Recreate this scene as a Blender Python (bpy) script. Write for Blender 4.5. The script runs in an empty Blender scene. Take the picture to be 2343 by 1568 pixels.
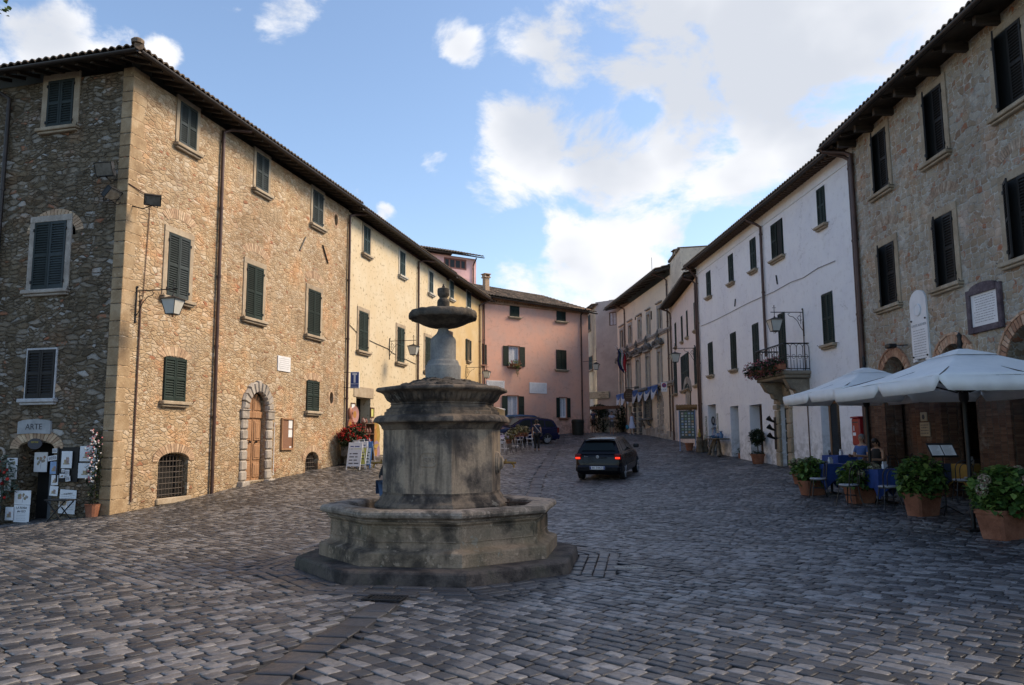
import bpy, bmesh, math, random
import numpy as np
from mathutils import Matrix, Vector, noise
random.seed(7); RN = np.random.default_rng(11)
SC = bpy.context.scene
COL = SC.collection
pi = math.pi; R = math.radians

# ------------------------------------------------------------ camera
F_PX, PITCH, ROLL, EYE = 1786.0, R(7.1), -0.006, 1.6
cm = bpy.data.cameras.new('camera'); cam = bpy.data.objects.new('camera', cm); COL.objects.link(cam)
CM = Matrix.Rotation(pi/2 + PITCH, 3, 'X') @ Matrix.Rotation(ROLL, 3, 'Z')
cam.matrix_world = Matrix.Translation((0, 0, EYE)) @ CM.to_4x4()
cm.sensor_width = 36; cm.lens = 36*F_PX/2342; cm.clip_end = 2000
SC.camera = cam
SC.view_settings.view_transform = 'Standard'; SC.view_settings.look = 'None'
SC.view_settings.exposure = 0.45; SC.view_settings.gamma = 1; SC.view_settings.use_curve_mapping = False
SC.cycles.max_bounces = 6; SC.cycles.use_denoising = True

SUN_EL, SUN_AZ = R(40), R(80)      # azimuth measured from +Y towards +X
# ------------------------------------------------------------ sky
W = bpy.data.worlds.new('World'); SC.world = W; W.use_nodes = True
nt = W.node_tree; nt.nodes.clear()
def wn(t, **k):
    n = nt.nodes.new(t)
    for a, b in k.items(): setattr(n, a, b)
    return n
def wl(a, b): nt.links.new(a, b)
def wm(op, a, b=None, c=None):
    n = wn('ShaderNodeMath', operation=op)
    for i, v in enumerate((a, b, c)):
        if v is None: continue
        if isinstance(v, (int, float)): n.inputs[i].default_value = v
        else: wl(v, n.inputs[i])
    return n.outputs[0]
def sky_ray(px, py):
    d = CM @ Vector((px-1171, 784-py, -F_PX)); return d.normalized()
sky = wn('ShaderNodeTexSky', sky_type='NISHITA', sun_disc=False)
sky.sun_elevation = SUN_EL; sky.sun_rotation = SUN_AZ
sky.air_density = 1.0; sky.dust_density = 1.0; sky.ozone_density = 1.4
tc = wn('ShaderNodeTexCoord'); sep = wn('ShaderNodeSeparateXYZ'); wl(tc.outputs['Generated'], sep.inputs[0])
vm = wn('ShaderNodeMapping'); vm.inputs['Scale'].default_value = (1, 1, 1.5); wl(tc.outputs['Generated'], vm.inputs[0])
n1 = wn('ShaderNodeTexNoise', noise_dimensions='3D'); n1.inputs['Scale'].default_value = 6.5; n1.inputs['Detail'].default_value = 12; n1.inputs['Roughness'].default_value = 0.60; n1.inputs['Distortion'].default_value = 0.25
wl(vm.outputs[0], n1.inputs['Vector'])
n2 = wn('ShaderNodeTexNoise'); n2.inputs['Scale'].default_value = 2.6; n2.inputs['Detail'].default_value = 5; wl(vm.outputs[0], n2.inputs['Vector'])
# broad cloud banks by direction: (azimuth/elevation given through a view ray, angular radius px, weight)
BANK = [(1230,330,190,.50),(1400,380,230,.55),(1560,260,260,.55),(1420,470,170,.45),(1530,520,110,.42),(1760,150,330,.55),(1300,90,190,.42),(1500,60,260,.5),(2000,80,420,.55),(1900,300,260,.5),(1720,400,190,.42),
        (1040,105,85,.30),(985,355,75,.36),(1200,645,130,.48),(1310,640,190,.52),(1450,680,170,.52),(660,40,120,.50),(580,0,120,.3),(110,85,140,.56),(375,125,45,.36),(805,430,45,.48),(880,485,40,.40),(20,120,90,.4),
        (1155,565,45,.28),(900,330,45,.25),(2300,-300,700,.5),(-600,500,500,.3),(1200,-900,500,.3)]
acc = None
for (px, py, rr, wgt) in BANK:
    d = sky_ray(px, py)
    dp = wn('ShaderNodeVectorMath', operation='DISTANCE'); wl(tc.outputs['Generated'], dp.inputs[0]); dp.inputs[1].default_value = d
    mr = wn('ShaderNodeMapRange', interpolation_type='SMOOTHSTEP'); wl(dp.outputs['Value'], mr.inputs[0])
    rad = rr/F_PX
    mr.inputs[1].default_value = rad*1.25; mr.inputs[2].default_value = rad*0.15; mr.inputs[3].default_value = 0; mr.inputs[4].default_value = wgt
    acc = mr.outputs[0] if acc is None else wm('MAXIMUM', acc, mr.outputs[0])
HOLES = [(1190,530,60,.3),(1000,230,90,.3),(820,210,200,.3),(1475,240,50,.22),(1640,600,60,.4),(700,330,180,.3)]
for (px, py, rr, wgt) in HOLES:
    dp = wn('ShaderNodeVectorMath', operation='DISTANCE'); wl(tc.outputs['Generated'], dp.inputs[0]); dp.inputs[1].default_value = sky_ray(px, py)
    mr = wn('ShaderNodeMapRange', interpolation_type='SMOOTHSTEP'); wl(dp.outputs['Value'], mr.inputs[0]); rad = rr/F_PX
    mr.inputs[1].default_value = rad*1.3; mr.inputs[2].default_value = rad*.2; mr.inputs[3].default_value = 0; mr.inputs[4].default_value = wgt
    acc = wm('SUBTRACT', acc, mr.outputs[0])
dens = wm('ADD', wm('MULTIPLY_ADD', n1.outputs[0], 1.7, -0.42), acc)
cm_ = wn('ShaderNodeMapRange', interpolation_type='SMOOTHSTEP'); wl(dens, cm_.inputs[0])
cm_.inputs[1].default_value = 0.65; cm_.inputs[2].default_value = 0.89
# clouds: sunlit white rims, greyer thick middles
thick = wn('ShaderNodeMapRange', interpolation_type='SMOOTHSTEP'); wl(wm('ADD', wm('MULTIPLY_ADD', n2.outputs[0], 1.5, -0.25), acc), thick.inputs[0])
thick.inputs[1].default_value = 0.80; thick.inputs[2].default_value = 1.12
cc = wn('ShaderNodeMixRGB'); wl(thick.outputs[0], cc.inputs[0]); cc.inputs[1].default_value = (7.5, 7.6, 7.9, 1); cc.inputs[2].default_value = (5.2, 5.5, 6.1, 1)
skc = wn('ShaderNodeMixRGB', blend_type='MULTIPLY'); skc.inputs[0].default_value = 1; wl(sky.outputs[0], skc.inputs[1]); skc.inputs[2].default_value = (1.75, 1.75, 1.75, 1)
mx = wn('ShaderNodeMixRGB'); wl(cm_.outputs[0], mx.inputs[0]); wl(skc.outputs[0], mx.inputs[1]); wl(cc.outputs[0], mx.inputs[2])
bg = wn('ShaderNodeBackground'); bg.inputs['Strength'].default_value = 0.1; wl(mx.outputs[0], bg.inputs['Color'])
wo = wn('ShaderNodeOutputWorld'); wl(bg.outputs[0], wo.inputs[0])

# ------------------------------------------------------------ sun (soft, through thin cloud behind the right-hand roofs)
sl = bpy.data.lights.new('sun', 'SUN'); sun = bpy.data.objects.new('sun', sl); COL.objects.link(sun)
sl.energy = 3.9; sl.angle = R(22); sl.color = (1.0, 0.80, 0.56)
sd = Vector((math.sin(SUN_AZ)*math.cos(SUN_EL), math.cos(SUN_AZ)*math.cos(SUN_EL), math.sin(SUN_EL)))
sun.rotation_euler = sd.to_track_quat('Z', 'Y').to_euler()

# ------------------------------------------------------------ mesh helpers
class MB:
    def __init__(s): s.v = []; s.f = []; s.c = []; s.m = []
    def add(s, vs, fs, c=.5, m=0):
        n = len(s.v); s.v += [tuple(p) for p in vs]
        s.c += (list(c) if isinstance(c, (list, tuple)) else [c]*len(vs))
        s.f += [tuple(i+n for i in f) for f in fs]; s.m += [m]*len(fs)
    def box(s, x0, x1, y0, y1, z0, z1, c=.5, m=0):
        s.add([(x0,y0,z0),(x1,y0,z0),(x1,y1,z0),(x0,y1,z0),(x0,y0,z1),(x1,y0,z1),(x1,y1,z1),(x0,y1,z1)],
              [(0,3,2,1),(4,5,6,7),(0,1,5,4),(1,2,6,5),(2,3,7,6),(3,0,4,7)], c, m)
    def bbox(s, x0, x1, y0, y1, z0, z1, b=.01, c=.5, m=0):   # box whose edges are chamfered
        b = min(b, (x1-x0)/2.2, (y1-y0)/2.2, (z1-z0)/2.2); X=(x0,x1); Y=(y0,y1); Z=(z0,z1); vs=[]; ix={}
        for i in (0,1):
            for j in (0,1):
                for k in (0,1):
                    sx, sy, sz = (b if i==0 else -b), (b if j==0 else -b), (b if k==0 else -b)
                    for a,p in enumerate(((X[i],Y[j]+sy,Z[k]+sz),(X[i]+sx,Y[j],Z[k]+sz),(X[i]+sx,Y[j]+sy,Z[k]))):
                        ix[i,j,k,a]=len(vs); vs.append(p)
        F=[]
        for i in (0,1): F.append([ix[i,j,k,0] for j,k in ((0,0),(1,0),(1,1),(0,1))][::(1 if i else -1)])
        for j in (0,1): F.append([ix[i,j,k,1] for i,k in ((0,0),(1,0),(1,1),(0,1))][::(-1 if j else 1)])
        for k in (0,1): F.append([ix[i,j,k,2] for i,j in ((0,0),(1,0),(1,1),(0,1))][::(1 if k else -1)])
        for j in (0,1):
            for k in (0,1): F.append([ix[0,j,k,1],ix[1,j,k,1],ix[1,j,k,2],ix[0,j,k,2]])
        for i in (0,1):
            for k in (0,1): F.append([ix[i,0,k,0],ix[i,1,k,0],ix[i,1,k,2],ix[i,0,k,2]])
        for i in (0,1):
            for j in (0,1): F.append([ix[i,j,0,0],ix[i,j,1,0],ix[i,j,1,1],ix[i,j,0,1]])
        for key in [(i,j,k) for i in (0,1) for j in (0,1) for k in (0,1)]: F.append([ix[key+(0,)],ix[key+(1,)],ix[key+(2,)]])
        s.add(vs, F, c, m)
    def quad(s, a, b, c_, d, c=.5, m=0): s.add([a,b,c_,d], [(0,1,2,3)], c, m)
    def tube(s, pts, r, n=8, c=.5, m=0, cap=True):
        pts = [Vector(p) for p in pts]; rs = r if isinstance(r, (list,tuple)) else [r]*len(pts)
        vs=[]; fs=[]; up=None
        for i,p in enumerate(pts):
            t = (pts[min(i+1,len(pts)-1)]-pts[max(i-1,0)]).normalized()
            if up is None: up = Vector((0,0,1)) if abs(t.z)<.9 else Vector((1,0,0))
            a = t.cross(up)
            if a.length<1e-4: a = t.cross(Vector((0,1,0)))
            a.normalize(); b = a.cross(t).normalized(); up = b
            for k in range(n):
                q = 2*pi*k/n; vs.append(p + (a*math.cos(q)+b*math.sin(q))*rs[i])
        for i in range(len(pts)-1):
            for k in range(n):
                fs.append((i*n+k, i*n+(k+1)%n, (i+1)*n+(k+1)%n, (i+1)*n+k))
        if cap: fs += [tuple(range(n)), tuple(range((len(pts)-1)*n, len(pts)*n))[::-1]]
        s.add(vs, fs, c, m)
    def lathe(s, prof, n=24, c=.5, m=0, loc=(0,0,0), phase=0, rmod=None):   # prof: (r,z) list
        vs=[]; fs=[]
        for (r,z) in prof:
            for k in range(n):
                q=2*pi*k/n+phase; rr = r*(rmod(k,r,z) if rmod else 1)
                vs.append((loc[0]+rr*math.cos(q), loc[1]+rr*math.sin(q), loc[2]+z))
        for i in range(len(prof)-1):
            for k in range(n): fs.append((i*n+k, i*n+(k+1)%n, (i+1)*n+(k+1)%n, (i+1)*n+k))
        if prof[0][0]>1e-3: fs.append(tuple(range(n))[::-1])
        if prof[-1][0]>1e-3: fs.append(tuple(range((len(prof)-1)*n, len(prof)*n)))
        s.add(vs, fs, c, m)
    def prism(s, poly, y0, y1, c=.5, m=0):     # polygon in (x,z) extruded along y
        n=len(poly); vs=[(x,y0,z) for x,z in poly]+[(x,y1,z) for x,z in poly]
        s.add(vs, [tuple(range(n)), tuple(range(n,2*n))[::-1]]+[(i,i+n,(i+1)%n+n,(i+1)%n) for i in range(n)], c, m)
    def ico(s, c0, r, c=.5, m=0, n=8, k=5, jit=0):
        prof=[(max(1e-4,math.sin(pi*i/k)),-math.cos(pi*i/k)) for i in range(k+1)]
        rx,ry,rz = r if isinstance(r,(list,tuple)) else (r,r,r); vs=[];fs=[]
        for (a,z) in prof:
            for q in range(n):
                t=2*pi*q/n; j=1+random.uniform(-jit,jit); vs.append((c0[0]+rx*a*math.cos(t)*j, c0[1]+ry*a*math.sin(t)*j, c0[2]+rz*z*j))
        for i in range(k):
            for q in range(n): fs.append((i*n+q, i*n+(q+1)%n, (i+1)*n+(q+1)%n, (i+1)*n+q))
        s.add(vs, fs, c, m)
    def xf(s, M, start=0):
        for i in range(start, len(s.v)): s.v[i] = tuple(M @ Vector(s.v[i]))
    def build(s, name, mat, parent=None, loc=None, smooth=False, rot=None, weld=False):
        me = bpy.data.meshes.new(name); me.from_pydata(s.v, [], s.f)
        at = me.attributes.new('v', 'FLOAT', 'POINT'); at.data.foreach_set('value', s.c)
        mats = mat if isinstance(mat, (list,tuple)) else [mat]
        for q in mats: me.materials.append(q)
        if len(mats)>1: me.polygons.foreach_set('material_index', s.m)
        if smooth is True: me.polygons.foreach_set('use_smooth', [True]*len(s.f))
        elif smooth:
            me.polygons.foreach_set('use_smooth', [True]*len(s.f)); me.set_sharp_from_angle(angle=R(smooth))
        if weld:
            bm=bmesh.new(); bm.from_mesh(me); bmesh.ops.remove_doubles(bm,verts=bm.verts,dist=.0005); bm.to_mesh(me); bm.free()
        me.update(); o = bpy.data.objects.new(name, me); COL.objects.link(o)
        if parent is not None: o.parent = parent
        if loc is not None: o.location = loc
        if rot is not None: o.rotation_euler = rot
        return o
def tag(o, label=None, cat=None, group=None, kind=None):
    if label: o['label'] = label
    if cat: o['category'] = cat
    if group: o['group'] = group
    if kind: o['kind'] = kind
    return o
def thing(name, label, cat, loc=(0,0,0), rz=0, group=None):
    o = bpy.data.objects.new(name, None); o.empty_display_size=.2; COL.objects.link(o)
    o.location = loc; o.rotation_euler = (0,0,rz); return tag(o, label, cat, group)
def dup(root, loc, rz, label=None):
    r = root.copy(); COL.objects.link(r); r.location = loc; r.rotation_euler = (0,0,rz)
    if label: r['label'] = label
    for ch in list(root.children):
        c = ch.copy(); COL.objects.link(c); c.parent = r
        for g in ch.children:
            d = g.copy(); COL.objects.link(d); d.parent = c
    return r
def text(s, size, parent, mat, loc, rot=(pi/2,0,0), ext=.002, align='CENTER', name='lettering', sx=1):
    cu = bpy.data.curves.new('t','FONT'); cu.body = s; cu.size = size; cu.extrude = ext; cu.align_x = align; cu.align_y='CENTER'; cu.resolution_u=2
    to = bpy.data.objects.new('t', cu); COL.objects.link(to)
    me = bpy.data.meshes.new_from_object(to); bpy.data.objects.remove(to); bpy.data.curves.remove(cu)
    me.materials.clear(); me.materials.append(mat)
    o = bpy.data.objects.new(name, me); COL.objects.link(o); o.parent = parent; o.location = loc; o.rotation_euler = rot; o.scale=(sx,1,1)
    return o

# ------------------------------------------------------------ materials
MATS = {}
def newmat(name):
    m = bpy.data.materials.new(name); m.use_nodes = True; t = m.node_tree; b = t.nodes['Principled BSDF']
    return m, t, b
class NT:
    def __init__(s, t): s.t=t
    def n(s, ty, **k):
        x = s.t.nodes.new(ty)
        for a,b in k.items(): setattr(x,a,b)
        return x
    def l(s,a,b): s.t.links.new(a,b)
    def m(s, op, a, b=None, c=None):
        x = s.n('ShaderNodeMath', operation=op)
        for i,v in enumerate((a,b,c)):
            if v is None: continue
            if isinstance(v,(int,float)): x.inputs[i].default_value=v
            else: s.l(v,x.inputs[i])
        return x.outputs[0]
    def mr(s, v, a, b, c=0, d=1, sm=True):
        x = s.n('ShaderNodeMapRange', interpolation_type='SMOOTHSTEP' if sm else 'LINEAR'); s.l(v,x.inputs[0])
        for i,q in enumerate((a,b,c,d)): x.inputs[i+1].default_value=q
        return x.outputs[0]
    def mix(s, f, a, b, mode='MIX'):
        x = s.n('ShaderNodeMixRGB', blend_type=mode)
        for i,v in enumerate((f,a,b)):
            if isinstance(v,(int,float)): x.inputs[i].default_value=v
            elif isinstance(v,(tuple,list)): x.inputs[i].default_value=(*v[:3],1)
            else: s.l(v,x.inputs[i])
        return x.outputs[0]
    def ramp(s, v, stops, const=False):
        x = s.n('ShaderNodeValToRGB'); s.l(v,x.inputs[0]); e=x.color_ramp.elements
        if const: x.color_ramp.interpolation='CONSTANT'
        while len(e)<len(stops): e.new(.5)
        for i,(p,c) in enumerate(stops): e[i].position=p; e[i].color=(*c,1)
        return x.outputs[0]
    def noise(s, v, sc, det=4, rough=.55, dist=0):
        x = s.n('ShaderNodeTexNoise'); x.inputs['Scale'].default_value=sc; x.inputs['Detail'].default_value=det; x.inputs['Roughness'].default_value=rough; x.inputs['Distortion'].default_value=dist
        if v is not None: s.l(v,x.inputs['Vector'])
        return x
    def bump(s, h, st, dist, b):
        x = s.n('ShaderNodeBump'); x.inputs['Strength'].default_value=st; x.inputs['Distance'].default_value=dist; s.l(h,x.inputs['Height']); s.l(x.outputs[0], b.inputs['Normal'])
def wallvec(g, sx=1, sz=1, warp=0):
    """facade coordinates: x+y along the wall, z up, in metres"""
    tc=g.n('ShaderNodeTexCoord'); sp=g.n('ShaderNodeSeparateXYZ'); g.l(tc.outputs['Object'],sp.inputs[0])
    u=g.m('ADD',sp.outputs[0],sp.outputs[1]); cb=g.n('ShaderNodeCombineXYZ'); g.l(u,cb.inputs[0]); g.l(sp.outputs[2],cb.inputs[1])
    raw=cb.outputs[0]; v=raw
    if warp:
        nz=g.noise(raw,1.7,3); sub=g.n('ShaderNodeVectorMath',operation='SUBTRACT'); g.l(nz.outputs['Color'],sub.inputs[0]); sub.inputs[1].default_value=(.5,.5,.5)
        sc=g.n('ShaderNodeVectorMath',operation='SCALE'); g.l(sub.outputs[0],sc.inputs[0]); sc.inputs['Scale'].default_value=warp
        ad=g.n('ShaderNodeVectorMath',operation='ADD'); g.l(raw,ad.inputs[0]); g.l(sc.outputs[0],ad.inputs[1]); v=ad.outputs[0]
    mp=g.n('ShaderNodeVectorMath',operation='MULTIPLY'); g.l(v,mp.inputs[0]); mp.inputs[1].default_value=(sx,sz,1)
    return raw, mp.outputs[0], sp
def m_plain(name, col, rough=.7, var=.12, sc=6, metal=0, bump=0, spec=.5, attr=0, emit=0, objvar=0):
    if name in MATS: return MATS[name]
    m,t,b = newmat(name); g=NT(t); tc=g.n('ShaderNodeTexCoord')
    n=g.noise(tc.outputs['Object'],sc,5); f=g.mr(n.outputs[0],.3,.7,1-var,1+var)
    hs=g.n('ShaderNodeHueSaturation'); hs.inputs['Color'].default_value=(*col,1); g.l(f,hs.inputs['Value']); c=hs.outputs[0]
    if attr:
        a=g.n('ShaderNodeAttribute',attribute_name='v'); h2=g.n('ShaderNodeHueSaturation'); g.l(c,h2.inputs['Color']); g.l(g.mr(a.outputs['Fac'],0,1,1-attr,1+attr,False),h2.inputs['Value']); c=h2.outputs[0]
    if objvar:
        oi=g.n('ShaderNodeObjectInfo'); h3=g.n('ShaderNodeHueSaturation'); g.l(c,h3.inputs['Color']); g.l(g.mr(oi.outputs['Random'],0,1,1-objvar,1+objvar*1.8,False),h3.inputs['Value']); g.l(g.mr(oi.outputs['Random'],0,1,.47,.53,False),h3.inputs['Hue']); c=h3.outputs[0]
    g.l(c,b.inputs['Base Color']); b.inputs['Roughness'].default_value=rough; b.inputs['Metallic'].default_value=metal; b.inputs['Specular IOR Level'].default_value=spec
    if bump: g.bump(n.outputs[0],bump,.01,b)
    if emit: g.l(c,b.inputs['Emission Color']); b.inputs['Emission Strength'].default_value=emit
    MATS[name]=m; return m
def m_rubble(name, stones, mortar, sx=4.2, sz=8.5, edge=.09, cheb=False, bump=.9, tint=(1,1,1), brick=.0, warp=.14, rand=.9, mottle=1.0, two=0, patch=.6, holes=.75):
    m,t,b = newmat(name); g=NT(t); raw,v,sp = wallvec(g,sx,sz,warp)
    def vor(vec, feat, metric='EUCLIDEAN'):
        x=g.n('ShaderNodeTexVoronoi',voronoi_dimensions='2D',feature=feat)
        if feat!='DISTANCE_TO_EDGE': x.distance=metric
        x.inputs['Randomness'].default_value=rand; x.inputs['Scale'].default_value=1; g.l(vec,x.inputs['Vector']); return x
    if cheb:
        a=vor(v,'F1','CHEBYCHEV'); f2=vor(v,'F2','CHEBYCHEV'); d=g.m('SUBTRACT',f2.outputs['Distance'],a.outputs['Distance'])
    else:
        a=vor(v,'F1'); d=vor(v,'DISTANCE_TO_EDGE').outputs['Distance']
    acol=a.outputs['Color']
    if two:
        m2=g.n('ShaderNodeVectorMath',operation='MULTIPLY'); g.l(v,m2.inputs[0]); m2.inputs[1].default_value=(two,two*.85,1); b1=vor(m2.outputs[0],'F1')
        d2=vor(m2.outputs[0],'DISTANCE_TO_EDGE').outputs['Distance'] if not cheb else g.m('SUBTRACT',vor(m2.outputs[0],'F2','CHEBYCHEV').outputs['Distance'],vor(m2.outputs[0],'F1','CHEBYCHEV').outputs['Distance'])
        sel=g.mr(g.noise(raw,1.3,4,.6).outputs[0],.50,.53); acol=g.mix(sel,acol,b1.outputs['Color']); mm=g.n('ShaderNodeMix'); g.l(sel,mm.inputs[0]); g.l(d,mm.inputs[2]); g.l(d2,mm.inputs[3]); d=mm.outputs[0]
    sc=g.n('ShaderNodeSeparateColor'); g.l(acol,sc.inputs[0])
    fine=g.noise(raw,26,5,.65); med=g.noise(raw,5,4,.6); big=g.noise(raw,.45,4,.6)
    c=g.ramp(sc.outputs[0],stones)
    c=g.mix(g.mr(sc.outputs[1],.0,1,.0,.45),c,(stones[len(stones)//2][1]))
    if brick:
        c=g.mix(g.m('MULTIPLY',g.mr(sc.outputs[2],1-brick,1-brick+.02),g.mr(med.outputs[0],.42,.6)),c,(.36,.17,.10))
    c=g.mix(g.mr(fine.outputs[0],.3,.7,.0,.5*mottle),c,g.mix(1,c,(.62,.60,.58),'MULTIPLY'))
    dd=g.m('ADD',d,g.mr(fine.outputs[0],.3,.7,-.05,.05))
    me=g.mr(dd,edge*.45,edge)
    mort=g.mix(g.mr(med.outputs[0],.35,.65),mortar,[q*.72 for q in mortar])
    # flush pointing in places swallows whole stones
    plastered=g.mr(g.noise(raw,1.1,5,.6).outputs[0],.50,.68)
    me2=g.m('MULTIPLY',me,g.m('SUBTRACT',1,g.m('MULTIPLY',plastered,.75)))
    c=g.mix(me2,mort,c)
    hole=g.mr(dd,.0,edge*.30,1,0); hole=g.m('MULTIPLY',hole,g.mr(med.outputs[0],.40,.62))
    c=g.mix(g.m('MULTIPLY',hole,holes),c,(.035,.028,.022))
    c=g.mix(1,c,g.ramp(big.outputs[0],[(.32,(.80,.78,.76)),(.5,(1,1,1)),(.68,(1.12,1.08,1.0))]),'MULTIPLY')
    pk=g.noise(raw,.9,6,.65); c=g.mix(g.m('MULTIPLY',g.mr(pk.outputs[0],.50,.66),patch),c,g.mix(1,c,(1.12,.86,.74),'MULTIPLY')); c=g.mix(g.m('MULTIPLY',g.mr(pk.outputs[0],.30,.42,1,0),patch),c,g.mix(.5,c,(.50,.46,.38)))
    sv=g.n('ShaderNodeVectorMath',operation='MULTIPLY'); g.l(raw,sv.inputs[0]); sv.inputs[1].default_value=(3.0,.22,1); sn=g.noise(sv.outputs[0],1,5,.6); c=g.mix(g.m('MULTIPLY',g.mr(sn.outputs[0],.52,.72),.35),c,g.mix(1,c,(.62,.58,.55),'MULTIPLY'))
    dl=g.m('MULTIPLY',g.mr(sp.outputs[2],.2,1.6,1,0),g.mr(med.outputs[0],.35,.6)); c=g.mix(g.m('MULTIPLY',dl,.45),c,g.mix(1,c,(.5,.47,.43),'MULTIPLY'))
    c=g.mix(1,c,tint,'MULTIPLY')
    g.l(c,b.inputs['Base Color']); b.inputs['Roughness'].default_value=.92; b.inputs['Specular IOR Level'].default_value=.2
    dome=g.m('MULTIPLY',g.mr(dd,0,edge*2.6),g.mr(sc.outputs[1],0,1,.45,1,False))
    h=g.m('ADD',dome,g.m('MULTIPLY',fine.outputs[0],.45)); h=g.m('SUBTRACT',h,g.m('MULTIPLY',hole,.5))
    g.bump(h,bump,.05,b); MATS[name]=m; return m
def m_plaster(name, col, stain=(.55,.5,.45), amt=.35, base_dirt=.4, pits=.0, col2=None, fade=.12, z0=.5):
    m,t,b = newmat(name); g=NT(t); raw,v,sp=wallvec(g)
    big=g.noise(raw,.7,6,.62); med=g.noise(raw,3.5,6,.65); fine=g.noise(raw,40,3)
    st=g.n('ShaderNodeVectorMath',operation='MULTIPLY'); g.l(raw,st.inputs[0]); st.inputs[1].default_value=(5,.45,1); streak=g.noise(st.outputs[0],1,5,.6)
    c=g.mix(g.mr(big.outputs[0],.38,.66,0,1),col,col2 or [q*(1-fade*1.6) for q in col])
    c=g.mix(g.m('MULTIPLY',g.mr(med.outputs[0],.5,.75),amt),c,stain)
    c=g.mix(g.m('MULTIPLY',g.mr(streak.outputs[0],.55,.8),amt*.5),c,stain)
    low=g.m('MULTIPLY',g.mr(sp.outputs[2],z0+.3,z0+1.7,1,0),g.mr(med.outputs[0],.38,.62)); c=g.mix(g.m('MULTIPLY',low,base_dirt),c,[q*.45 for q in stain])
    h=g.m('ADD',g.m('MULTIPLY',med.outputs[0],.7),g.m('MULTIPLY',fine.outputs[0],.25))
    crk=g.n('ShaderNodeTexVoronoi',voronoi_dimensions='2D',feature='DISTANCE_TO_EDGE'); wv=g.n('ShaderNodeVectorMath',operation='ADD'); ws=g.n('ShaderNodeVectorMath',operation='SCALE'); g.l(g.noise(raw,1.6,6,.7).outputs['Color'],ws.inputs[0]); ws.inputs['Scale'].default_value=1.1; g.l(raw,wv.inputs[0]); g.l(ws.outputs[0],wv.inputs[1]); g.l(wv.outputs[0],crk.inputs['Vector']); crk.inputs['Scale'].default_value=.33
    cl=g.m('MULTIPLY',g.mr(crk.outputs['Distance'],.0,.006,1,0),g.mr(big.outputs[0],.46,.56)); c=g.mix(g.m('MULTIPLY',cl,.55),c,[q*.5 for q in stain])
    if pits:
        pn=g.noise(raw,7,3,.5); pt=g.mr(pn.outputs[0],.60,.68); c=g.mix(g.m('MULTIPLY',pt,pits),c,[q*.42 for q in stain]); h=g.m('SUBTRACT',h,g.m('MULTIPLY',pt,.5))
    g.l(c,b.inputs['Base Color']); b.inputs['Roughness'].default_value=.93; b.inputs['Specular IOR Level'].default_value=.2
    g.bump(h,.35,.03,b); MATS[name]=m; return m
def m_stone(name, cols, sc=2.2, pale=.3, rough=.85, bump=.5, streak=0, attr=.0, moss=0, lichen=0, edge=0, sharp=0):
    """weathered dressed stone: blotches, lichen, run-off streaks"""
    m,t,b=newmat(name); g=NT(t); tc=g.n('ShaderNodeTexCoord'); o=tc.outputs['Object']
    big=g.noise(o,sc,7,.62,.2); fine=g.noise(o,38,4,.6); med=g.noise(o,sc*4.5,5,.6)
    c=g.ramp(big.outputs[0],[(.30+sharp,cols[0]),(.47,cols[1]),(.62-sharp,cols[2])])
    if streak:
        s=g.n('ShaderNodeVectorMath',operation='MULTIPLY'); g.l(o,s.inputs[0]); s.inputs[1].default_value=(6,6,.5); sn=g.noise(s.outputs[0],1,5,.6)
        c=g.mix(g.m('MULTIPLY',g.mr(sn.outputs[0],.42,.68),streak),c,cols[0])
        s2=g.mr(sn.outputs[0],.30,.40,1,0); c=g.mix(g.m('MULTIPLY',s2,streak*.6),c,cols[2])
    c=g.mix(g.m('MULTIPLY',g.mr(med.outputs[0],.60,.645),pale),c,[min(1,q*1.7+.05) for q in cols[2]])
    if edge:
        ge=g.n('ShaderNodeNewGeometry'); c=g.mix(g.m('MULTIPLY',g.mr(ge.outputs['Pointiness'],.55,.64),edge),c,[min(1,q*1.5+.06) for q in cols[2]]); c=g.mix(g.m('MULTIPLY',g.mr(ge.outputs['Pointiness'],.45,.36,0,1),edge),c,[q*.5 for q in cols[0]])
    if lichen: ln=g.noise(o,2.6,4,.75); c=g.mix(g.m('MULTIPLY',g.mr(ln.outputs[0],.63,.66),lichen),c,(.36,.32,.26))
    c=g.mix(g.mr(fine.outputs[0],.35,.7,0,.4),c,g.mix(1,c,(.5,.5,.5),'MULTIPLY'))
    if moss: c=g.mix(g.m('MULTIPLY',g.mr(g.noise(o,1.3,5).outputs[0],.5,.62),moss),c,(.035,.045,.02))
    if attr:
        a=g.n('ShaderNodeAttribute',attribute_name='v'); h2=g.n('ShaderNodeHueSaturation'); g.l(c,h2.inputs['Color']); g.l(g.mr(a.outputs['Fac'],0,1,1-attr,1+attr,False),h2.inputs['Value']); c=h2.outputs[0]
    g.l(c,b.inputs['Base Color']); b.inputs['Roughness'].default_value=rough; b.inputs['Specular IOR Level'].default_value=.3
    g.bump(g.m('ADD',med.outputs[0],g.m('MULTIPLY',fine.outputs[0],.6)),bump,.02,b); MATS[name]=m; return m
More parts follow.
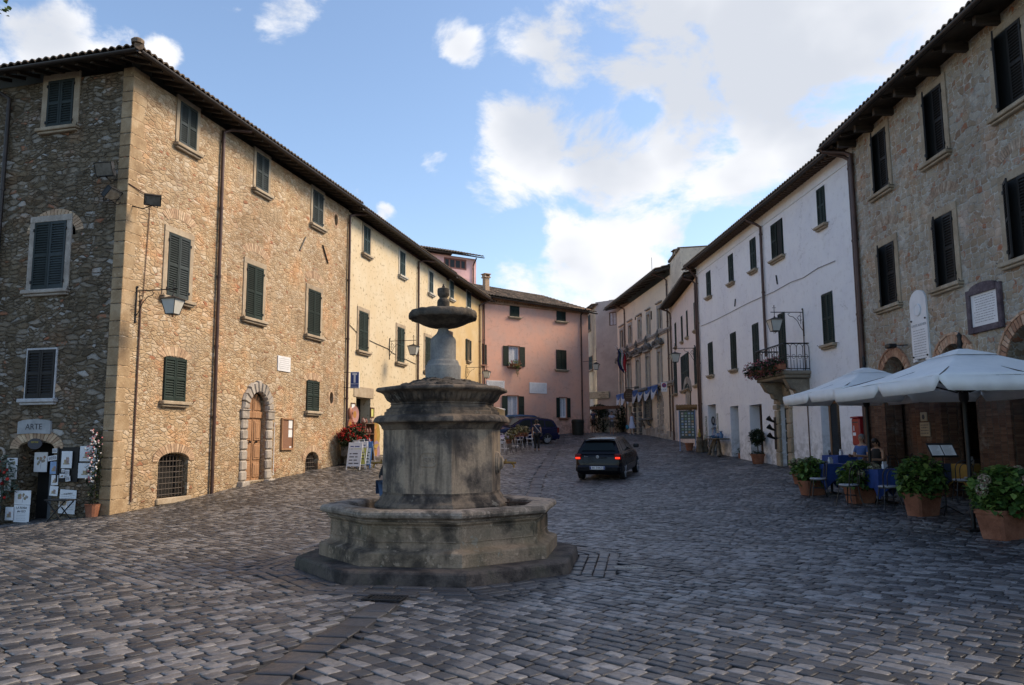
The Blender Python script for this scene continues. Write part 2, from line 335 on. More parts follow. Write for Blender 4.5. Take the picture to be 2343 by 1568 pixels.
def m_attr(name, stops, rough=.6, var=.15, sc=20, spec=.5, bump=0, trans=0):
    m,t,b=newmat(name); g=NT(t); a=g.n('ShaderNodeAttribute',attribute_name='v'); tc=g.n('ShaderNodeTexCoord')
    n=g.noise(tc.outputs['Object'],sc,5,.6); c=g.ramp(a.outputs['Fac'],stops)
    hs=g.n('ShaderNodeHueSaturation'); g.l(c,hs.inputs['Color']); g.l(g.mr(n.outputs[0],.3,.7,1-var,1+var),hs.inputs['Value'])
    g.l(hs.outputs[0],b.inputs['Base Color']); b.inputs['Roughness'].default_value=rough; b.inputs['Specular IOR Level'].default_value=spec
    if bump: g.bump(n.outputs[0],bump,.01,b)
    if trans:
        tr=g.n('ShaderNodeBsdfTranslucent'); g.l(hs.outputs[0],tr.inputs[0]); ms=g.n('ShaderNodeMixShader'); ms.inputs[0].default_value=trans
        g.l(b.outputs[0],ms.inputs[1]); g.l(tr.outputs[0],ms.inputs[2]); g.l(ms.outputs[0],t.nodes['Material Output'].inputs[0])
    MATS[name]=m; return m
def m_wood(name, c1, c2, axis=2, sc=3):
    m,t,b=newmat(name); g=NT(t); tc=g.n('ShaderNodeTexCoord'); s=g.n('ShaderNodeVectorMath',operation='MULTIPLY'); g.l(tc.outputs['Object'],s.inputs[0])
    k=[18,18,18]; k[axis]=1.2; s.inputs[1].default_value=k; n=g.noise(s.outputs[0],sc*.5,5,.6,.4); c=g.ramp(n.outputs[0],[(.35,c1),(.62,c2)])
    g.l(c,b.inputs['Base Color']); b.inputs['Roughness'].default_value=.65; g.bump(n.outputs[0],.3,.01,b); MATS[name]=m; return m
def m_glass(name='glass', col=(.012,.014,.016), rough=.15):
    m,t,b=newmat(name); b.inputs['Base Color'].default_value=(*col,1); b.inputs['Roughness'].default_value=rough; b.inputs['Specular IOR Level'].default_value=.18; MATS[name]=m; return m

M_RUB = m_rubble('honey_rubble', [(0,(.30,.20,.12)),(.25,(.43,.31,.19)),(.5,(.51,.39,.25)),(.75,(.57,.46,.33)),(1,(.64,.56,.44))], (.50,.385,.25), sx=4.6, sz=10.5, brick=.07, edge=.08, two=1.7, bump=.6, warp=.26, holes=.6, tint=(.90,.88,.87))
M_RUBD = m_rubble('shaded_end_rubble', [(0,(.075,.058,.038)),(.3,(.155,.122,.08)),(.6,(.22,.18,.13)),(.85,(.28,.25,.21)),(1,(.46,.45,.43))], (.185,.148,.10), sx=3.4, sz=8.8, brick=.06, bump=1.0, two=1.8, warp=.2)  # the house rubble darkened for the end wall, shade put into its colour
M_ASH = m_rubble('coursed_stone', [(0,(.28,.19,.13)),(.2,(.34,.27,.19)),(.5,(.39,.33,.25)),(.8,(.42,.38,.31)),(1,(.47,.44,.38))], (.53,.51,.46), sx=3.9, sz=6.0, edge=.14, cheb=True, brick=.14, warp=.07, rand=.75, bump=.55, two=1.6)
M_CREAM = m_plaster('cream_plaster', (.55,.45,.30), (.42,.33,.21), .45, .45, pits=.6, col2=(.58,.50,.36))
M_YELLOW = m_plaster('yellow_plaster', (.50,.36,.18), (.36,.25,.13), .35, .4, col2=(.54,.42,.25))
M_PINK = m_plaster('salmon_plaster', (.68,.385,.29), (.42,.25,.20), .45, .6, col2=(.60,.38,.31), z0=2.0)
M_WHITE = m_plaster('white_plaster', (.80,.79,.80), (.50,.47,.45), .28, .55, col2=(.74,.73,.76), pits=.08, z0=.6)
M_PALEPINK = m_plaster('pale_pink_plaster', (.76,.64,.59), (.42,.34,.30), .2, .4, col2=(.70,.60,.56), z0=1.0)
M_PEACH = m_plaster('peach_plaster', (.76,.63,.48), (.5,.41,.33), .25, .5, col2=(.70,.59,.47), z0=1.8)
M_CREAM2 = m_plaster('pale_cream_plaster', (.74,.68,.55), (.38,.36,.30), .3, .5, z0=2.2)
M_GREYP = m_plaster('grey_and_shaded_render', (.44,.42,.39), (.28,.27,.26), .4, .5, z0=2.2)  # own grey on the chimney; painted shade on the cream corner house
M_TOWER = m_plaster('rose_plaster', (.85,.52,.50), (.5,.3,.28), .12, 0)
M_PSTONE = m_stone('sandstone_trim', [(.24,.19,.13),(.34,.27,.19),(.42,.35,.26)], 1.5, .15, bump=.3, attr=.15)
M_QUOIN = m_stone('quoin_sandstone', [(.24,.16,.09),(.32,.225,.13),(.40,.30,.19)], 1.8, .25, bump=.5, attr=.22)
M_GREYST = m_stone('grey_limestone', [(.23,.20,.17),(.35,.31,.27),(.45,.41,.36)], 2.0, .2, bump=.4, streak=.3)
M_DARKST = m_stone('dark_carved_stone', [(.07,.065,.06),(.13,.12,.11),(.20,.185,.165)], 2.5, .15, bump=.6)
M_BRICK = m_attr('brick_red', [(0,(.32,.215,.14)),(.5,(.43,.30,.20)),(1,(.50,.38,.26))], .9, .2, 12, .2, .4)
M_SHUT = m_plain('green_shutter_paint', (.014,.024,.020), .65, .12, 4, attr=.12, spec=.2, objvar=.3)
M_SHUTG = m_plain('faded_grey_shutter_paint', (.034,.044,.046), .7, .14, 4, attr=.15, spec=.2, objvar=.25)
M_SHUTK = m_plain('black_shutter_paint', (.016,.014,.013), .6, .15, 4, attr=.2, spec=.25, objvar=.3)
M_IRON = m_plain('black_iron', (.012,.012,.013), .5, .2, 12, metal=.3)
M_COPPER = m_plain('brown_downpipe', (.075,.042,.034), .5, .25, 3, metal=.3)
M_GUTTER = m_plain('dark_gutter', (.045,.036,.032), .5, .2, 3, metal=.4)
M_WOODDK = m_wood('dark_eave_wood', (.022,.015,.010), (.06,.042,.028), 1)
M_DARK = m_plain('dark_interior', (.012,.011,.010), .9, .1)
M_GLASS = m_glass()
M_DOOR = m_wood('oak_door', (.20,.10,.045), (.38,.21,.11), 2)
M_BROWN = m_wood('brown_joinery', (.06,.03,.015), (.13,.065,.035), 2)
M_WHITEP = m_plain('white_paint', (.72,.73,.75), .5, .05)
M_MARBLE = m_plain('white_marble', (.66,.67,.69), .4, .08, 3)
M_PAPER = m_plain('paper', (.66,.67,.69), .8, .05, 5, attr=.25)
M_INK = m_plain('ink', (.04,.04,.05), .7, .05)
M_GREYINK = m_plain('grey_ink', (.30,.30,.32), .8, .05)
M_TILE = m_attr('old_roof_tiles', [(0,(.055,.045,.035)),(.35,(.11,.085,.065)),(.65,(.17,.13,.095)),(.85,(.25,.16,.11)),(1,(.30,.27,.22))], .9, .35, 9, .2, .4)
# ------------------------------------------------------------ lie of the land
GP = np.array([(0,0,0),(0,-20,0),(0,5,0),(-6,6,0),(6,5,0),(-1,10.7,0),(-5,12,0),(3,12,0),(-9.08,17.9,0),(-12,18.5,-.33),(-20,20,-.9),(-8.2,21.5,.19),(-7.7,23.6,.37),(-6.6,28.2,.66),(-5.6,32.7,1.0),
  (-3.5,41,1.35),(-1.5,47,1.65),(1.3,41,1.0),(2.6,47,1.35),(5.2,53,2.12),(3.2,51.5,1.85),(-2,24,.15),(3,27.5,.2),(1.0,33,.5),(4.5,35,.7),(9.55,27.4,.63),(9.4,31.2,.72),(9.2,34.4,.88),(9.07,37.4,1.1),
  (8.6,45,1.42),(9.7,49,1.6),(9.36,51.1,1.75),(9.06,54.3,2.0),(8.5,60,2.2),(7.3,57,1.84),(8.3,54,1.72),(5.5,62,2.15),(7,66,2.3),(6,75,2.6),(9.8,22,.40),(9.8,16,.22),(9.8,10,.05),(7,18.3,.16),(7.2,11.4,0),(12,8,0),(14,60,2.4),(-15,50,2.2),(-20,30,.5),(20,20,.5),(20,40,1.2),(0,90,3)])
def _phi(d): return np.sqrt(d*d+9.0)
_D = np.linalg.norm(GP[:,None,:2]-GP[None,:,:2],axis=2); _n=len(GP)
_A = np.zeros((_n+1,_n+1)); _A[:_n,:_n]=_phi(_D)-np.eye(_n)*.25; _A[:_n,_n]=1; _A[_n,:_n]=1
_W = np.linalg.solve(_A, np.append(GP[:,2],0))
def TZv(X, Y):
    X=np.clip(np.asarray(X,float),-22,22); Y=np.clip(np.asarray(Y,float),-20,90)
    d=np.sqrt((X[...,None]-GP[:,0])**2+(Y[...,None]-GP[:,1])**2); return _phi(d)@_W[:_n]+_W[_n]
def TZ(x,y): return float(TZv(np.array([x]),np.array([y]))[0])
def pray(px,py):
    d = CM @ Vector((px-1171, 784-py, -F_PX)); return d/d.y
def G(px,py):
    """point of the ground seen at a spot of the photograph"""
    d=pray(px,py); t=3.0
    while t<120:
        if EYE+d.z*t < TZ(d.x*t,t): break
        t+=.1
    return Vector((d.x*t, t, TZ(d.x*t,t)))
def at(px,py,Y):
    d=pray(px,py); return Vector((d.x*Y, Y, EYE+d.z*Y))
class Frame:
    """a facade: x runs left to right as seen from the square, y goes into the building, z up"""
    def __init__(s, o, xd):
        s.o=Vector((o[0],o[1])); s.x=Vector(xd).normalized(); s.y=Vector((-s.x.y,s.x.x)); s.rz=math.atan2(s.x.y,s.x.x)
    def h(s,px,py,y=0):
        d=pray(px,py); o=s.o+s.y*y; t=o.dot(s.y)/Vector((d.x,d.y)).dot(s.y); p=Vector((d.x*t,d.y*t))
        return (p-s.o).dot(s.x), EYE+d.z*t
    def P(s,x,y=0,z=0): q=s.o+s.x*x+s.y*y; return Vector((q.x,q.y,z))
def adir(deg): return (math.sin(R(deg)), math.cos(R(deg)))
def neg(v): return (-v[0],-v[1])
FA=Frame((-9.077,17.893),adir(13.2)); FD=Frame((-9.077,17.893),neg(adir(13.2-88.7)))
FB=Frame((9.8,21.6),neg(adir(0))); FW=Frame((9.85,21.65),neg(adir(-2.8)))
_k=Vector((9.07,37.6)); FK=Frame(_k,neg(adir(4))); FZ=Frame((9.74,47.19),neg(adir(-5.5))); FP=Frame((-1.886,48.55),adir(55))

# ------------------------------------------------------------ ground sheet (bedding mortar) and the setts laid in it
def m_ground():
    m,t,b=newmat('bedding_mortar'); g=NT(t); tc=g.n('ShaderNodeTexCoord'); n=g.noise(tc.outputs['Object'],3,6,.65); f=g.noise(tc.outputs['Object'],60,4)
    c=g.ramp(n.outputs[0],[(.3,(.028,.026,.024)),(.55,(.05,.046,.042)),(.7,(.065,.06,.05))]); g.l(c,b.inputs['Base Color']); b.inputs['Roughness'].default_value=.95; g.bump(f.outputs[0],.5,.01,b); return m
gx=np.concatenate([np.linspace(-400,-24,12)[:-1],np.arange(-24,24,.5),np.linspace(24,400,12)]); gy=np.concatenate([np.linspace(-300,-2,8)[:-1],np.arange(-2,92,.5),np.linspace(92,700,12)])
XX,YY=np.meshgrid(gx,gy); ZZ=TZv(XX,YY)-.022; nx,ny=len(gx),len(gy)
mb=MB(); mb.v=[tuple(p) for p in np.stack([XX.ravel(),YY.ravel(),ZZ.ravel()],1)]; mb.c=[.5]*len(mb.v)
mb.f=[(j*nx+i,j*nx+i+1,(j+1)*nx+i+1,(j+1)*nx+i) for j in range(ny-1) for i in range(nx-1)]; mb.m=[0]*len(mb.f)
tag(mb.build('ground',m_ground(),smooth=True),kind='structure')

FC=Vector((-.95,10.7)); FROT=.23      # fountain centre and turn
def octdist(X,Y):
    X=X-FC.x; Y=Y-FC.y; m_=np.full(np.shape(X),-9.)
    for k in range(8):
        a=FROT+pi/8+k*pi/4; m_=np.maximum(m_, X*math.sin(a)-Y*math.cos(a))
    return m_
st_c=[];st_e=[];st_col=[]      # centre, half-size + angle, colour
DR0=np.array((-1.9,4.0)); DR1=np.array((-1.22,8.3)); DB0=np.array((.1,13.4)); DB1=np.array((.89,28.1)); DB2=np.array((3.3,52.))
def segd(X,Y,a,b):
    d=b-a; L=np.hypot(*d); d=d/L; t=(X-a[0])*d[0]+(Y-a[1])*d[1]; s=(X-a[0])*d[1]-(Y-a[1])*d[0]; return np.where((t>-.1)&(t<L+.1),s,99.), t
def lay(theta, x0,x1,y0,y1, test, rw, ln, gap=.009, seed=0):
    r=np.random.default_rng(seed); c,s=math.cos(theta),math.sin(theta); cx,cy=(x0+x1)/2,(y0+y1)/2; Rd=math.hypot(x1-x0,y1-y0)/2
    b=-Rd
    while b<Rd:
        w=r.uniform(*rw)
        n=int(2*Rd/ln[0])+2; L=r.uniform(ln[0],ln[1],n); big=r.random(n)<.05; L=np.where(big,L*1.5,L); a=-Rd+np.cumsum(L)-r.random()*ln[1]
        wob=.02*np.sin(a*.9+b*1.3)+.02*np.sin(a*2.3+b)
        ca=a-L/2; cb=b+w/2+wob; X=cx+ca*c-cb*s; Y=cy+ca*s+cb*c
        k=(X>x0)&(X<x1)&(Y>y0)&(Y<y1)&test(X,Y)
        st_c.append(np.stack([X[k],Y[k]],1)); st_e.append(np.stack([L[k]/2-gap/2,np.full(k.sum(),w/2-gap/2),np.full(k.sum(),theta)],1)); b+=w
def d_any(X,Y):
    return np.minimum(np.minimum(np.abs(segd(X,Y,DR0,DR1)[0]),np.abs(segd(X,Y,DB0,DB1)[0])),np.abs(segd(X,Y,DB1,DB2)[0]))
oc=lambda X,Y: octdist(X,Y)>2.34
mapL=lambda X,Y: oc(X,Y)&(d_any(X,Y)>.22)&(segd(X,Y,DR0,DR1)[0]<0 )
leftnear=lambda X,Y: (X<-1.9+(Y-4)*.158)&(Y<8.3+.35*(X+1.2)*-1*.6)
def inz(X,Y,k):
    ln_=leftnear(X,Y)&(Y<9.4+np.sin(X*2)*.15); base=oc(X,Y)&(d_any(X,Y)>.20)
    return base&(ln_ if k==0 else ~ln_)
near=lambda X,Y:(np.abs(X)<Y*.75+2)
lay(R(50),-11,3,2.5,12,lambda X,Y:inz(X,Y,0)&near(X,Y),(.09,.14),(.11,.23),seed=1)
lay(R(-45),-16,14,2.5,26,lambda X,Y:inz(X,Y,1)&near(X,Y),(.105,.155),(.11,.215),seed=2)
lay(R(-45),-14,14,26,66,lambda X,Y:inz(X,Y,1)&(np.abs(X-1)<13),(.14,.19),(.17,.32),seed=3)
def strip(a,b,half,n,seed):
    r=np.random.default_rng(seed); d=b-a; L=np.hypot(*d); th=math.atan2(d[1],d[0]); t=0
    while t<L:
        l=r.uniform(.22,.42); p=a+d/L*(t+l/2)
        st_c.append(np.array([p])); st_e.append(np.array([[l/2-.008,half-.008,th]])); t+=l
strip(DR0,DR1,.15,0,5); strip(DB0,DB1,.2,0,6); strip(DB1,DB2,.2,0,7)
for k in range(8):           # courses that follow the octagonal step
    a=FROT+pi/8+k*pi/4; nrm=np.array((math.sin(a),-math.cos(a))); tan=np.array((nrm[1],-nrm[0]))
    off=1.90*math.cos(pi/8)+.01
    for q in range(4):
        w=.14; o_=off+w/2; half=o_*math.tan(pi/8); r=np.random.default_rng(90+k*4+q); t=-half
        while t<half-.05:
            l=min(r.uniform(.2,.42),half-t); p=np.array(FC)+nrm*o_+tan*(t+l/2)
            st_c.append(np.array([p])); st_e.append(np.array([[l/2-.005,w/2-.005,math.atan2(tan[1],tan[0])]])); t+=l
        off+=w
Cc=np.concatenate(st_c); Ee=np.concatenate(st_e); N=len(Cc)
inside=octdist(Cc[:,0],Cc[:,1])>1.90*math.cos(pi/8)
Cc=Cc[inside]; Ee=Ee[inside]; N=len(Cc)
oct_=np.array([(-1,-.62),(-.78,-1),(.78,-1),(1,-.62),(1,.62),(.78,1),(-.78,1),(-1,.62)])
# keep corner cuts small and equal in metres
cut=RN.uniform(.004,.022,(N,8)); hx=Ee[:,0:1]; hy=Ee[:,1:2]
sx_=np.sign(oct_[:,0]); sy_=np.sign(oct_[:,1]); isx=np.abs(oct_[:,0])==1
PX=np.where(isx, sx_*hx, sx_*(hx-cut)); PY=np.where(isx, sy_*(hy-cut), sy_*hy)
PX=PX+RN.uniform(-.006,.006,(N,8)); PY=PY+RN.uniform(-.005,.005,(N,8))
ct,sn=np.cos(Ee[:,2:3]),np.sin(Ee[:,2:3])
def ring(scx,scy,dz,tilt=True):
    x=PX*scx; y=PY*scy; X=Cc[:,0:1]+x*ct-y*sn; Y=Cc[:,1:2]+x*sn+y*ct; return X,Y,x,y
inset=np.minimum(.012/np.minimum(hx,hy),.3)
X1,Y1,x1,y1=ring(1,1,0); X2,Y2,x2,y2=ring(1-.007/hx,1-.007/hy,0)
zc=TZv(Cc[:,0],Cc[:,1])[:,None]; gxs=(TZv(Cc[:,0]+.2,Cc[:,1])[:,None]-zc)/.2; gys=(TZv(Cc[:,0],Cc[:,1]+.2)[:,None]-zc)/.2
und=.006*np.sin(Cc[:,0:1]*2.1)*np.cos(Cc[:,1:2]*1.7)+.010*np.sin(Cc[:,0:1]*.8+Cc[:,1:2]*.6)
lift=RN.normal(0,.003,(N,1))+und; tx=RN.normal(0,.016,(N,1)); ty=RN.normal(0,.02,(N,1))
def zat(X,Y,x,y,dz): return zc+gxs*(X-Cc[:,0:1])+gys*(Y-Cc[:,1:2])+lift+tx*x+ty*y+dz
Zt=zat(X2,Y2,x2,y2,0); Zb=zat(X1,Y1,x1,y1,-.006); Zd=Zb-.035
X3,Y3,x3,y3=ring(.45,.45,0); Zc3=zat(X3,Y3,x3,y3,.0012)
V=np.stack([np.stack([X1,Y1,Zd],2),np.stack([X1,Y1,Zb],2),np.stack([X2,Y2,Zt],2),np.stack([X3,Y3,Zc3],2)],1).reshape(-1,3)
base=(np.arange(N)*32)[:,None]; k=np.arange(8); kn=(k+1)%8
Q=[np.stack([base+a*8+k,base+a*8+kn,base+(a+1)*8+kn,base+(a+1)*8+k],2).reshape(-1,4) for a in (0,1,2)]
quads=np.concatenate(Q); octs=(base+24+k)
me=bpy.data.meshes.new('paving'); me.vertices.add(len(V)); me.vertices.foreach_set('co',V.ravel())
nl=quads.size+octs.size; me.loops.add(nl); me.loops.foreach_set('vertex_index',np.concatenate([quads.ravel(),octs.ravel()]).astype(np.int32))
npol=len(quads)+len(octs); me.polygons.add(npol)
me.polygons.foreach_set('loop_start',np.concatenate([np.arange(len(quads))*4,quads.size+np.arange(len(octs))*8]).astype(np.int32))
# colour class: clustered so that patches of dark and pale setts form
pn=np.array([noise.noise(Vector((x*.55,y*.55,3.3))) for x,y in Cc]); r_=RN.random(N)
leftness=np.clip((-Cc[:,0]-1)/6,0,1)*(Cc[:,1]<45)
pale=.36+.5*pn+.17*np.clip((Cc[:,0]+1.5)/1.5,0,1)*np.clip((16-Cc[:,1])/6,0,1); val=np.where(r_<pale*.9, RN.uniform(.66,1.0,N), np.where(r_>1-.30+.25*pn, RN.uniform(0,.25,N), RN.uniform(.25,.62,N)))
octo=octdist(Cc[:,0],Cc[:,1])<2.35; val=np.where(octo,RN.uniform(.3,.62,N),val)
drain=d_any(Cc[:,0],Cc[:,1])<.1; val=np.where(drain,RN.uniform(.3,.55,N),val)
big_=Ee[:,0]*Ee[:,1]>.0115; val=np.where(big_&(r_>.4),RN.uniform(.15,.45,N),val)
at1=me.attributes.new('v','FLOAT','POINT'); at1.data.foreach_set('value',np.repeat(val,32).astype(np.float32))
warm=np.clip(RN.random(N)*.6+leftness*.5-.2,0,1)*.75; at2=me.attributes.new('w','FLOAT','POINT'); at2.data.foreach_set('value',np.repeat(warm,32).astype(np.float32))
me.polygons.foreach_set('use_smooth',np.concatenate([np.zeros(len(Q[0]),bool),np.ones(npol-len(Q[0]),bool)]))
me.update(); me.validate()
def m_setts():
    m,t,b=newmat('stone_setts'); g=NT(t); tc=g.n('ShaderNodeTexCoord'); a=g.n('ShaderNodeAttribute',attribute_name='v'); w=g.n('ShaderNodeAttribute',attribute_name='w')
    cool=g.ramp(a.outputs['Fac'],[(0,(.030,.030,.034)),(.25,(.045,.044,.049)),(.5,(.074,.072,.076)),(.66,(.125,.12,.123)),(1,(.24,.23,.23))])
    wrm=g.ramp(a.outputs['Fac'],[(0,(.028,.025,.023)),(.25,(.045,.039,.033)),(.5,(.078,.066,.052)),(.66,(.125,.106,.086)),(1,(.19,.165,.138))])
    c=g.mix(w.outputs['Fac'],cool,wrm); n=g.noise(tc.outputs['Object'],14,6,.65); f=g.noise(tc.outputs['Object'],90,4,.6); bg_=g.noise(tc.outputs['Object'],.5,5,.6)
    c=g.mix(g.mr(n.outputs[0],.44,.66,0,.5),c,(.045,.044,.045)); c=g.mix(1,c,g.ramp(bg_.outputs[0],[(.3,(.66,.66,.67)),(.7,(1.12,1.11,1.10))]),'MULTIPLY')
    g.l(c,b.inputs['Base Color']); g.l(g.mr(n.outputs[0],.3,.7,.34,.56),b.inputs['Roughness']); b.inputs['Specular IOR Level'].default_value=.55
    g.bump(g.m('ADD',n.outputs[0],g.m('MULTIPLY',f.outputs[0],.4)),.55,.012,b); return m
me.materials.append(m_setts()); pv=bpy.data.objects.new('paving',me); COL.objects.link(pv); tag(pv,kind='structure')
# small iron drain covers let into the paving
def cover(px,py,w,h,label,rz,mat=None):
    p=G(px,py); t=thing('drain_cover',label,'drain cover',(p.x,p.y,p.z+.004),rz)
    mb=MB(); mb.bbox(-w/2,w/2,-h/2,-h/2+.04,0,.012,.003); mb.bbox(-w/2,w/2,h/2-.04,h/2,0,.012,.003); mb.bbox(-w/2,-w/2+.04,-h/2+.04,h/2-.04,0,.012,.003); mb.bbox(w/2-.04,w/2,-h/2+.04,h/2-.04,0,.012,.003); mb.build('frame',mat or M_IRON,t)
    mb=MB(); n=8
    for i in range(n): x=-w/2+.06+(w-.12)*(i+.5)/n; mb.bbox(x-.012,x+.012,-h/2+.04,h/2-.04,0,.009,.003)
    mb.build('grate',mat or M_IRON,t)
cover(880,1374,.42,.26,'dark iron drain grate in the paving in front of the fountain step',R(-12))
cover(1440,1302,.40,.16,'pale slotted drain cover set in dark slabs right of the fountain',R(3),M_GREYST)
# ------------------------------------------------------------ building kit (all in facade coordinates)
def wall(mb, x0, x1, z0, top, holes, y=0, depth=.25, c=.5, extra_x=()):
    """front skin with real openings; each hole: (xa, xb, za, zb, rise[, depth]) - rise>0 gives an arched head"""
    tz = top if callable(top) else (lambda x: top)
    xs=sorted({x0,x1,*extra_x,*[h[0] for h in holes],*[h[1] for h in holes]}); xs=[x for x in xs if x0<=x<=x1]
    zs=sorted({z0,*[h[2] for h in holes],*[h[3] for h in holes]}); zs=[z for z in zs if z>=z0]
    for i in range(len(xs)-1):
        a,b=xs[i],xs[i+1]
        for j in range(len(zs)):
            za=zs[j]; zb=zs[j+1] if j+1<len(zs) else None; mx_=(a+b)/2; mz=(za+(zb if zb is not None else za+.01))/2
            if any(h[0]<=mx_<=h[1] and h[2]<=mz<=h[3] for h in holes): continue
            mb.quad((a,y,za),(b,y,za),(b,y,zb if zb is not None else tz(b)),(a,y,zb if zb is not None else tz(a)),c)
    for h in holes:
        xa,xb,za,zb,rise=h[:5]; dp=h[5] if len(h)>5 else depth; cx=(xa+xb)/2
        if rise:
            n=14; hw=(xb-xa)/2; zs_=zb-rise; arc=[(cx-hw*math.cos(pi*k/n), zs_+rise*math.sin(pi*k/n)) for k in range(n+1)]
            for k in range(n):
                (ax,az),(bx,bz)=arc[k],arc[k+1]
                if az<zb-1e-6 or bz<zb-1e-6: mb.add([(ax,y,az),(bx,y,bz),(bx,y,zb),(ax,y,zb)],[(0,1,2,3)],c)
                mb.quad((ax,y,az),(ax,y+dp,az),(bx,y+dp,bz),(bx,y,bz),c)
            zt=zs_
        else:
            zt=zb
            if zb<tz(cx)-.001: mb.quad((xa,y,zb),(xa,y+dp,zb),(xb,y+dp,zb),(xb,y,zb),c)
        mb.quad((xa,y,za),(xa,y+dp,za),(xa,y+dp,zt),(xa,y,zt),c); mb.quad((xb,y,za),(xb,y,zt),(xb,y+dp,zt),(xb,y+dp,za),c)
        if za>=z0: mb.quad((xa,y,za),(xb,y,za),(xb,y+dp,za),(xa,y+dp,za),c)
def shell(mb, x0, x1, z0, z1, dep, left=True, right=True, c=.5):
    if left: mb.quad((x0,0,z0),(x0,0,z1),(x0,dep,z1),(x0,dep,z0),c)
    if right: mb.quad((x1,0,z0),(x1,dep,z0),(x1,dep,z1),(x1,0,z1),c)
    mb.quad((x0,dep,z0),(x0,dep,z1),(x1,dep,z1),(x1,dep,z0),c)
def leaf_mb(w,h,slats=True,pitch=.058):
    mb=MB(); t=.035; sw=min(.055,w*.2)
    mb.bbox(0,sw,0,t,0,h,.004); mb.bbox(w-sw,w,0,t,0,h,.004); mb.bbox(sw,w-sw,.002,t-.002,0,.09,.003); mb.bbox(sw,w-sw,.002,t-.002,h-.07,h,.003)
    mb.quad((sw,t-.004,.05),(w-sw,t-.004,.05),(w-sw,t-.004,h-.05),(sw,t-.004,h-.05),0)
    mid=h*.48; mb.bbox(sw,w-sw,.002,t-.002,mid,mid+.07,.003)
    for za,zb in ((.09,mid),(mid+.07,h-.07)):
        n=max(2,int((zb-za)/pitch)); p=(zb-za)/n
        for i in range(n):
            z=za+p*i; c=random.uniform(.25,.75); q=p*.98
            mb.quad((sw,.003,z+.006),(w-sw,.003,z+.006),(w-sw,.024,z+q*.62),(sw,.024,z+q*.62),c)
            mb.quad((sw,.003,z-.002),(w-sw,.003,z-.002),(w-sw,.003,z+.006),(sw,.003,z+.006),c)
            mb.quad((sw,.003,z-.002),(w-sw,.003,z-.002),(w-sw,.022,z+q*.5),(sw,.022,z+q*.5),0)
    return mb
def surround(mb,x0,x1,z0,z1,fw,proud=.03,bottom=False,y=0,c=.5):
    cj=lambda: random.uniform(.3,.7)
    mb.bbox(x0-fw,x0,y-proud,y+.02,z0,z1,.006,cj()); mb.bbox(x1,x1+fw,y-proud,y+.02,z0,z1,.006,cj()); mb.bbox(x0-fw,x1+fw,y-proud-.003,y+.02,z1,z1+fw,.006,cj())
    if bottom: mb.bbox(x0-fw,x1+fw,y-proud-.003,y+.02,z0-fw,z0,.006,cj())
def hardware(mb,x0,x1,z0,z1,y=-.05):
    for z in (z0+(z1-z0)*.12,z0+(z1-z0)*.88):
        for x,s in ((x0,-1),(x1,1)): mb.box(x-.012 if s<0 else x-.02,x+.02 if s<0 else x+.012,y-.02,y+.03,z-.03,z+.03)
def window(b, x0,x1,z0,z1, shut=M_SHUT, trim=M_PSTONE, fw=.13, proud=.03, sill=True, open_=None, ajar=0, label=None, hooks=True, rec=0):
    """a shuttered window: stone surround (the part) with its shutters and sill (sub-parts)"""
    mb=MB()
    if fw: surround(mb,x0,x1,z0,z1,fw,proud)
    else: mb.box(x0-.015,x1+.015,-.004,.015,z1,z1+.02); mb.box(x0-.015,x0,-.004,.015,z0,z1); mb.box(x1,x1+.015,-.004,.015,z0,z1)
    w=mb.build('window',trim if fw else M_IRON,b)
    if label: w['label']=label
    if sill:
        ml=MB(); e=max(fw,.08)+.05; ml.bbox(x0-e,x1+e,-.15,.02,z0-.09,z0,.015,random.uniform(.3,.7)); ml.bbox(x0-e+.04,x1+e-.04,-.10,.02,z0-.15,z0-.092,.015); ml.build('sill',trim,w)
    if hooks:
        for s,x in ((-1,x0-.22),(1,x1+.22)): mh=MB(); mh.tube([(x,0,z0-.03),(x,-.10,z0-.03),(x+.03*s,-.13,z0+.03)],.008,5); mh.build('shutter_stay',M_IRON,w)
    W2=(x1-x0)/2; H=z1-z0-.02
    lw=W2-.006
    key=leaf_mb(lw,H)
    a=key.build('shutter',shut,w,(x0+.003,-.045+rec,z0+.01)); c=bpy.data.objects.new('shutter',a.data); COL.objects.link(c); c.parent=w
    if ajar or open_:
        if ajar: mv=MB(); mv.box(x0,x1,-.012,-.004,z0,z1); mv.build('dark_panel',M_DARK,w)  # flat near-black panel over the wall, its colour standing in for the room's shade
        if open_=='both': a.location=(x0-.02,-.06,z0+.01); a.rotation_euler=(0,0,R(180)); a.location=(x0-.02,-.02,z0+.01); c.location=(x1+.02+0,-.055,z0+.01)
        elif open_=='left': a.location=(x0,-.05,z0+.01); a.rotation_euler=(0,0,R(-ajar)); c.location=(x0+W2+.003,-.045+rec,z0+.01)
        elif open_=='right': c.location=(x1+.0,-.05,z0+.01); c.rotation_euler=(0,0,R(180+ajar))
        else: c.location=(x0+W2+.003,-.045+rec,z0+.01)
    else: c.location=(x0+W2+.003,-.045+rec,z0+.01)
    if z1-z0>1.2 and fw>.12:
        mh=MB(); mh.bbox(-.02,.02,-.02,.03,-.035,.035,.004); h0=None
        for z in (z0+(z1-z0)*.12,z0+(z1-z0)*.88):
            for x in (x0,x1):
                if h0 is None: h0=mh.build('hinge',M_IRON,w,(x,-.045+rec,z))
                else: q_=bpy.data.objects.new('hinge',h0.data); COL.objects.link(q_); q_.parent=w; q_.location=(x,-.045+rec,z)
    return w
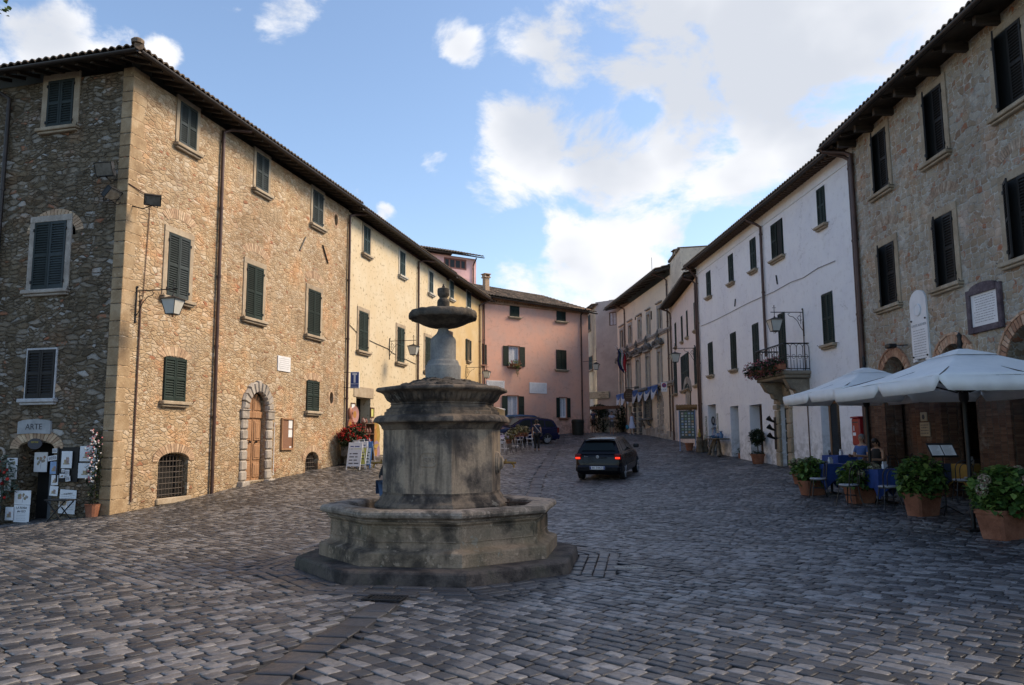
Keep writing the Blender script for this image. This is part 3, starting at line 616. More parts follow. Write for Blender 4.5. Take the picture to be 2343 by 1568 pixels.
def glazing(parent,x0,x1,z0,z1,y=.18,frame=M_WHITEP,fw=.05,mull=1,trans=0,curtain=False,name='casement'):
    mb=MB(); mb.bbox(x0,x0+fw,y,y+.05,z0,z1,.005); mb.bbox(x1-fw,x1,y,y+.05,z0,z1,.005); mb.bbox(x0+fw,x1-fw,y,y+.05,z0,z0+fw,.005); mb.bbox(x0+fw,x1-fw,y,y+.05,z1-fw,z1,.005)
    for i in range(mull): x=x0+(x1-x0)*(i+1)/(mull+1); mb.bbox(x-fw*.5,x+fw*.5,y+.001,y+.05,z0+fw,z1-fw,.005)
    for i in range(trans): z=z0+(z1-z0)*(i+1)/(trans+1); mb.bbox(x0+fw,x1-fw,y+.004,y+.05,z-.02,z+.02,.005)
    f=mb.build(name,frame,parent); g=MB(); g.box(x0+fw,x1-fw,y+.02,y+.028,z0+fw,z1-fw); g.build('pane',M_GLASS,f)
    if curtain:
        m=MB(); n=22
        for s in range(n): xa=x0+fw+(x1-x0-2*fw)*s/n; xb=x0+fw+(x1-x0-2*fw)*(s+1)/n; o=.02*math.sin(s*1.9); o2=.02*math.sin((s+1)*1.9); m.quad((xa,y+.012+o*.2,z0+fw),(xb,y+.012+o2*.2,z0+fw),(xb,y+.012+o2*.2,z1-fw),(xa,y+.012+o*.2,z1-fw),.5)
        m.build('curtain',m_plain('net_curtain',(.42,.45,.5),.9,.15,9),f)
    return f
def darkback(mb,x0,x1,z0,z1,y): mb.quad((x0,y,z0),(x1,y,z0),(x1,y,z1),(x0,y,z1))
def roof(b, x0, x1, ze, ov, depth, slope, left_ov=.0, right_ov=.0, gut=True, tw=.21, cl=.38, raft=.5, hipl=False, hipr=False, name='roof', raftmat=None, sag=0, eave_th=.06, zf=None):
    """barrel-tiled pitch rising from the eave into the building, with rafters and gutter"""
    xa,xb=x0-left_ov,x1+right_ov; n=max(1,round((xb-xa)/tw)); tw=(xb-xa)/n; k=6; m=int((depth+ov)/cl)
    mb=MB(); rows=[]; r=random.Random(int(x0*13+ze*7)); zf=zf or (lambda x:0)
    for j in range(m):
        for e in (0,1):
            yy=-ov+cl*(j+e); zz=ze+(yy+ov)*slope+.05*(1-e)
            for i in range(n*k+1):
                t=(i%k)/k; x=xa+tw*i/k; x=max(x,xa+yy+ov) if hipl else x; x=min(x,xb-yy-ov) if hipr else x; bump_=.075*abs(math.sin(pi*((i/k)%1.0))) ; rows.append((x, yy-(.012*r.random() if e==0 else 0), zz+bump_+zf(x)+sag*math.sin(pi*(x-xa)/(xb-xa))))
    W_=n*k+1; cols=[]
    tc_=[[r.random() for _ in range(n+1)] for _ in range(m)]
    for j in range(m):
        for e in (0,1): cols+= [tc_[j][min(i//k,n)]*.8+.2*(i%k==3) for i in range(W_)]
    fs=[]
    for j in range(2*m-1):
        for i in range(W_-1): fs.append((j*W_+i,j*W_+i+1,(j+1)*W_+i+1,(j+1)*W_+i))
    mb.add(rows,fs,cols)
    # closing lip at the eave so the tile mouths read as dark scallops
    vs=[];f2=[]
    for i in range(W_): x,y,z=rows[i]; vs+=[(x,y,z),(x,y+.01,z-.03)]
    f2=[(2*i,2*i+2,2*i+3,2*i+1) for i in range(W_-1)]; mb.add(vs,f2,.55)
    rr=mb.build(name,M_TILE,b)
    mb=MB(); e=.012
    z0=ze+zf(xa); z1=ze+zf(xb); D=depth+ov
    hl=D if hipl else 0; hr=D if hipr else 0; f5=.05
    mb.add([(xa+e+hl*0,-ov+f5,z0-.03),(xb-e,-ov+f5,z1-.03),(xb-e-hr,-ov+D,z1-.03+D*slope),(xa+e+hl,-ov+D,z0-.03+D*slope),(xa+e,-ov+f5,z0-.03-eave_th),(xb-e,-ov+f5,z1-.03-eave_th),(xb-e-hr,-ov+D,z1-.03+D*slope-eave_th),(xa+e+hl,-ov+D,z0-.03+D*slope-eave_th)],
           [(0,1,2,3),(7,6,5,4),(0,4,5,1),(1,5,6,2),(3,2,6,7),(0,3,7,4)],.4)
    # blank back slope closes the roof from behind
    mb.add([(xa+hl,-ov+D,z0+D*slope),(xb-hr,-ov+D,z1+D*slope),(xb-hr,-ov+2*D,z1-.3),(xa+hl,-ov+2*D,z0-.3)],[(0,1,2,3)],.4)
    mb.build('eave_boards',raftmat or M_WOODDK,rr)
    if raft:
        mb=MB(); nn=int((xb-xa)/raft)
        for i in range(nn+1):
            x=xa+.08+(xb-xa-.16)*i/max(1,nn); q=.04
            zz=ze+zf(x)-.03-eave_th-.002; st=len(mb.v)
            mb.add([(x-q,-ov+.10,zz),(x+q,-ov+.10,zz),(x+q,.06,zz+(ov-.04)*slope),(x-q,.06,zz+(ov-.04)*slope),(x-q,-ov+.10,zz-.06),(x+q,-ov+.10,zz-.06),(x+q,.06,zz-.10+(ov-.04)*slope),(x-q,.06,zz-.10+(ov-.04)*slope)],
                   [(0,1,2,3),(7,6,5,4),(0,4,5,1),(1,5,6,2),(2,6,7,3),(3,7,4,0)],random.random())
            if raft>=1: mb.build('rafter',raftmat or M_WOODDK,rr); mb=MB()
        if raft<1: mb.build('rafter_ends',raftmat or M_WOODDK,rr)
    if gut:
        mb=MB(); L=xb-xa; pr=[(.065*math.cos(a),.065*math.sin(a)) for a in [pi+pi*i/8 for i in range(9)]]; y0=-ov-.02; ze=ze-.07
        nseg=max(1,int(L/2))
        for i in range(nseg):
            xA=xa+L*i/nseg; xB=xa+L*(i+1)/nseg
            for (p,q) in zip(pr[:-1],pr[1:]): mb.quad((xA,y0+p[0],ze+.02+p[1]+zf(xA)),(xB,y0+p[0],ze+.02+p[1]+zf(xB)),(xB,y0+q[0],ze+.02+q[1]+zf(xB)),(xA,y0+q[0],ze+.02+q[1]+zf(xA)))
        mb.build('gutter',M_GUTTER,b,smooth=True)
    return rr
def downpipe(b,x,ze,ov,ztop,zbot,dx=0,r=.05,mat=None,lean=0,y=-.08):
    mb=MB(); mb.tube([(x+dx,-ov-.02,ze-.02),(x+dx,-ov+.02,ze-.14),(x+dx*.4,y-.12,ztop+.12),(x,y,ztop-.02),(x,y,ztop-.2),(x+lean,y,zbot)],r,10)
    L=ztop-zbot; n=max(2,int(L/2))
    for i in range(n): z=ztop-.3-(L-.5)*i/n; xx=x+lean*(ztop-z)/max(.1,L); mb.tube([(xx,y,z-.03),(xx,y,z+.03)],r*1.25,10); mb.box(xx-.01,xx+.01,y,.01,z-.01,z+.01)
    return mb.build('downpipe',mat or M_COPPER,b,smooth=60)
def brick_arch(mb, cx, hw, zs, rise, th, y0=-.012, y1=.02, n=None, a0=0, a1=pi):
    n=n or max(7,int((hw*pi)/.09))
    for i in range(n):
        A=a0+(a1-a0)*i/n+.012; B=a0+(a1-a0)*(i+1)/n-.012
        P=lambda a,e:(cx-(hw+e)*math.cos(a), zs+(rise+e)*math.sin(a))
        pl=[P(A,0),P(B,0),P(B,th),P(A,th)]; mb.prism(pl[::-1],y0-random.uniform(0,.006),y1,random.random())
def arch(b,*a,mat=None,name='brick_arch',rz=0,**k):
    mb=MB(); brick_arch(mb,*a,**k); o=mb.build(name,mat or M_BRICK,b); o.rotation_euler=(0,0,rz); return o
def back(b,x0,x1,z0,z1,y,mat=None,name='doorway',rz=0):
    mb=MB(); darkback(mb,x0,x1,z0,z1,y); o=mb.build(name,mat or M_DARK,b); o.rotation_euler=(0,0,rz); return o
def ties(b,F,p,q):
    (x0,z0),(x1,z1)=F.h(*p),F.h(*q); mb=MB(); mb.tube([(x0,-.03,z0),(x1,-.03,z1)],.025,6); mb.build('wall_tie',M_IRON,b)
def wins(F,L):
    out=[]
    for (a,b,c,d) in L:
        x0,z1=F.h(a,b); x1,z0=F.h(c,d); out.append((x0,x1,z0,z1))
    return out
def lump_text(mb,x0,x1,z,hh,y,rng,gap=.25):
    x=x0
    while x<x1-hh:
        w=rng.uniform(.6,2.6)*hh*1.4; mb.box(x,min(x+w,x1),y,y+.001,z,z+hh*.6); x+=w+hh*.7
def plaque(F,x0,x1,z0,z1,label,lines=8,mat=M_MARBLE,ink=M_GREYINK,t=.03,name='plaque',studs=False,cat='plaque',fr=(.12,.9),th=.02,y=0,seed=1,margin=.1):
    r=thing(name,label,cat,F.P((x0+x1)/2,y,z0),F.rz); w=(x1-x0)/2; h=z1-z0; mb=MB(); mb.bbox(-w,w,-t,-.001,0,h,.004); mb.build('slab',mat,r)
    rg=random.Random(seed); m=MB()
    for i in range(lines):
        z=h*(1-fr[0]-(fr[1]-fr[0])*(i+.5)/lines); q=rg.uniform(.0,.25)*w; lump_text(m,-w*(1-margin)+q,w*(1-margin)-q,z,th,-t-.0015,rg)
    if lines: m.build('lettering',ink,r)
    if studs:
        m=MB()
        for x in (-w*.88,w*.88):
            for z in (h*.07,h*.93): m.tube([(x,-t-.015,z),(x,-t,z)],.018,8)
        m.build('stud',M_IRON,r)
    return r

# ------------------------------------------------------------ stone corner house (left)
b=thing('stone_house','tall honey coloured rubble stone house on the left corner with grey green shutters','house',FA.P(0),FA.rz)
LA_top=wins(FA,[(412,230.7,446.4,351.8),(586,347.4,611.2,447.7),(715.3,432.3,736.5,524.8)])
LA_mid=wins(FA,[(385.4,530.6,427.8,690.7),(564,602,597.5,735.9),(704.4,659.9,730,772.5)])
LA_low=wins(FA,[(375.9,815,420.7,920.3),(701.3,869.6,727.3,942.2)])
Z0=-1.5; XE=12.02; ZT=10.52
doorA=(5.42,6.46,.42,3.42,.52,.55)
gr1=(1.57,2.74,.22,1.32,.20,.35); gr2=(9.04,9.95,.50,1.22,.28,.35)
def oculus(cx,cz,rx,rz_): return (cx,cz,rx,rz_)
mb=MB(); wall(mb,0,XE,Z0,ZT,[doorA,gr1,gr2,(10.78,11.06,9.62,10.04,.14,.3),(10.72,11.02,2.94,3.36,.15,.3)]); shell(mb,0,XE,Z0,ZT,8,left=False); mb.build('wall',M_RUB,b)
# the end wall turns the corner
dz=FD.rz-FA.rz
doorD=(-2.62,-1.62,-.55,1.62,.16,.6)
mb=MB(); wall(mb,-9,0,-2,10.53,[doorD,(-2.62,-1.42,6.55,6.98,.38,.3)]); eo=mb.build('wall',M_RUBD,b); eo.rotation_euler=(0,0,dz); eo['label']='end wall with its shade put into grey brown stone'
END=bpy.data.objects.new('end_wall_openings',None)
bpy.data.objects.remove(END)
for i,(x0,x1,z0,z1) in enumerate(LA_top): window(b,x0,x1,z0,z1,M_SHUTG)
for i,(x0,x1,z0,z1) in enumerate(LA_mid): window(b,x0,x1,z0,z1,M_SHUT if i else M_SHUTG,fw=.16)
for i,(x0,x1,z0,z1) in enumerate(LA_low): window(b,x0,x1,z0,z1,M_SHUT,fw=0)
for (x0,x1,z0,z1) in LA_mid: arch(b,(x0+x1)/2,(x1-x0)*.62,z1+.22,.20,.26,-.006,.01,a0=.45,a1=pi-.45)
for (x0,x1,z0,z1) in LA_low: arch(b,(x0+x1)/2,(x1-x0)*.55,z1-.06,.10,.24,-.008,.01,n=11,a0=.3,a1=pi-.3)
for h in (gr1,gr2): arch(b,(h[0]+h[1])/2,(h[1]-h[0])/2+.02,h[3]-h[4],h[4]+.02,.22,-.02,.03)
for (cx,cz) in ((10.92,9.83),(10.87,3.15)): arch(b,cx,.15,cz,.22,.10,-.006,.02,n=22,a0=0,a1=2*pi)
# quoins on the corner
mb=MB(); z=-.35; i=0
while z<10.4:
    h=random.uniform(.24,.42); L=random.uniform(.26,.58) ; mb.bbox(-.006,L,-.006,.3,z,z+h-.014,.012,random.uniform(.3,.7)); z+=h; i+=1
mb.build('quoins',M_QUOIN,b)
# arched portal with rusticated surround
ocx=(5.42+6.46)/2; hw=.52; zs=2.90
mb=MB()
zz=.45
while zz<2.2:
    h=.30; 
    for s in (-1,1):
        xa,xb=(ocx-hw-.34,ocx-hw) if s<0 else (ocx+hw,ocx+hw+.34)
        mb.bbox(xa,xb,-.07,.06,zz+.006,zz+h-.006,.04,random.random())
    zz+=h
for s in (-1,1):
    xa,xb=(ocx-hw-.38,ocx-hw+.0) if s<0 else (ocx+hw,ocx+hw+.38); mb.bbox(xa,xb,-.09,.06,zz+.01,zz+.24,.02,.6); mb.bbox(xa-.02,xb+.02,-.11,.06,zz+.242,zz+.30,.02,.6)
    xa,xb=(ocx-hw-.40,ocx-hw-.0) if s<0 else (ocx+hw,ocx+hw+.40); mb.bbox(xa,xb,-.17,.06,.25,.448,.02,.5)
zs=zz+.30
na=11
for i in range(na):
    A=pi*i/na+.02; B=pi*(i+1)/na-.02; P=lambda a,rx,rz_:(ocx-rx*math.cos(a),zs+rz_*math.sin(a)); o_=.36 if i%2 else .32; am=(A+B)/2
    base_=[P(A,hw,.52),P(B,hw,.52),P(B,hw+o_,.52+o_),P(A,hw+o_,.52+o_)]; cx_=sum(p[0] for p in base_)/4; cz_=sum(p[1] for p in base_)/4
    top_=[(cx_+(p[0]-cx_)*.72,cz_+(p[1]-cz_)*.82) for p in base_]
    vs=[(x,.04,z) for x,z in base_]+[(x,-.03,z) for x,z in base_]+[(x,-.10,z) for x,z in top_]
    mb.add(vs,[(0,1,5,4),(1,2,6,5),(2,3,7,6),(3,0,4,7),(4,5,9,8),(5,6,10,9),(6,7,11,10),(7,4,8,11),(8,9,10,11)],random.random())
# splayed inner reveal
mb.build('portal_surround',M_GREYST,b)
mb=MB(); mb.bbox(ocx-hw-.44,ocx+hw+.44,-.42,.56,.10,.30,.02); mb.bbox(ocx-hw-.01,ocx+hw+.01,.0,.60,.302,.44,.01); mb.build('doorstep',M_PSTONE,b)
mb=MB(); zd0=.44; yb=.42
n=14; zsd=zs-.0
yb=.15
poly=[(ocx-hw,zd0),(ocx+hw,zd0)]+[(ocx+hw*math.cos(pi*i/n),zsd+.52*math.sin(pi*i/n)) for i in range(n+1)]
mb.prism(poly,yb,yb+.04)
for s in (-1,1):
    xa=ocx+(.02 if s>0 else -hw+.03); xb=ocx+(hw-.03 if s>0 else -.02)
    for za,zb in ((zd0+.08,zd0+.52),(zd0+.60,zd0+1.1),(zd0+1.18,zsd-.32)):
        mb.bbox(xa+.05,xb-.05,yb-.03,yb+.01,za,zb,.02); mb.bbox(xa+.11,xb-.11,yb-.045,yb-.01,za+.06,zb-.06,.02)
    mb.bbox(xa+.04,xb-.06,yb-.02,yb+.01,zsd-.02,zsd+.26,.02)
mb.bbox(ocx-hw,ocx+hw,yb-.05,yb+.01,zsd-.26,zsd-.06,.02); mb.bbox(ocx-.02,ocx+.02,yb-.02,yb,zd0,zsd+.45,.005)
d=mb.build('door',M_DOOR,b); mb=MB()
for s in (-1,1): mb.lathe([(.0,0),(.05,.0),(.06,.01),(.02,.02),(.03,.05),(.0,.06)],10); 
mb2=MB()
for s in (-.17,.17): mb2.tube([(ocx+s,yb-.03,zd0+1.14),(ocx+s,yb-.09,zd0+1.14)],[.035,.028],8)
mb2.build('knocker',M_IRON,d)
for h in (gr1,gr2):
    mb=MB(); darkback(mb,h[0]-.1,h[1]+.1,h[2]-.1,h[3]+.1,.34); o=mb.build('cellar_window',M_DARK,b)
    mb=MB()
    nv=max(4,int((h[1]-h[0])/.13)); nh=max(4,int((h[3]-h[2])/.13))
    for i in range(nv): x=h[0]+(h[1]-h[0])*(i+.5)/nv; mb.tube([(x,.12,h[2]),(x,.12,h[3]-.02)],.011,5)
    for i in range(nh): z=h[2]+(h[3]-h[2])*(i+.5)/nh; mb.tube([(h[0],.12,z),(h[1],.12,z)],.011,5)
    mb.build('iron_grille',m_plain('rusty_iron',(.07,.055,.045),.7,.2),o)
    mb=MB(); mb.bbox(h[0]-.05,h[1]+.12,-.06,.3,h[2]-.16,h[2],.02); mb.build('sill',M_PSTONE,o)
back(b,10.7,11.1,9.5,10.1,.28,m_plain('dusty_pane',(.10,.085,.07),.6),'oculus_pane'); back(b,10.65,11.1,2.85,3.4,.28,MATS['dusty_pane'],'oculus_pane')
# end wall windows (children of the house, in the end wall's own frame)
for (q,mat_,tr,fw) in (((113.8,187.9,165.9,289),M_SHUTG,M_PSTONE,.17),((83,511,145,661.6),M_SHUTG,M_GREYST,.15),((66.9,802.3,122.4,911.7),M_SHUTK,m_plain('old_white_frame',(.42,.42,.43),.7,.15),.045)):
    (x0,x1,z0,z1)=wins(FD,[q])[0]; w=window(b,x0,x1,z0,z1,mat_,tr,fw=fw,sill=True); w.rotation_euler=(0,0,dz)
arch(b,-2.02,.62,6.60,.40,.22,-.012,.02,a0=.1,a1=pi-.1,rz=dz); arch(b,-2.1,.36,2.95-.22,.1,.24,-.008,.01,n=9,a0=.25,a1=pi-.25,rz=dz); arch(b,(doorD[0]+doorD[1])/2,.52,1.46,.2,.24,-.02,.02,rz=dz)
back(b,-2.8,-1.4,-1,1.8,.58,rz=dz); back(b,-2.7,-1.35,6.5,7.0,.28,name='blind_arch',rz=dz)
mb=MB(); mb.bbox(-1.92,-1.66,.2,.26,-.5,1.0,.01); mb.build('door',m_plain('grey_blue_door',(.07,.08,.09),.7),b).rotation_euler=(0,0,dz)
roof(b,0,XE,10.68,.62,5,.32,left_ov=.60,raft=.42,hipl=True)
# hipped pitch over the end wall
rr=roof(b,-9,0,10.70,.62,5,.32,right_ov=.60,raft=.42,hipr=True); rr.rotation_euler=(0,0,dz)
for ch in b.children:
    if ch.name.startswith('gutter') and ch.rotation_euler[2]==0 and min(v.co.x for v in ch.data.vertices)<-5: ch.rotation_euler=(0,0,dz)
mb=MB(); mb.tube([(-.62,-.62,10.76),(4.4,4.6,12.36)],.11,8,.7); mb.lathe([(.14,0),(.15,.08),(.11,.12),(0,.14)],10,loc=(-.60,-.55,10.80),c=.6); mb.build('hip_tiles',M_TILE,b)
downpipe(b,3.58,10.68,.62,10.38,.12,dx=.55,lean=.12); downpipe(b,11.97,10.68,.62,10.30,.72,dx=.8,lean=.05)
dp=downpipe(b,-3.62,10.68,.62,10.2,-.6,dx=-.5,mat=M_GUTTER); dp.rotation_euler=(0,0,dz)
ties(b,FA,(697.5,543),(684,573.5)); ties(b,FA,(736.6,561.3),(748.7,603.5))
mb=MB(); x,z=FA.h(311,676); mb.tube([(.62,-.03,5.0),(.64,-.03,.2)],.02,6); mb.tube([(.78,-.02,7.6),(.70,-.02,5.1)],.010,5); mb.tube([(.0,-.02,7.68),(.4,-.03,7.62),(.78,-.02,7.6),(.9,-.05,7.6)],.012,5); mb.build('cable_conduit',m_plain('rust_conduit',(.10,.05,.035),.7),b)
mb=MB(); mb.tube([(6.93,-.03,.55),(6.93,-.03,2.2)],.012,5); mb.build('white_conduit',M_WHITEP,b)

# ------------------------------------------------------------ cream house
X0,X1,X2=12.02,24.3,31.5
b=thing('cream_house','flaking cream plastered house between the stone house and the yellow house','house',FA.P(X0),FA.rz)
o_=X0
def sh(L,o): return [(x0-o,x1-o,z0,z1) for (x0,x1,z0,z1) in L]
C_top=sh(wins(FA,[(831.2,515.2,844.7,587.6),(914,573.3,924.9,635.4),(980.8,620,989.1,674.6)]),o_)
C_mid=sh(wins(FA,[(820.4,710.2,839.3,806.9),(908.1,747.4,922.7,832)]),o_); C_mid.append((20.9-o_,21.8-o_,5.0,6.7))
shop=(13.01-o_,14.40-o_,.75,3.30,0,.45)
ztc=lambda x:10.46-.012*x
mb=MB(); wall(mb,0,X1-X0,-1,ztc,[shop,(17.2-o_,18.3-o_,.9,3.4,.5,.4)],extra_x=(4,8)); shell(mb,0,X1-X0,-1,10.3,8); mb.build('wall',M_CREAM,b)
M_BLTRIM=m_plain('pale_trim_paint',(.42,.40,.35),.8,.12); M_SHUTB=m_plain('blue_green_shutter_paint',(.022,.042,.046),.6,.15,4,attr=.15,spec=.2)
for i,q in enumerate(C_top): window(b,*q,M_SHUTB,M_BLTRIM if i else M_PSTONE,fw=.12)
for i,q in enumerate(C_mid): window(b,*q,M_SHUT,M_PSTONE,fw=.16)
mb=MB(); mb.bbox(shop[0]-.25,shop[1]+.25,-.03,.1,shop[3]+.0,shop[3]+.42,.01); mb.build('lintel',M_PSTONE,b)
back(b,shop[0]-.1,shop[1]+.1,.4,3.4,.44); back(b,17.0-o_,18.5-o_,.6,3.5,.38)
glazing(b,shop[0],shop[0]+.75,1.0,2.55,.38,M_BROWN,.06,0,0,name='shop_door')
mb=MB(); mb.bbox(shop[0]-.1,shop[1]+.3,-.35,.42,.55,.78,.02); mb.build('doorstep',M_PSTONE,b)
mb=MB(); brick_arch(mb,17.75-o_,.62,2.9,.6,.2,-.02,.02); mb.build('arch_surround',M_PSTONE,b)
roof(b,0,X1-X0,10.60,.62,5,.32,raft=.42,zf=lambda x:-.012*max(0,x))
downpipe(b,19.75-o_,10.5,.62,10.2,1.15,dx=.8)
mb=MB(); 
p=[FA.h(*q) for q in ((797,845/1.0) if False else (812,612+240*0),(0,0))][:0]
pts=[(12.2,6.05),(13.2,5.75),(14.8,5.62),(16.1,5.55),(16.7,5.42),(19.6,5.2)]
mb.tube([(x-o_,-.02,z) for x,z in pts],.012,5); mb.build('cable',M_IRON,b)
# ------------------------------------------------------------ yellow house
b=thing('yellow_house','ochre yellow plastered house at the far end of the left row','house',FA.P(X1),FA.rz)
Y_top=sh(wins(FA,[(1028.3,641.6,1036.4,686.7),(1066.7,664.5,1076,708.3)]),X1); ym=sh(wins(FA,[(1063.8,775,1077,828)]),X1)[0]
yw=ym[1]-ym[0]; yx=(ym[0]+ym[1])/2; yo=(yx-yw*.22,yx+yw*.22,ym[2],ym[3])
mb=MB(); L=X2-X1; wall(mb,0,L,-1,10.22,[(yo[0],yo[1],yo[2],yo[3],0,.2)]); shell(mb,0,L,-1,10.2,8); mb.build('wall',M_YELLOW,b)
for q in Y_top: window(b,*q,M_SHUTB,M_BLTRIM,fw=.08)
w=window(b,yo[0],yo[1],yo[2],yo[3],M_SHUT,M_PSTONE,fw=.06,open_='both'); glazing(w,*yo,.12,M_WHITEP,.05,1)
x,z=FA.h(1026,757); x2,z2=FA.h(1035,782); mb=MB(); surround(mb,x-X1,x2-X1,z2,z,.05,.02,True); wq=mb.build('window',M_PSTONE,b)
mb=MB(); mb.box(x-X1,x2-X1,-.006,.01,z2,z); mb.build('pane',M_GLASS,wq)
roof(b,0,L,10.40,.62,5,.32,right_ov=.75,raft=.42,zf=lambda x:0)
downpipe(b,30.75-X1,10.35,.62,9.9,1.5,dx=.5)
# awning over the last doorway of the yellow house
zz=lambda z,s,L:[tuple((z[i%2]+q[i]*s)/1.6532 for i in range(4)) for q in L]
# ------------------------------------------------------------ salmon pink house facing down the square
b=thing('pink_house','salmon pink plastered house with green shutters facing down the square','house',FP.P(0),FP.rz)
Z1=(1750,1000);S1=.4464
pt=wins(FP,zz(Z1,S1,[(398,307,477,450),(792,347,870,487)])); pm=wins(FP,zz(Z1,S1,[(387,692,478,868),(790,725,877,895),(120,675,172,852)])); pl=wins(FP,zz(Z1,S1,[(378,1114,470,1285),(820,1130,880,1300)]))
LW=8.75; holes=[(q[0],q[1],q[2],q[3],0,.2) for q in (pm[0],pm[2],pl[0],pl[1])]
mb=MB(); wall(mb,-.5,LW,0,10.55,holes); shell(mb,-.5,LW,0,10.5,9); mb.build('wall',M_PINK,b)
for q in pt: window(b,*q,M_SHUT,M_WHITEP if 0 else M_PSTONE,fw=0)
window(b,*pm[1],M_SHUT,M_PSTONE,fw=0)
for q,op in ((pm[0],1),(pm[2],1),(pl[0],1),(pl[1],0)):
    w=window(b,*q,M_SHUT,m_plain('red_brown_trim',(.25,.12,.08),.8),fw=.05,open_='both'); glazing(w,*q,.10,M_WHITEP,.07,1,curtain=True)
# dentil cornice
mb=MB(); mb.bbox(-.5,LW+.05,-.10,.02,10.20,10.32,.01); mb.bbox(-.5,LW+.1,-.22,.02,10.44,10.56,.01)
n=44
for i in range(n): x=-.45+(LW+.4)*(i+.5)/n; mb.box(x-.05,x+.05,-.16,.01,10.322,10.438)
mb.build('cornice',m_stone('brick_cornice',[(.22,.13,.08),(.32,.19,.12),(.38,.26,.18)],2,.1),b)
roof(b,-.5,LW,10.62,.45,6.2,.34,right_ov=.45,raft=0,tw=.22,cl=.42,zf=lambda x:-.035*(x))
downpipe(b,8.05,10.55,.45,10.1,2.2,dx=.1)
downpipe(b,.12,10.55,.45,10.1,1.7,dx=.0)
c=thing('chimney','small red brick chimney with a cowl on the salmon pink roof','chimney',FP.P(1.75,2.2,12.0-.4),FP.rz)
mb=MB(); mb.bbox(-.17,.17,-.17,.17,-.6,.75,.01); mb.build('stack',M_BRICK,c); mb=MB(); mb.bbox(-.24,.24,-.24,.24,.75,.82,.01); mb.bbox(-.2,-.14,-.2,.2,.82,.98,.005); mb.bbox(.14,.2,-.2,.2,.82,.98,.005); mb.bbox(-.26,.26,-.26,.26,.98,1.04,.01); mb.build('cowl',M_BRICK,c)
plaque(FP,*(lambda q:(q[0][0],q[0][1],q[0][2],q[0][3]))(wins(FP,zz(Z1,S1,[(200,982,352,1082)]))),'white inscribed plaque with corner bolts, the left one on the salmon pink wall',9,studs=True,seed=3,th=.035)
plaque(FP,*(lambda q:(q[0][0],q[0][1],q[0][2],q[0][3]))(wins(FP,zz(Z1,S1,[(563,1000,710,1098)]))),'wide white marble plaque with faint lettering, centre of the salmon pink wall',6,seed=4,th=.03,ink=m_plain('faint_ink',(.5,.5,.52),.8))

# ------------------------------------------------------------ rose upper storey behind the left row
FT=Frame((-2.75,58.0),adir(56)); 
t0,zt=FT.h(1089,584); tl,_=FT.h(985,545)
b=thing('rose_house','rose pink house with red framed windows rising behind the yellow house','house',FT.P(t0),FT.rz)
mb=MB(); q=wins(FT,[((1250+960*.4464)/1.6532,(700+610*.4464)/1.6532,(1250+1150*.4464)/1.6532,(700+725*.4464)/1.6532)])[0]; q=(q[0]-t0,q[1]-t0,q[2],q[3])
ztp=FT.h(1087,589)[1]-.15
mb=MB(); wall(mb,-11,0,2,ztp,[(q[0],q[1],q[2],q[3],0,.15)]); shell(mb,-11,0,2,ztp,7); mb.build('wall',M_TOWER,b)
w=glazing(b,q[0],q[1],q[2],q[3],.02,m_plain('red_brown_frame',(.22,.07,.05),.6),.12,3,name='window')
roof(b,-11,0,ztp+.12,.5,4,.30,right_ov=.4,raft=0,tw=.24,cl=.45)
downpipe(b,-.3,ztp,.5,ztp-.5,3,dx=0)

# ------------------------------------------------------------ pale corner house at the back of the lane
FQ=Frame((6.84,63.0),adir(128.9)); b=thing('corner_house','cream and grey corner house at the far end beyond the palace','house',FQ.P(0),FQ.rz)
ztq=FQ.h(1370,698)[1]
Q1=wins(FQ,zz((2150,900),.3188,[(480,887,565,1035)]))[0]
mb=MB(); wall(mb,0,3.2,1,ztq+.25,[(Q1[0],Q1[1],Q1[2],Q1[3],0,.15)]); mb.build('wall',M_GREYP,b)  # right face greyed: the cream wall's shade is put into this render
glazing(b,*Q1,.05,M_BROWN,.06,1,curtain=True,name='window')
FQ2=Frame((6.84,63.0),adir(172.7)); dq=FQ2.rz-FQ.rz
mb=MB(); wall(mb,-9,0,1,ztq+.0,[(-2.6,-1.3,1,5.0,.5,.3)]); shell(mb,-9,0,1,ztq,.0,right=False); mb.build('wall',M_CREAM2,b).rotation_euler=(0,0,dq)
for L_ in ((230,930,262,1090),(232,1425,287,1560)):
    q=wins(FQ2,zz((2150,900),.3188,[L_]))[0]; q=(max(q[0],-5.5),min(q[1],-.9),q[2],q[3]); window(b,*q,M_SHUT,M_PSTONE,fw=.05).rotation_euler=(0,0,dq)
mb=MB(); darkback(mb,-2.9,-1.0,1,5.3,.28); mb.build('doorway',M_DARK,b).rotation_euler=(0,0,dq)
rq=roof(b,-9,0,ztq,.35,4,.22,right_ov=.2,raft=0,tw=.24,cl=.5,gut=False); rq.rotation_euler=(0,0,dq)
s=thing('restaurant_sign','pale board lettered BAR RISTORANTE on the corner of the cream and grey house','sign',FQ.P(.0,-.12,FQ.h(1385,920)[1]),FQ.rz)
x0,z1=FQ.h((2200+395*.1658)/1.6532,(1420+375*.1658)/1.6532); x1,z0=FQ.h((2200+640*.1658)/1.6532,(1420+525*.1658)/1.6532); zc_=FQ.h(1385,920)[1]
M_SIGN=m_plain('aged_cream_board',(.42,.42,.30),.7)
mb=MB(); mb.bbox(x0-.9,x1,-.05,.05,z0-zc_,z1-zc_,.02); mb.build('board',M_SIGN,s); h=z1-z0; xc=(x0+x1)/2
text('BAR',h*.27,s,M_INK,(xc,-.053,z0-zc_+h*.8)); text('RISTORANTE',h*.25,s,M_INK,(xc,-.053,z0-zc_+h*.5)); text('PIZZERIA',h*.25,s,M_INK,(xc,-.053,z0-zc_+h*.2))
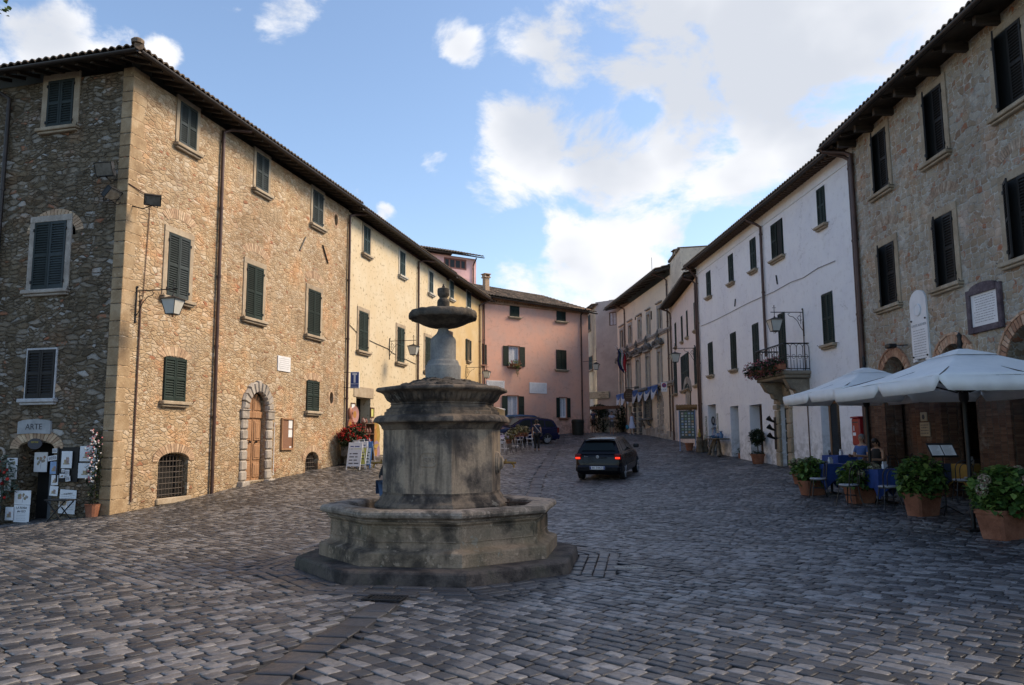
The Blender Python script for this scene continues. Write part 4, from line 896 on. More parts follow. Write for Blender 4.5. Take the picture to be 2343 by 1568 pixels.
# low terrace wall and dark hedges at the end of the lane
t=thing('terrace_wall','low rendered terrace wall with a dark rail at the end of the lane','wall',FQ.P(.6,-1.6,2.1),FQ.rz)
mb=MB(); mb.bbox(-1.2,2.6,-.15,.15,-.5,1.15,.03); mb.build('parapet',M_CREAM2,t); mb=MB()
for i in range(5): mb.tube([(-1.1+i*.85,-.1,1.1),(-1.1+i*.85,-.1,2.1)],.03,5)
mb.bbox(-1.2,2.5,-.14,-.06,1.80,2.05,.01); mb.build('rail',M_BROWN,t)

# ------------------------------------------------------------ palace with carved windows
b=thing('palace','peach palace with carved stone windows, string courses and a deep eave','palace',FZ.P(0),FZ.rz)
LZ=14.3; zt=11.62
S2=.3188
up=wins(FZ,zz((2150,900),S2,[(1050,575,1095,735),(925,660,960,820),(820,740,855,895),(708,830,745,970),(610,895,648,1030)]))
bgw=wins(FZ,zz((2150,900),S2,[(1060,1195,1100,1450),(922,1255,962,1510),(805,1310,845,1560),(702,1370,738,1610),(610,1415,642,1650)]))
up=[(u[0],u[1],8.62,9.95-.08*i*0) for i,u in enumerate(up)]; bgw=[(u[0],u[1],5.15,7.15) for u in bgw]
zg=lambda x: TZ(*FZ.P(x).xy)
S3=.1658
door=wins(FZ,zz((2200,1420),S3,[(1225,250,1345,1290)]))[0]; archd=wins(FZ,zz((2200,1420),S3,[(1735,310,1865,1330)]))[0]; arch2=wins(FZ,zz((2200,1420),S3,[(885,505,955,1000)]))[0]; gw=wins(FZ,zz((2200,1420),S3,[(1450,320,1575,700)]))[0]; pd=wins(FZ,zz((2200,1420),S3,[(1060,570,1150,1290)]))[0]
hol=[(u[0]+.03,u[1]-.03,u[2],u[3],0,.25) for u in up]+[(u[0],u[1],u[2],u[3],0,.3) for u in bgw]+[(door[0],door[1],1.4,4.7,.5,.5),(archd[0],archd[1],1.0,4.3,.6,.15),(arch2[0],arch2[1],1.4,4.2,.5,.4),(gw[0],gw[1],3.0,4.5,0,.25),(pd[0],pd[1],1.4,4.0,0,.3)]
hol=[h for h in hol if h[1]-h[0]>.1]
hol.sort()
mb=MB(); wall(mb,-LZ,0,0,zt,hol); shell(mb,-LZ,0,0,zt,9); mb.build('wall',M_PEACH,b)
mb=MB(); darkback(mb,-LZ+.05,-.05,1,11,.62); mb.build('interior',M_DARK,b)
for u in up:
    mb=MB(); surround(mb,u[0]+.03,u[1]-.03,u[2],u[3],.22,.05,True); mb.bbox(u[0]-.25,u[1]+.25,-.14,.02,u[3]+.32,u[3]+.42,.02); w=mb.build('window',M_GREYST,b); glazing(w,u[0]+.03,u[1]-.03,u[2],u[3],.1,M_BROWN,.05,1)
for i,u in enumerate(bgw):
    w_=u[1]-u[0]; xc=(u[0]+u[1])/2; mb=MB(); surround(mb,*u,.24,.07); mb.bbox(u[0]-.34,u[1]+.34,-.22,.02,u[3]+.28,u[3]+.42,.02)
    w=mb.build('window',M_GREYST,b); glazing(w,*u,.15,M_BROWN,.06,1,1)
    mb=MB(); rr=random.Random(i+5); st=len(mb.v); W0=w_; w_=w_*1.45+.25     # scrolled broken pediment with a central urn
    for s in (-1,1):
        pts=[(xc+s*(.75-.62*k/7)*(w_/1.1+.35), -.16, u[3]+.44+.30*math.sin(pi*.5*k/7)+.02*rr.random()) for k in range(8)]
        mb.tube(pts,[.10,.12,.12,.11,.10,.10,.12,.14],8); mb.ico((xc+s*.62*(w_/1.1+.3),-.18,u[3]+.62),(.15,.12,.17),jit=.12)
    mb.ico((xc,-.14,u[3]+.66),(.3,.16,.26),jit=.15,n=10,k=6); mb.lathe([(.09,0),(.12,.1),(.07,.2),(.14,.32),(.11,.46),(.03,.62),(.0,.72)],9,loc=(xc,-.14,u[3]+.78)); mb.bbox(xc-.75*(w_/1.1+.3),xc+.75*(w_/1.1+.3),-.26,.02,u[3]+.40,u[3]+.50,.03)
    mb.build('pediment',M_DARKST,w,smooth=50)
mb=MB(); mb.bbox(-LZ,0,-.12,.02,8.28,8.44,.03); mb.bbox(-LZ,0,-.07,.02,8.18,8.278,.02); mb.bbox(-LZ,.3,-.24,.02,4.92,5.10,.03); mb.bbox(-LZ,.2,-.14,.02,4.80,4.918,.02); mb.build('string_course',M_GREYST,b)
# rusticated portal
mb=MB(); r_=random.Random(3)
def rust(mb,d,zb,zs,rise,th,base,proud=.16):
    hw=(d[1]-d[0])/2; cx=(d[0]+d[1])/2; z=base
    while z<zs-.1:
        h=.36
        for s in (-1,1):
            e=th*(1 if int((z-base)/h)%2 else .78); xa,xb=(cx-hw-e,cx-hw) if s<0 else (cx+hw,cx+hw+e); mb.bbox(xa,xb,-proud,.05,z+.02,z+h-.02,.06,r_.random())
        z+=h
    n=9
    for i in range(n):
        A=pi*i/n+.03; B=pi*(i+1)/n-.03; e=th*(1.25 if i==n//2 else 1); P=lambda a,k:(cx-(hw+k)*math.cos(a),zs+(rise+k)*math.sin(a)); mb.prism([P(A,0),P(A,e),P(B,e),P(B,0)],-proud-(.06 if i==n//2 else 0),.05,r_.random())
rust(mb,door,0,4.2,.5,.5,1.7); 
mb.build('portal',M_DARKST,b,smooth=40)
mb=MB(); rust(mb,archd,0,3.7,.6,.26,1.4,.04); mb.build('blocked_arch_surround',M_GREYST,b)
mb=MB(); z=1.2
while z<4.3:
    x=archd[0]
    while x<archd[1]-.05: l=min(r_.uniform(.3,.6),archd[1]-x); mb.bbox(x,x+l-.015,.06,.16,z,z+.30,.02,r_.random()); x+=l
    z+=.315
mb.build('arch_infill',M_GREYST,b)
mb=MB(); surround(mb,*gw[:2],3.0,4.5,.30,.12); mb.bbox(gw[0]-.5,gw[1]+.5,-.42,.02,4.82,5.0,.04); mb.bbox(gw[0]-.45,gw[1]+.45,-.40,.02,2.84,2.98,.03)
for s in (gw[0]-.15,gw[1]+.15): mb.tube([(s,-.30,2.82),(s,-.22,2.6),(s,-.08,2.45)],[.10,.12,.05],8)
w=mb.build('window',M_DARKST,b,smooth=40); mb=MB()
for i in range(6): x=gw[0]+(gw[1]-gw[0])*(i+.5)/6; mb.tube([(x,-.06,3.0),(x,-.06,4.5)],.014,5)
for i in range(9): z=3.0+1.5*(i+.5)/9; mb.tube([(gw[0],-.06,z),(gw[1],-.06,z)],.014,5)
mb.build('iron_grille',M_IRON,w)
mb=MB(); brick_arch(mb,(arch2[0]+arch2[1])/2,(arch2[1]-arch2[0])/2,3.7,.5,.3,-.05,.02); mb.build('arch_surround',M_GREYST,b)
mb=MB(); x=-4.5*0-6.6
x=-7.2
while x<-.1: l=r_.uniform(.4,.9); h=r_.uniform(.25,.6); mb.bbox(x,x+l,-.10,.02,zg(x)-.3,zg(x)+h,.04,r_.random()); x+=l
mb.build('exposed_footing',M_GREYST,b)
roof(b,-LZ,0,11.92,.95,5,.30,right_ov=.15,left_ov=.4,raft=1.15,tw=.22,cl=.42)
downpipe(b,-.55,11.9,.95,11.4,1.7,dx=0); downpipe(b,-11.6,11.9,.95,11.4,2.3,dx=0)
for p,q in (((1464,782),(1466,798)),((1479,800),(1481,812))): pass
for (px,py,py2) in ((985,870,968),(866,905,935),(795,940,970)):
    x,z=FZ.h((2150+px*S2)/1.6532,(900+py*S2)/1.6532); x2,z2=FZ.h((2150+(px+8)*S2)/1.6532,(900+py2*S2)/1.6532); mb=MB(); mb.tube([(x,-.03,z),(x,-.03,z2)],.04,6); mb.build('wall_tie',M_IRON,b)
# taller chimney block behind the palace's near end
F2=Frame(FZ.P(0).xy,FZ.x); c=thing('gable_block','stained plaster gable with roof tiles standing above the near end of the palace','house',FZ.P(.12,.6,0),FZ.rz)
mb=MB(); mb.add([(-.1,-.6,8),(2.0,-.6,8),(2.0,-.6,12.75),(-.1,-.6,12.35),(-.1,5,8),(2.0,5,8),(2.0,5,13.2),(-.1,5,12.8)],[(0,1,2,3),(4,7,6,5),(0,3,7,4),(1,5,6,2),(3,2,6,7)]); mb.build('wall',m_plaster('stained_plaster',(.66,.57,.46),(.32,.28,.24),.9,.1,z0=-9),c)
mb=MB()
for i in range(10): x=-.05+i*.215; mb.tube([(x,-.7,12.44+.17*x),(x,5.1,12.9+.17*x)],.1,6,random.random())
mb.build('roof',M_TILE,c)
c=thing('chimney','grey rendered chimney with a tiled cap above the palace gable','chimney',at(1549,602,48.5),FZ.rz)
mb=MB(); mb.bbox(-.25,.25,-.25,.25,-1.2,.62,.02); mb.build('stack',M_GREYP,c); mb=MB()
for x in (-.21,-.02,.17): mb.bbox(x-.03,x+.04,-.23,.23,.62,.76,.01)
mb.bbox(-.31,.31,-.31,.31,.76,.81,.01); mb.add([(-.31,-.31,.81),(.31,-.31,.81),(.31,.31,.81),(-.31,.31,.81),(0,0,.95)],[(0,1,4),(1,2,4),(2,3,4),(3,0,4)],.4); mb.build('cap',M_TILE,c)
c=thing('antenna','thin television antenna above the palace roof','antenna',FZ.P(-9.2,1.5,12.6),FZ.rz)
mb=MB(); mb.tube([(0,0,-.5),(0,0,2.3)],.018,5); mb.tube([(-1.4,0,1.2),(.1,0,1.15)],.014,5); mb.build('mast',M_IRON,c)

# ------------------------------------------------------------ pale pink house
b=thing('pale_pink_house','narrow pale pink house between the palace and the white house','house',FK.P(0),FK.rz)
LK=9.65; kt=wins(FK,[(1542.5,701.5,1546.4,742),(1557,687,1560.9,728.5),(1568.9,670.7,1572.4,714.1),(1585.9,643.7,1591.3,692.9)])
km=wins(FK,[(1541.5,829.3,1549.5,886.6),(1558,819.8,1577,871.8),(1588,808.2,1598.5,863.3)])
kd=wins(FK,[(1543.5,928,1549.9,1006.6),(1587,928,1595.5,1020)]); kn=wins(FK,[(1566.5,880,1582,944)])[0]
mb=MB(); wall(mb,-LK,0,0,9.52,[(q[0],q[1],.7,q[3],0,.45) for q in kd]+[(kn[0],kn[1],kn[2],kn[3],.5,.15)]); shell(mb,-LK,0,0,9.5,8); mb.build('wall',M_PALEPINK,b)
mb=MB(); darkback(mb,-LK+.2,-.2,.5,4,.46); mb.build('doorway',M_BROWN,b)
for q in kt: window(b,q[0],q[1],6.95,8.35,M_SHUT,M_PSTONE,fw=0)
for q in km: window(b,q[0],q[1],4.25,6.15,M_SHUT,M_PSTONE,fw=0)
mb=MB(); brick_arch(mb,(kn[0]+kn[1])/2,(kn[1]-kn[0])/2,kn[3]-.5,.5,.35,-.06,.02); mb.bbox(kn[0]-.35,kn[1]+.35,-.10,.1,kn[2]-.9,kn[2],.03); mb.ico(((kn[0]+kn[1])/2,.05,kn[2]+.8),(.35,.15,.75),jit=.15); mb.build('niche',M_GREYST,b)
roof(b,-LK,0,9.62,.62,4,.32,left_ov=.3,raft=.3,gut=True)
downpipe(b,-.15,9.6,.62,9.2,1.1,dx=-.1); downpipe(b,-LK+.15,9.6,.62,9.2,1.5,dx=0)

# ------------------------------------------------------------ white house
b=thing('white_house','long white plastered house with green shutters and a stone balcony on the right','house',FW.P(0),FW.rz)
LWt=16.0; wt=wins(FW,[(1868.7,436.1,1889.9,510.4),(1764,517,1793,582.5),(1715.9,550.7,1730.8,614.4),(1666.3,586.8,1678.6,644),(1616.2,625,1626.8,676)])
wmid=wins(FW,[(1880.2,675.9,1909.9,784.2),(1780.4,720.5,1800.8,842),(1721.4,743.8,1738.4,836),(1671.3,764.2,1686.2,843.6),(1620.4,786.3,1632.3,857.1)])
wd=wins(FW,[(1713.1,920.2,1747.7,1053),(1669.4,927.7,1693.2,1046.8),(1618.4,923.6,1641,1035.5),(1782.8,900,1809.5,1064.4),(1875.7,918.6,1926,1048.8)])
topz=3.02
hol=[(wd[0][0],wd[0][1],.5,2.9,0,.5),(wd[1][0],wd[1][1],.6,2.95,0,.5),(wd[2][0],wd[2][1],.8,3.15,0,.5),(wd[3][0],wd[3][1],.55,3.15,.35,.22),(wd[4][0],wd[4][1],.8,2.75,0,.35),(wt[1][0],wt[1][1],wt[1][2],wt[1][3],0,.3)]
mb=MB(); wall(mb,-LWt,0,-.5,9.98,hol); shell(mb,-LWt,0,-.5,9.9,8); mb.build('wall',M_WHITE,b)
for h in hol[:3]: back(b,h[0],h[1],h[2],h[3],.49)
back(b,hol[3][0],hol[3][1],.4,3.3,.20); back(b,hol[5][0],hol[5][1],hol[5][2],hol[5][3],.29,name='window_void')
for h in hol[:3]: glazing(b,h[0]+.02,h[1]-.02,h[2]+.05,h[3],.40,M_BROWN,.09,1,1,name='shop_door')
glazing(b,hol[4][0],hol[4][1],hol[4][2],hol[4][3],.25,m_wood('light_shop_wood',(.16,.08,.04),(.28,.15,.08)),.09,0,0,name='shop_window')
mb=MB(); 
for i in range(5): mb.bbox(hol[3][0]+.05,hol[3][1]-.05,.13,.17,.62+i*.42,1.0+i*.42,.02)
mb.build('door',m_wood('dark_green_door',(.010,.016,.014),(.022,.032,.028)),b)
for h in hol[:4]: mb=MB(); mb.bbox(h[0]-.06,h[1]+.06,-.08,.45,h[2]-.35,h[2]-.0+.02,.015); mb.build('doorstep',M_MARBLE,b)
for i,q in enumerate(wt):
    if i==1: window(b,q[0],q[1],q[2],q[3],M_SHUT,M_PSTONE,fw=0,open_='right',ajar=-75)
    else: window(b,*q,M_SHUT,M_PSTONE,fw=0)
for i,q in enumerate(wmid): window(b,*q,M_SHUT,M_PSTONE,fw=0,sill=i!=1)
# string line under the eave and the moulded stone door case
mb=MB(); mb.bbox(-LWt,0,-.03,.02,9.55,9.62,.01); mb.build('moulding',M_WHITEP,b)
dc=wd[3]; cx=(dc[0]+dc[1])/2; hw=(dc[1]-dc[0])/2; mb=MB()
zq=.6
while zq<2.6:
    for s in (-1,1): xa,xb=(cx-hw-.34,cx-hw) if s<0 else (cx+hw,cx+hw+.34); mb.bbox(xa,xb,-.10,.05,zq,zq+.49,.03,random.random())
    zq+=.5
for s in (-1,1): xa,xb=(cx-hw-.38,cx-hw+.0) if s<0 else (cx+hw,cx+hw+.38); mb.bbox(xa,xb,-.13,.05,2.62,2.78,.02,.4)
n=9
for i in range(n):
    A=pi*i/n+.02; B=pi*(i+1)/n-.02; P=lambda a,k:(cx-(hw+k)*math.cos(a),2.80+(.35+k)*math.sin(a)); mb.prism([P(A,0),P(A,.34),P(B,.34),P(B,0)],-.10,.05,random.random())
mb.build('door_case',M_PSTONE,b)
roof(b,-LWt,0,10.02,.52,5,.32,left_ov=.5,raft=.26,raftmat=m_wood('brown_rafters',(.05,.028,.016),(.12,.07,.04),1))
pp=FW.h(1747,600); downpipe(b,pp[0],10.0,.52,9.55,4.6,dx=-.25)
downpipe(b,-LWt+.25,10.0,.52,9.4,1.1,dx=0); downpipe(b,-.10,10.0,.52,9.6,.6,dx=-.3,r=.055)
ties(b,FW,((2500+623*.7016)/1.6532,(700+488*.7016)/1.6532),((2500+630*.7016)/1.6532,(700+535*.7016)/1.6532)); ties(b,FW,((2500+403*.7016)/1.6532,(700+615*.7016)/1.6532),((2500+400*.7016)/1.6532,(700+655*.7016)/1.6532))
mb=MB(); pts=[FW.h((2500+x*.7016)/1.6532,(700+y*.7016)/1.6532) for x,y in ((215,762),(280,735),(370,690),(465,640),(555,600),(612,575),(700,525),(770,500),(845,450),(940,410))]
mb.tube([(x,-.02,z) for x,z in pts],.011,5); mb.build('cable',m_plain('grey_cable',(.2,.2,.21),.8),b)
x,z=FW.h(1837.5,722); mb=MB(); mb.tube([(x,-.03,z-.2),(x+.02,-.03,.7)],.018,6); mb.build('cable_conduit',M_COPPER,b)
# balcony (part of the house)
by0,by1=-6.15+.0,-3.6; bfz=3.78
mb=MB(); mb.bbox(by0-.05,by1+.05,-.92,.02,bfz-.13,bfz,.03); mb.bbox(by0,by1,-.86,.02,bfz-.24,bfz-.132,.03)
bal=mb.build('balcony',m_stone('balcony_stone',[(.14,.12,.09),(.24,.20,.15),(.32,.28,.22)],2,.2),b)
for x in (by0+.25,by1-.25):
    mb=MB(); prof=[(-.80,bfz-.26),(0,bfz-.26),(0,bfz-1.0),(-.16,bfz-1.0),(-.22,bfz-.86),(-.40,bfz-.80),(-.46,bfz-.64),(-.64,bfz-.56),(-.72,bfz-.40)]
    n=len(prof); vs=[(x-.13,y,z) for y,z in prof]+[(x+.13,y,z) for y,z in prof]; mb.add(vs,[tuple(range(n)),tuple(range(n,2*n))[::-1]]+[(i,i+n,(i+1)%n+n,(i+1)%n) for i in range(n)]); mb.build('bracket',MATS['balcony_stone'],bal)
mb=MB(); zt_=bfz+.88; yf=-.84
def rail(p,q):
    p=Vector(p);q=Vector(q); L=(q-p).length; n=max(2,round(L/.21)); 
    mb.tube([(p.x,p.y,zt_),(q.x,q.y,zt_)],.024,6); mb.tube([(p.x,p.y,bfz+.05),(q.x,q.y,bfz+.05)],.015,6); mb.tube([(p.x,p.y,bfz+.45),(q.x,q.y,bfz+.45)],.010,5)
    for i in range(n+1):
        a=p+(q-p)*i/n; mb.tube([(a.x,a.y,bfz),(a.x,a.y,zt_-.12)],.011,5)
        if i<n:
            c=p+(q-p)*(i+1)/n; m_=(a+c)/2; mb.tube([(m_.x,m_.y,bfz+.05),(m_.x,m_.y,bfz+.34)],.009,5)
            mb.tube([(a.x+(c.x-a.x)*(.5-.5*math.cos(pi*t/6)),a.y+(c.y-a.y)*(.5-.5*math.cos(pi*t/6)),zt_-.14+.12*math.sin(pi*t/6)) for t in range(7)],.009,5)
            mb.tube([(m_.x+(c.x-a.x)*.3*math.cos(2*pi*t/8),m_.y+(c.y-a.y)*.3*math.cos(2*pi*t/8),bfz+.45+.07*math.sin(2*pi*t/8)) for t in range(9)],.008,5)
rail((by0,yf,0),(by1,yf,0)); rail((by0,-.02,0),(by0,yf,0)); rail((by1,-.02,0),(by1,yf,0)); mb.build('railing',M_IRON,bal)

# ------------------------------------------------------------ stone house with the arcade (right)
b=thing('arcaded_house','coursed stone house with black shutters over a brick arcade on the right','house',FB.P(0),FB.rz)
bt=wins(FB,[(1988.7,308.4,2035.3,428.7),(2105.5,215.6,2165.7,348.5),(2263.5,82.7,2352,225)]); bm=wins(FB,[(2004.2,561.6,2055.4,694.5),(2128,496.4,2191.8,646.9),(2288.5,411.2,2378,578)])
x_=lambda px,py:FB.h(px,py)[0]
a1=(x_(2019.8,880),x_(2077,870)); a2=(x_(2146.5,860),x_(2226.4,850)); a3=(x_(2302.8,850),x_(2302.8,850)+1.75)
bt=[(q[0]+.10,q[1],q[2]+.02,q[3]-.14) for q in bt]; bm=[(q[0]+.10,q[1],q[2]+.02,q[3]-.12) for q in bm]
tops=[3.66,3.66,3.75]; ah=[]
for a,t in zip((a1,a2,a3),tops): ah.append((a[0],a[1],-.5,t,(a[1]-a[0])/2,.45))
LB=14; a4=(a3[1]+.9,a3[1]+2.9); ah.append((a4[0],a4[1],-.5,3.75,1.0,.45)); a5=(a4[1]+.9,a4[1]+2.9); ah.append((a5[0],a5[1],-.5,3.75,1.0,.45))
mb=MB(); wall(mb,0,LB,2.62,10.0,[(h[0],h[1],2.62-.01,h[3],min(h[4],h[3]-2.63),.45) for h in ah]); shell(mb,0,LB,2.6,10,9); mb.build('wall',M_ASH,b)
M_BRW=m_rubble('brick_wall',[(0,(.085,.042,.027)),(.5,(.135,.07,.043)),(1,(.19,.108,.068))],(.115,.085,.062),sx=4.6,sz=21,edge=.12,cheb=True,rand=.25,warp=.02,bump=.5)
mb=MB(); wall(mb,0,LB,-.5,2.62,[(h[0],h[1],-.5-.01,2.62,0,.45) for h in ah]); mb.build('arcade_piers',M_BRW,b)
m_attr('pale_brick',[(0,(.30,.16,.10)),(.5,(.42,.24,.15)),(1,(.52,.35,.24))],.9,.2,12,.2,.4)
for h in ah[:4]:
    mb=MB(); hw=(h[1]-h[0])/2; cx=(h[0]+h[1])/2; brick_arch(mb,cx,hw,h[3]-hw,hw,.20,-.03,.03,n=int(hw*34)); brick_arch(mb,cx,hw+.205,h[3]-hw,hw+.205,.05,-.05,.03,n=int(hw*14)); mb.build('arch_ring',MATS['pale_brick'],b)
# inside the arcade: floor, vault and back wall with doors
mb=MB(); D=3.0
mb.quad((0,.45,3.9),(LB,.45,3.9),(LB,D,3.9),(0,D,3.9)); mb.quad((LB,.0,-.5),(LB,D,-.5),(LB,D,3.9),(LB,0,3.9)); mb.quad((0,.45,2.6),(LB,.45,2.6),(LB,.45,3.9),(0,.45,3.9)) if 0 else None
mb.quad((0,D,-.5),(LB,D,-.5),(LB,D,3.9),(0,D,3.9)); mb.quad((0.01,.0,-.5),(.01,D,-.5),(.01,D,3.9),(0.01,.0,3.9)); mb.build('arcade_interior',M_BRW,b)
mb=MB(); wall(mb,a1[0]-.2,a1[1]+.25,-.5,3.9,[(a1[1]-.45,a1[1]+.0,-.4,2.7,0,.1)],y=.55); mb.build('recess_wall',M_BRW,b)
mb=MB(); mb.bbox(a1[1]-.45,a1[1],.60,.64,.1,2.7,.01); mb.bbox(a1[0]+.35,a1[0]+.65,.545,.56,1.45,2.15,.01); mb.build('dark_door',M_DARK,b)
for x in (a2[0]+.2,a3[0]+.3): 
    mb=MB(); mb.bbox(x,x+1.1,D-.06,D-.01,.1,2.5,.02); mb.bbox(x+.1,x+.5,D-.08,D-.06,.3,1.2,.01); mb.build('door',M_BROWN,b)
for i,q in enumerate(bt): window(b,*q,M_SHUTK,M_PSTONE,fw=.17,open_='left',ajar=24+4*i)
for i,q in enumerate(bm): window(b,*q,M_SHUTK,M_PSTONE,fw=.17,open_='left',ajar=25)
for q in bm: arch(b,(q[0]+q[1])/2,(q[1]-q[0])*.75,q[3]+.24,.28,.22,-.006,.01,a0=.5,a1=pi-.5,mat=m_attr('weathered_brick',[(0,(.28,.20,.14)),(.5,(.36,.27,.20)),(1,(.42,.35,.28))],.9,.25,12,.2,.4) if 'weathered_brick' not in MATS else MATS['weathered_brick'])
rr=roof(b,0,LB,10.06,.72,5,.28,left_ov=.55,raft=1.15,tw=.22)
for i in range(9): x=.25+i*1.1; mb=MB(); mb.prism([(x-.06,9.80),(x+.06,9.80),(x+.06,9.98),(x-.06,9.98)],-.5,.02); mb.build('eave_bracket',M_WOODDK,b)
downpipe(b,.08,10.04,.72,9.65,.4,dx=-.45,r=.06)
# ------------------------------------------------------------ the fountain
FT_=thing('fountain','octagonal stone fountain with a tall pillar, a shallow upper bowl and a wide basin','fountain',(FC.x,FC.y,0),FROT)
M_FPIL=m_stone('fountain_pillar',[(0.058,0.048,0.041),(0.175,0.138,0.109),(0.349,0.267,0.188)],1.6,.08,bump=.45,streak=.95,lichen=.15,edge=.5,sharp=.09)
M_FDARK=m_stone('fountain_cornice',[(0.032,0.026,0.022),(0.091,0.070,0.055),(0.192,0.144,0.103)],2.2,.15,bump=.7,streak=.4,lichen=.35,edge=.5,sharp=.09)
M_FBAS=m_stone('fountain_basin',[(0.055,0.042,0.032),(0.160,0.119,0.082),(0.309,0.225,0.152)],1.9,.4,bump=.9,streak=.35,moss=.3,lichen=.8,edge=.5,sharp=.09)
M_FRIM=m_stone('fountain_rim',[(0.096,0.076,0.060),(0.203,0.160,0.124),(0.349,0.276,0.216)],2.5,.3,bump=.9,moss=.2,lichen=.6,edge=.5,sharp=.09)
M_FSTEP=m_stone('fountain_step',[(0.032,0.025,0.022),(0.063,0.050,0.044),(0.109,0.085,0.070)],2.4,.05,bump=.7,moss=.3,sharp=.09)
M_FCOL=m_stone('fountain_column',[(0.120,0.120,0.120),(0.208,0.204,0.196),(0.288,0.276,0.248)],2.5,.03,bump=.25,streak=.35)
M_FBOWL=m_stone('fountain_bowl',[(0.031,0.025,0.021),(0.058,0.048,0.038),(0.104,0.084,0.066)],3,.1,bump=.7,sharp=.09)
def octa(prof, mat, name, sub=1, flute=None, jit=0, smooth=22, parent=FT_, phase=0, rnd=0):
    """octagonal moulding: prof lists (corner radius, z); sub splits each side so stone wear can be modelled"""
    mb=MB(); vs=[]; fs=[]; n=8*sub
    for (r,z) in prof:
        for k in range(8):
            a0=k*pi/4-pi/2; a1=a0+pi/4; p0=(r*math.cos(a0),r*math.sin(a0)); p1=(r*math.cos(a1),r*math.sin(a1))
            for j in range(sub):
                t=j/sub; x=p0[0]+(p1[0]-p0[0])*t; y=p0[1]+(p1[1]-p0[1])*t
                f=flute(t,z,r) if flute else 0; L=math.hypot(x,y) or 1; s=1+(f)/L
                if rnd: e=min(t,1-t)*sub; s*=1-rnd*max(0,1-e)
                nz=jit*noise.noise(Vector((x*3,y*3,z*4)))
                vs.append((x*(s+nz),y*(s+nz),z+nz*.3))
    for i in range(len(prof)-1):
        for k in range(n): fs.append((i*n+k,i*n+(k+1)%n,(i+1)*n+(k+1)%n,(i+1)*n+k))
    if prof[0][0]>.01: fs.append(tuple(range(n))[::-1])
    if prof[-1][0]>.01: fs.append(tuple(range((len(prof)-1)*n,len(prof)*n)))
    mb.add(vs,fs,.5); o=mb.build(name,mat,parent,smooth=smooth); return o
octa([(1.92,-.12),(1.915,.03),(1.90,.115),(1.885,.135),(1.86,.145),(.5,.15)],M_FSTEP,'step',sub=10,jit=.006,rnd=.008)
# basin: plinth, panelled wall, rounded rim (outer shell, over the rim and down inside)
bz=[(1.60,.148),(1.60,.29),(1.592,.305),(1.575,.312),(1.50,.335),(1.478,.345),(1.468,.365),(1.462,.40),(1.462,.60),(1.475,.615),(1.49,.625),(1.495,.65)]
octa(bz+[(1.30,.66),(1.22,.60),(1.22,.25),(.3,.25)],M_FBAS,'basin_wall',sub=12,jit=.002)
rim=[(1.495,.645),(1.512,.652),(1.516,.672),(1.535,.684),(1.57,.690),(1.594,.705),(1.602,.733),(1.592,.762),(1.565,.780),(1.53,.787),(1.42,.788),(1.30,.782),(1.262,.765),(1.245,.735),(1.245,.68),(1.25,.64)]
octa(rim,M_FRIM,'basin_rim',sub=12,jit=.003)
for k in range(8):       # stone joints in the rim read as shallow grooves
    pass
m,t,bb=newmat('still_water'); bb.inputs['Base Color'].default_value=(.012,.016,.013,1); bb.inputs['Roughness'].default_value=.04; gq=NT(t); nn_=gq.noise(None,6,3); gq.bump(nn_.outputs[0],.12,.01,bb)
octa([(1.225,.50),(.2,.5001)],m,'water',smooth=False)
# sunk panels on the eight basin sides
mb=MB()
for k in range(8):
    a=k*pi/4-pi/2+pi/8; ap=1.462*math.cos(pi/8); w=1.462*math.sin(pi/8); M=Matrix.Rotation(a+pi/2,4,'Z')
    s=len(mb.v)
    for x0,x1,z0,z1 in ((-w+.01,-w+.05,.41,.59),(w-.05,w-.01,.41,.59),(-w+.05,w-.05,.572,.59),(-w+.05,w-.05,.41,.425)): mb.bbox(x0,x1,-ap-.007,-ap+.02,z0,z1,.004)
    mb.xf(M,s)
mb.build('panel_frames',M_FBAS,FT_)
octa([(.905,.25),(.905,.70),(.893,.72),(.905,.735),(.905,.765),(.885,.80),(.86,.815),(.845,.83),(.835,.86),(.815,.885),(.80,.90),(.80,.93)],M_FDARK,'pillar_base',sub=6,jit=.003)
octa([(.80,.93),(.80,1.70),(.80,1.74)],M_FPIL,'pillar',sub=6,jit=.0015)
octa([(.80,1.735),(.812,1.75),(.822,1.762),(.832,1.79),(.855,1.815),(.89,1.832),(.93,1.836),(.935,1.85),(.932,1.87),(.915,1.90),(.885,1.922),(.85,1.932),(.79,1.936),(.79,1.975),(.765,1.985),(.765,2.015),(.735,2.025),(.715,2.04),(.70,2.075)],M_FDARK,'slab_cornice',sub=8,jit=.004)
def fl(t,z,r):
    u=(t*8)%1.0; k=max(0,min(1,(z-2.09)/.02))*max(0,min(1,(2.225-z)/.02)); return -.022*k*(1-abs(math.sin(pi*u))**.55)
octa([(.70,2.07),(.715,2.08),(.71,2.095),(.735,2.11),(.765,2.13),(.785,2.155),(.80,2.185),(.815,2.215),(.84,2.232),(.865,2.24),(.90,2.252),(.908,2.272),(.90,2.295),(.875,2.305),(.60,2.31)],M_FDARK,'fluted_cornice',sub=64,flute=fl,jit=.002,smooth=50)
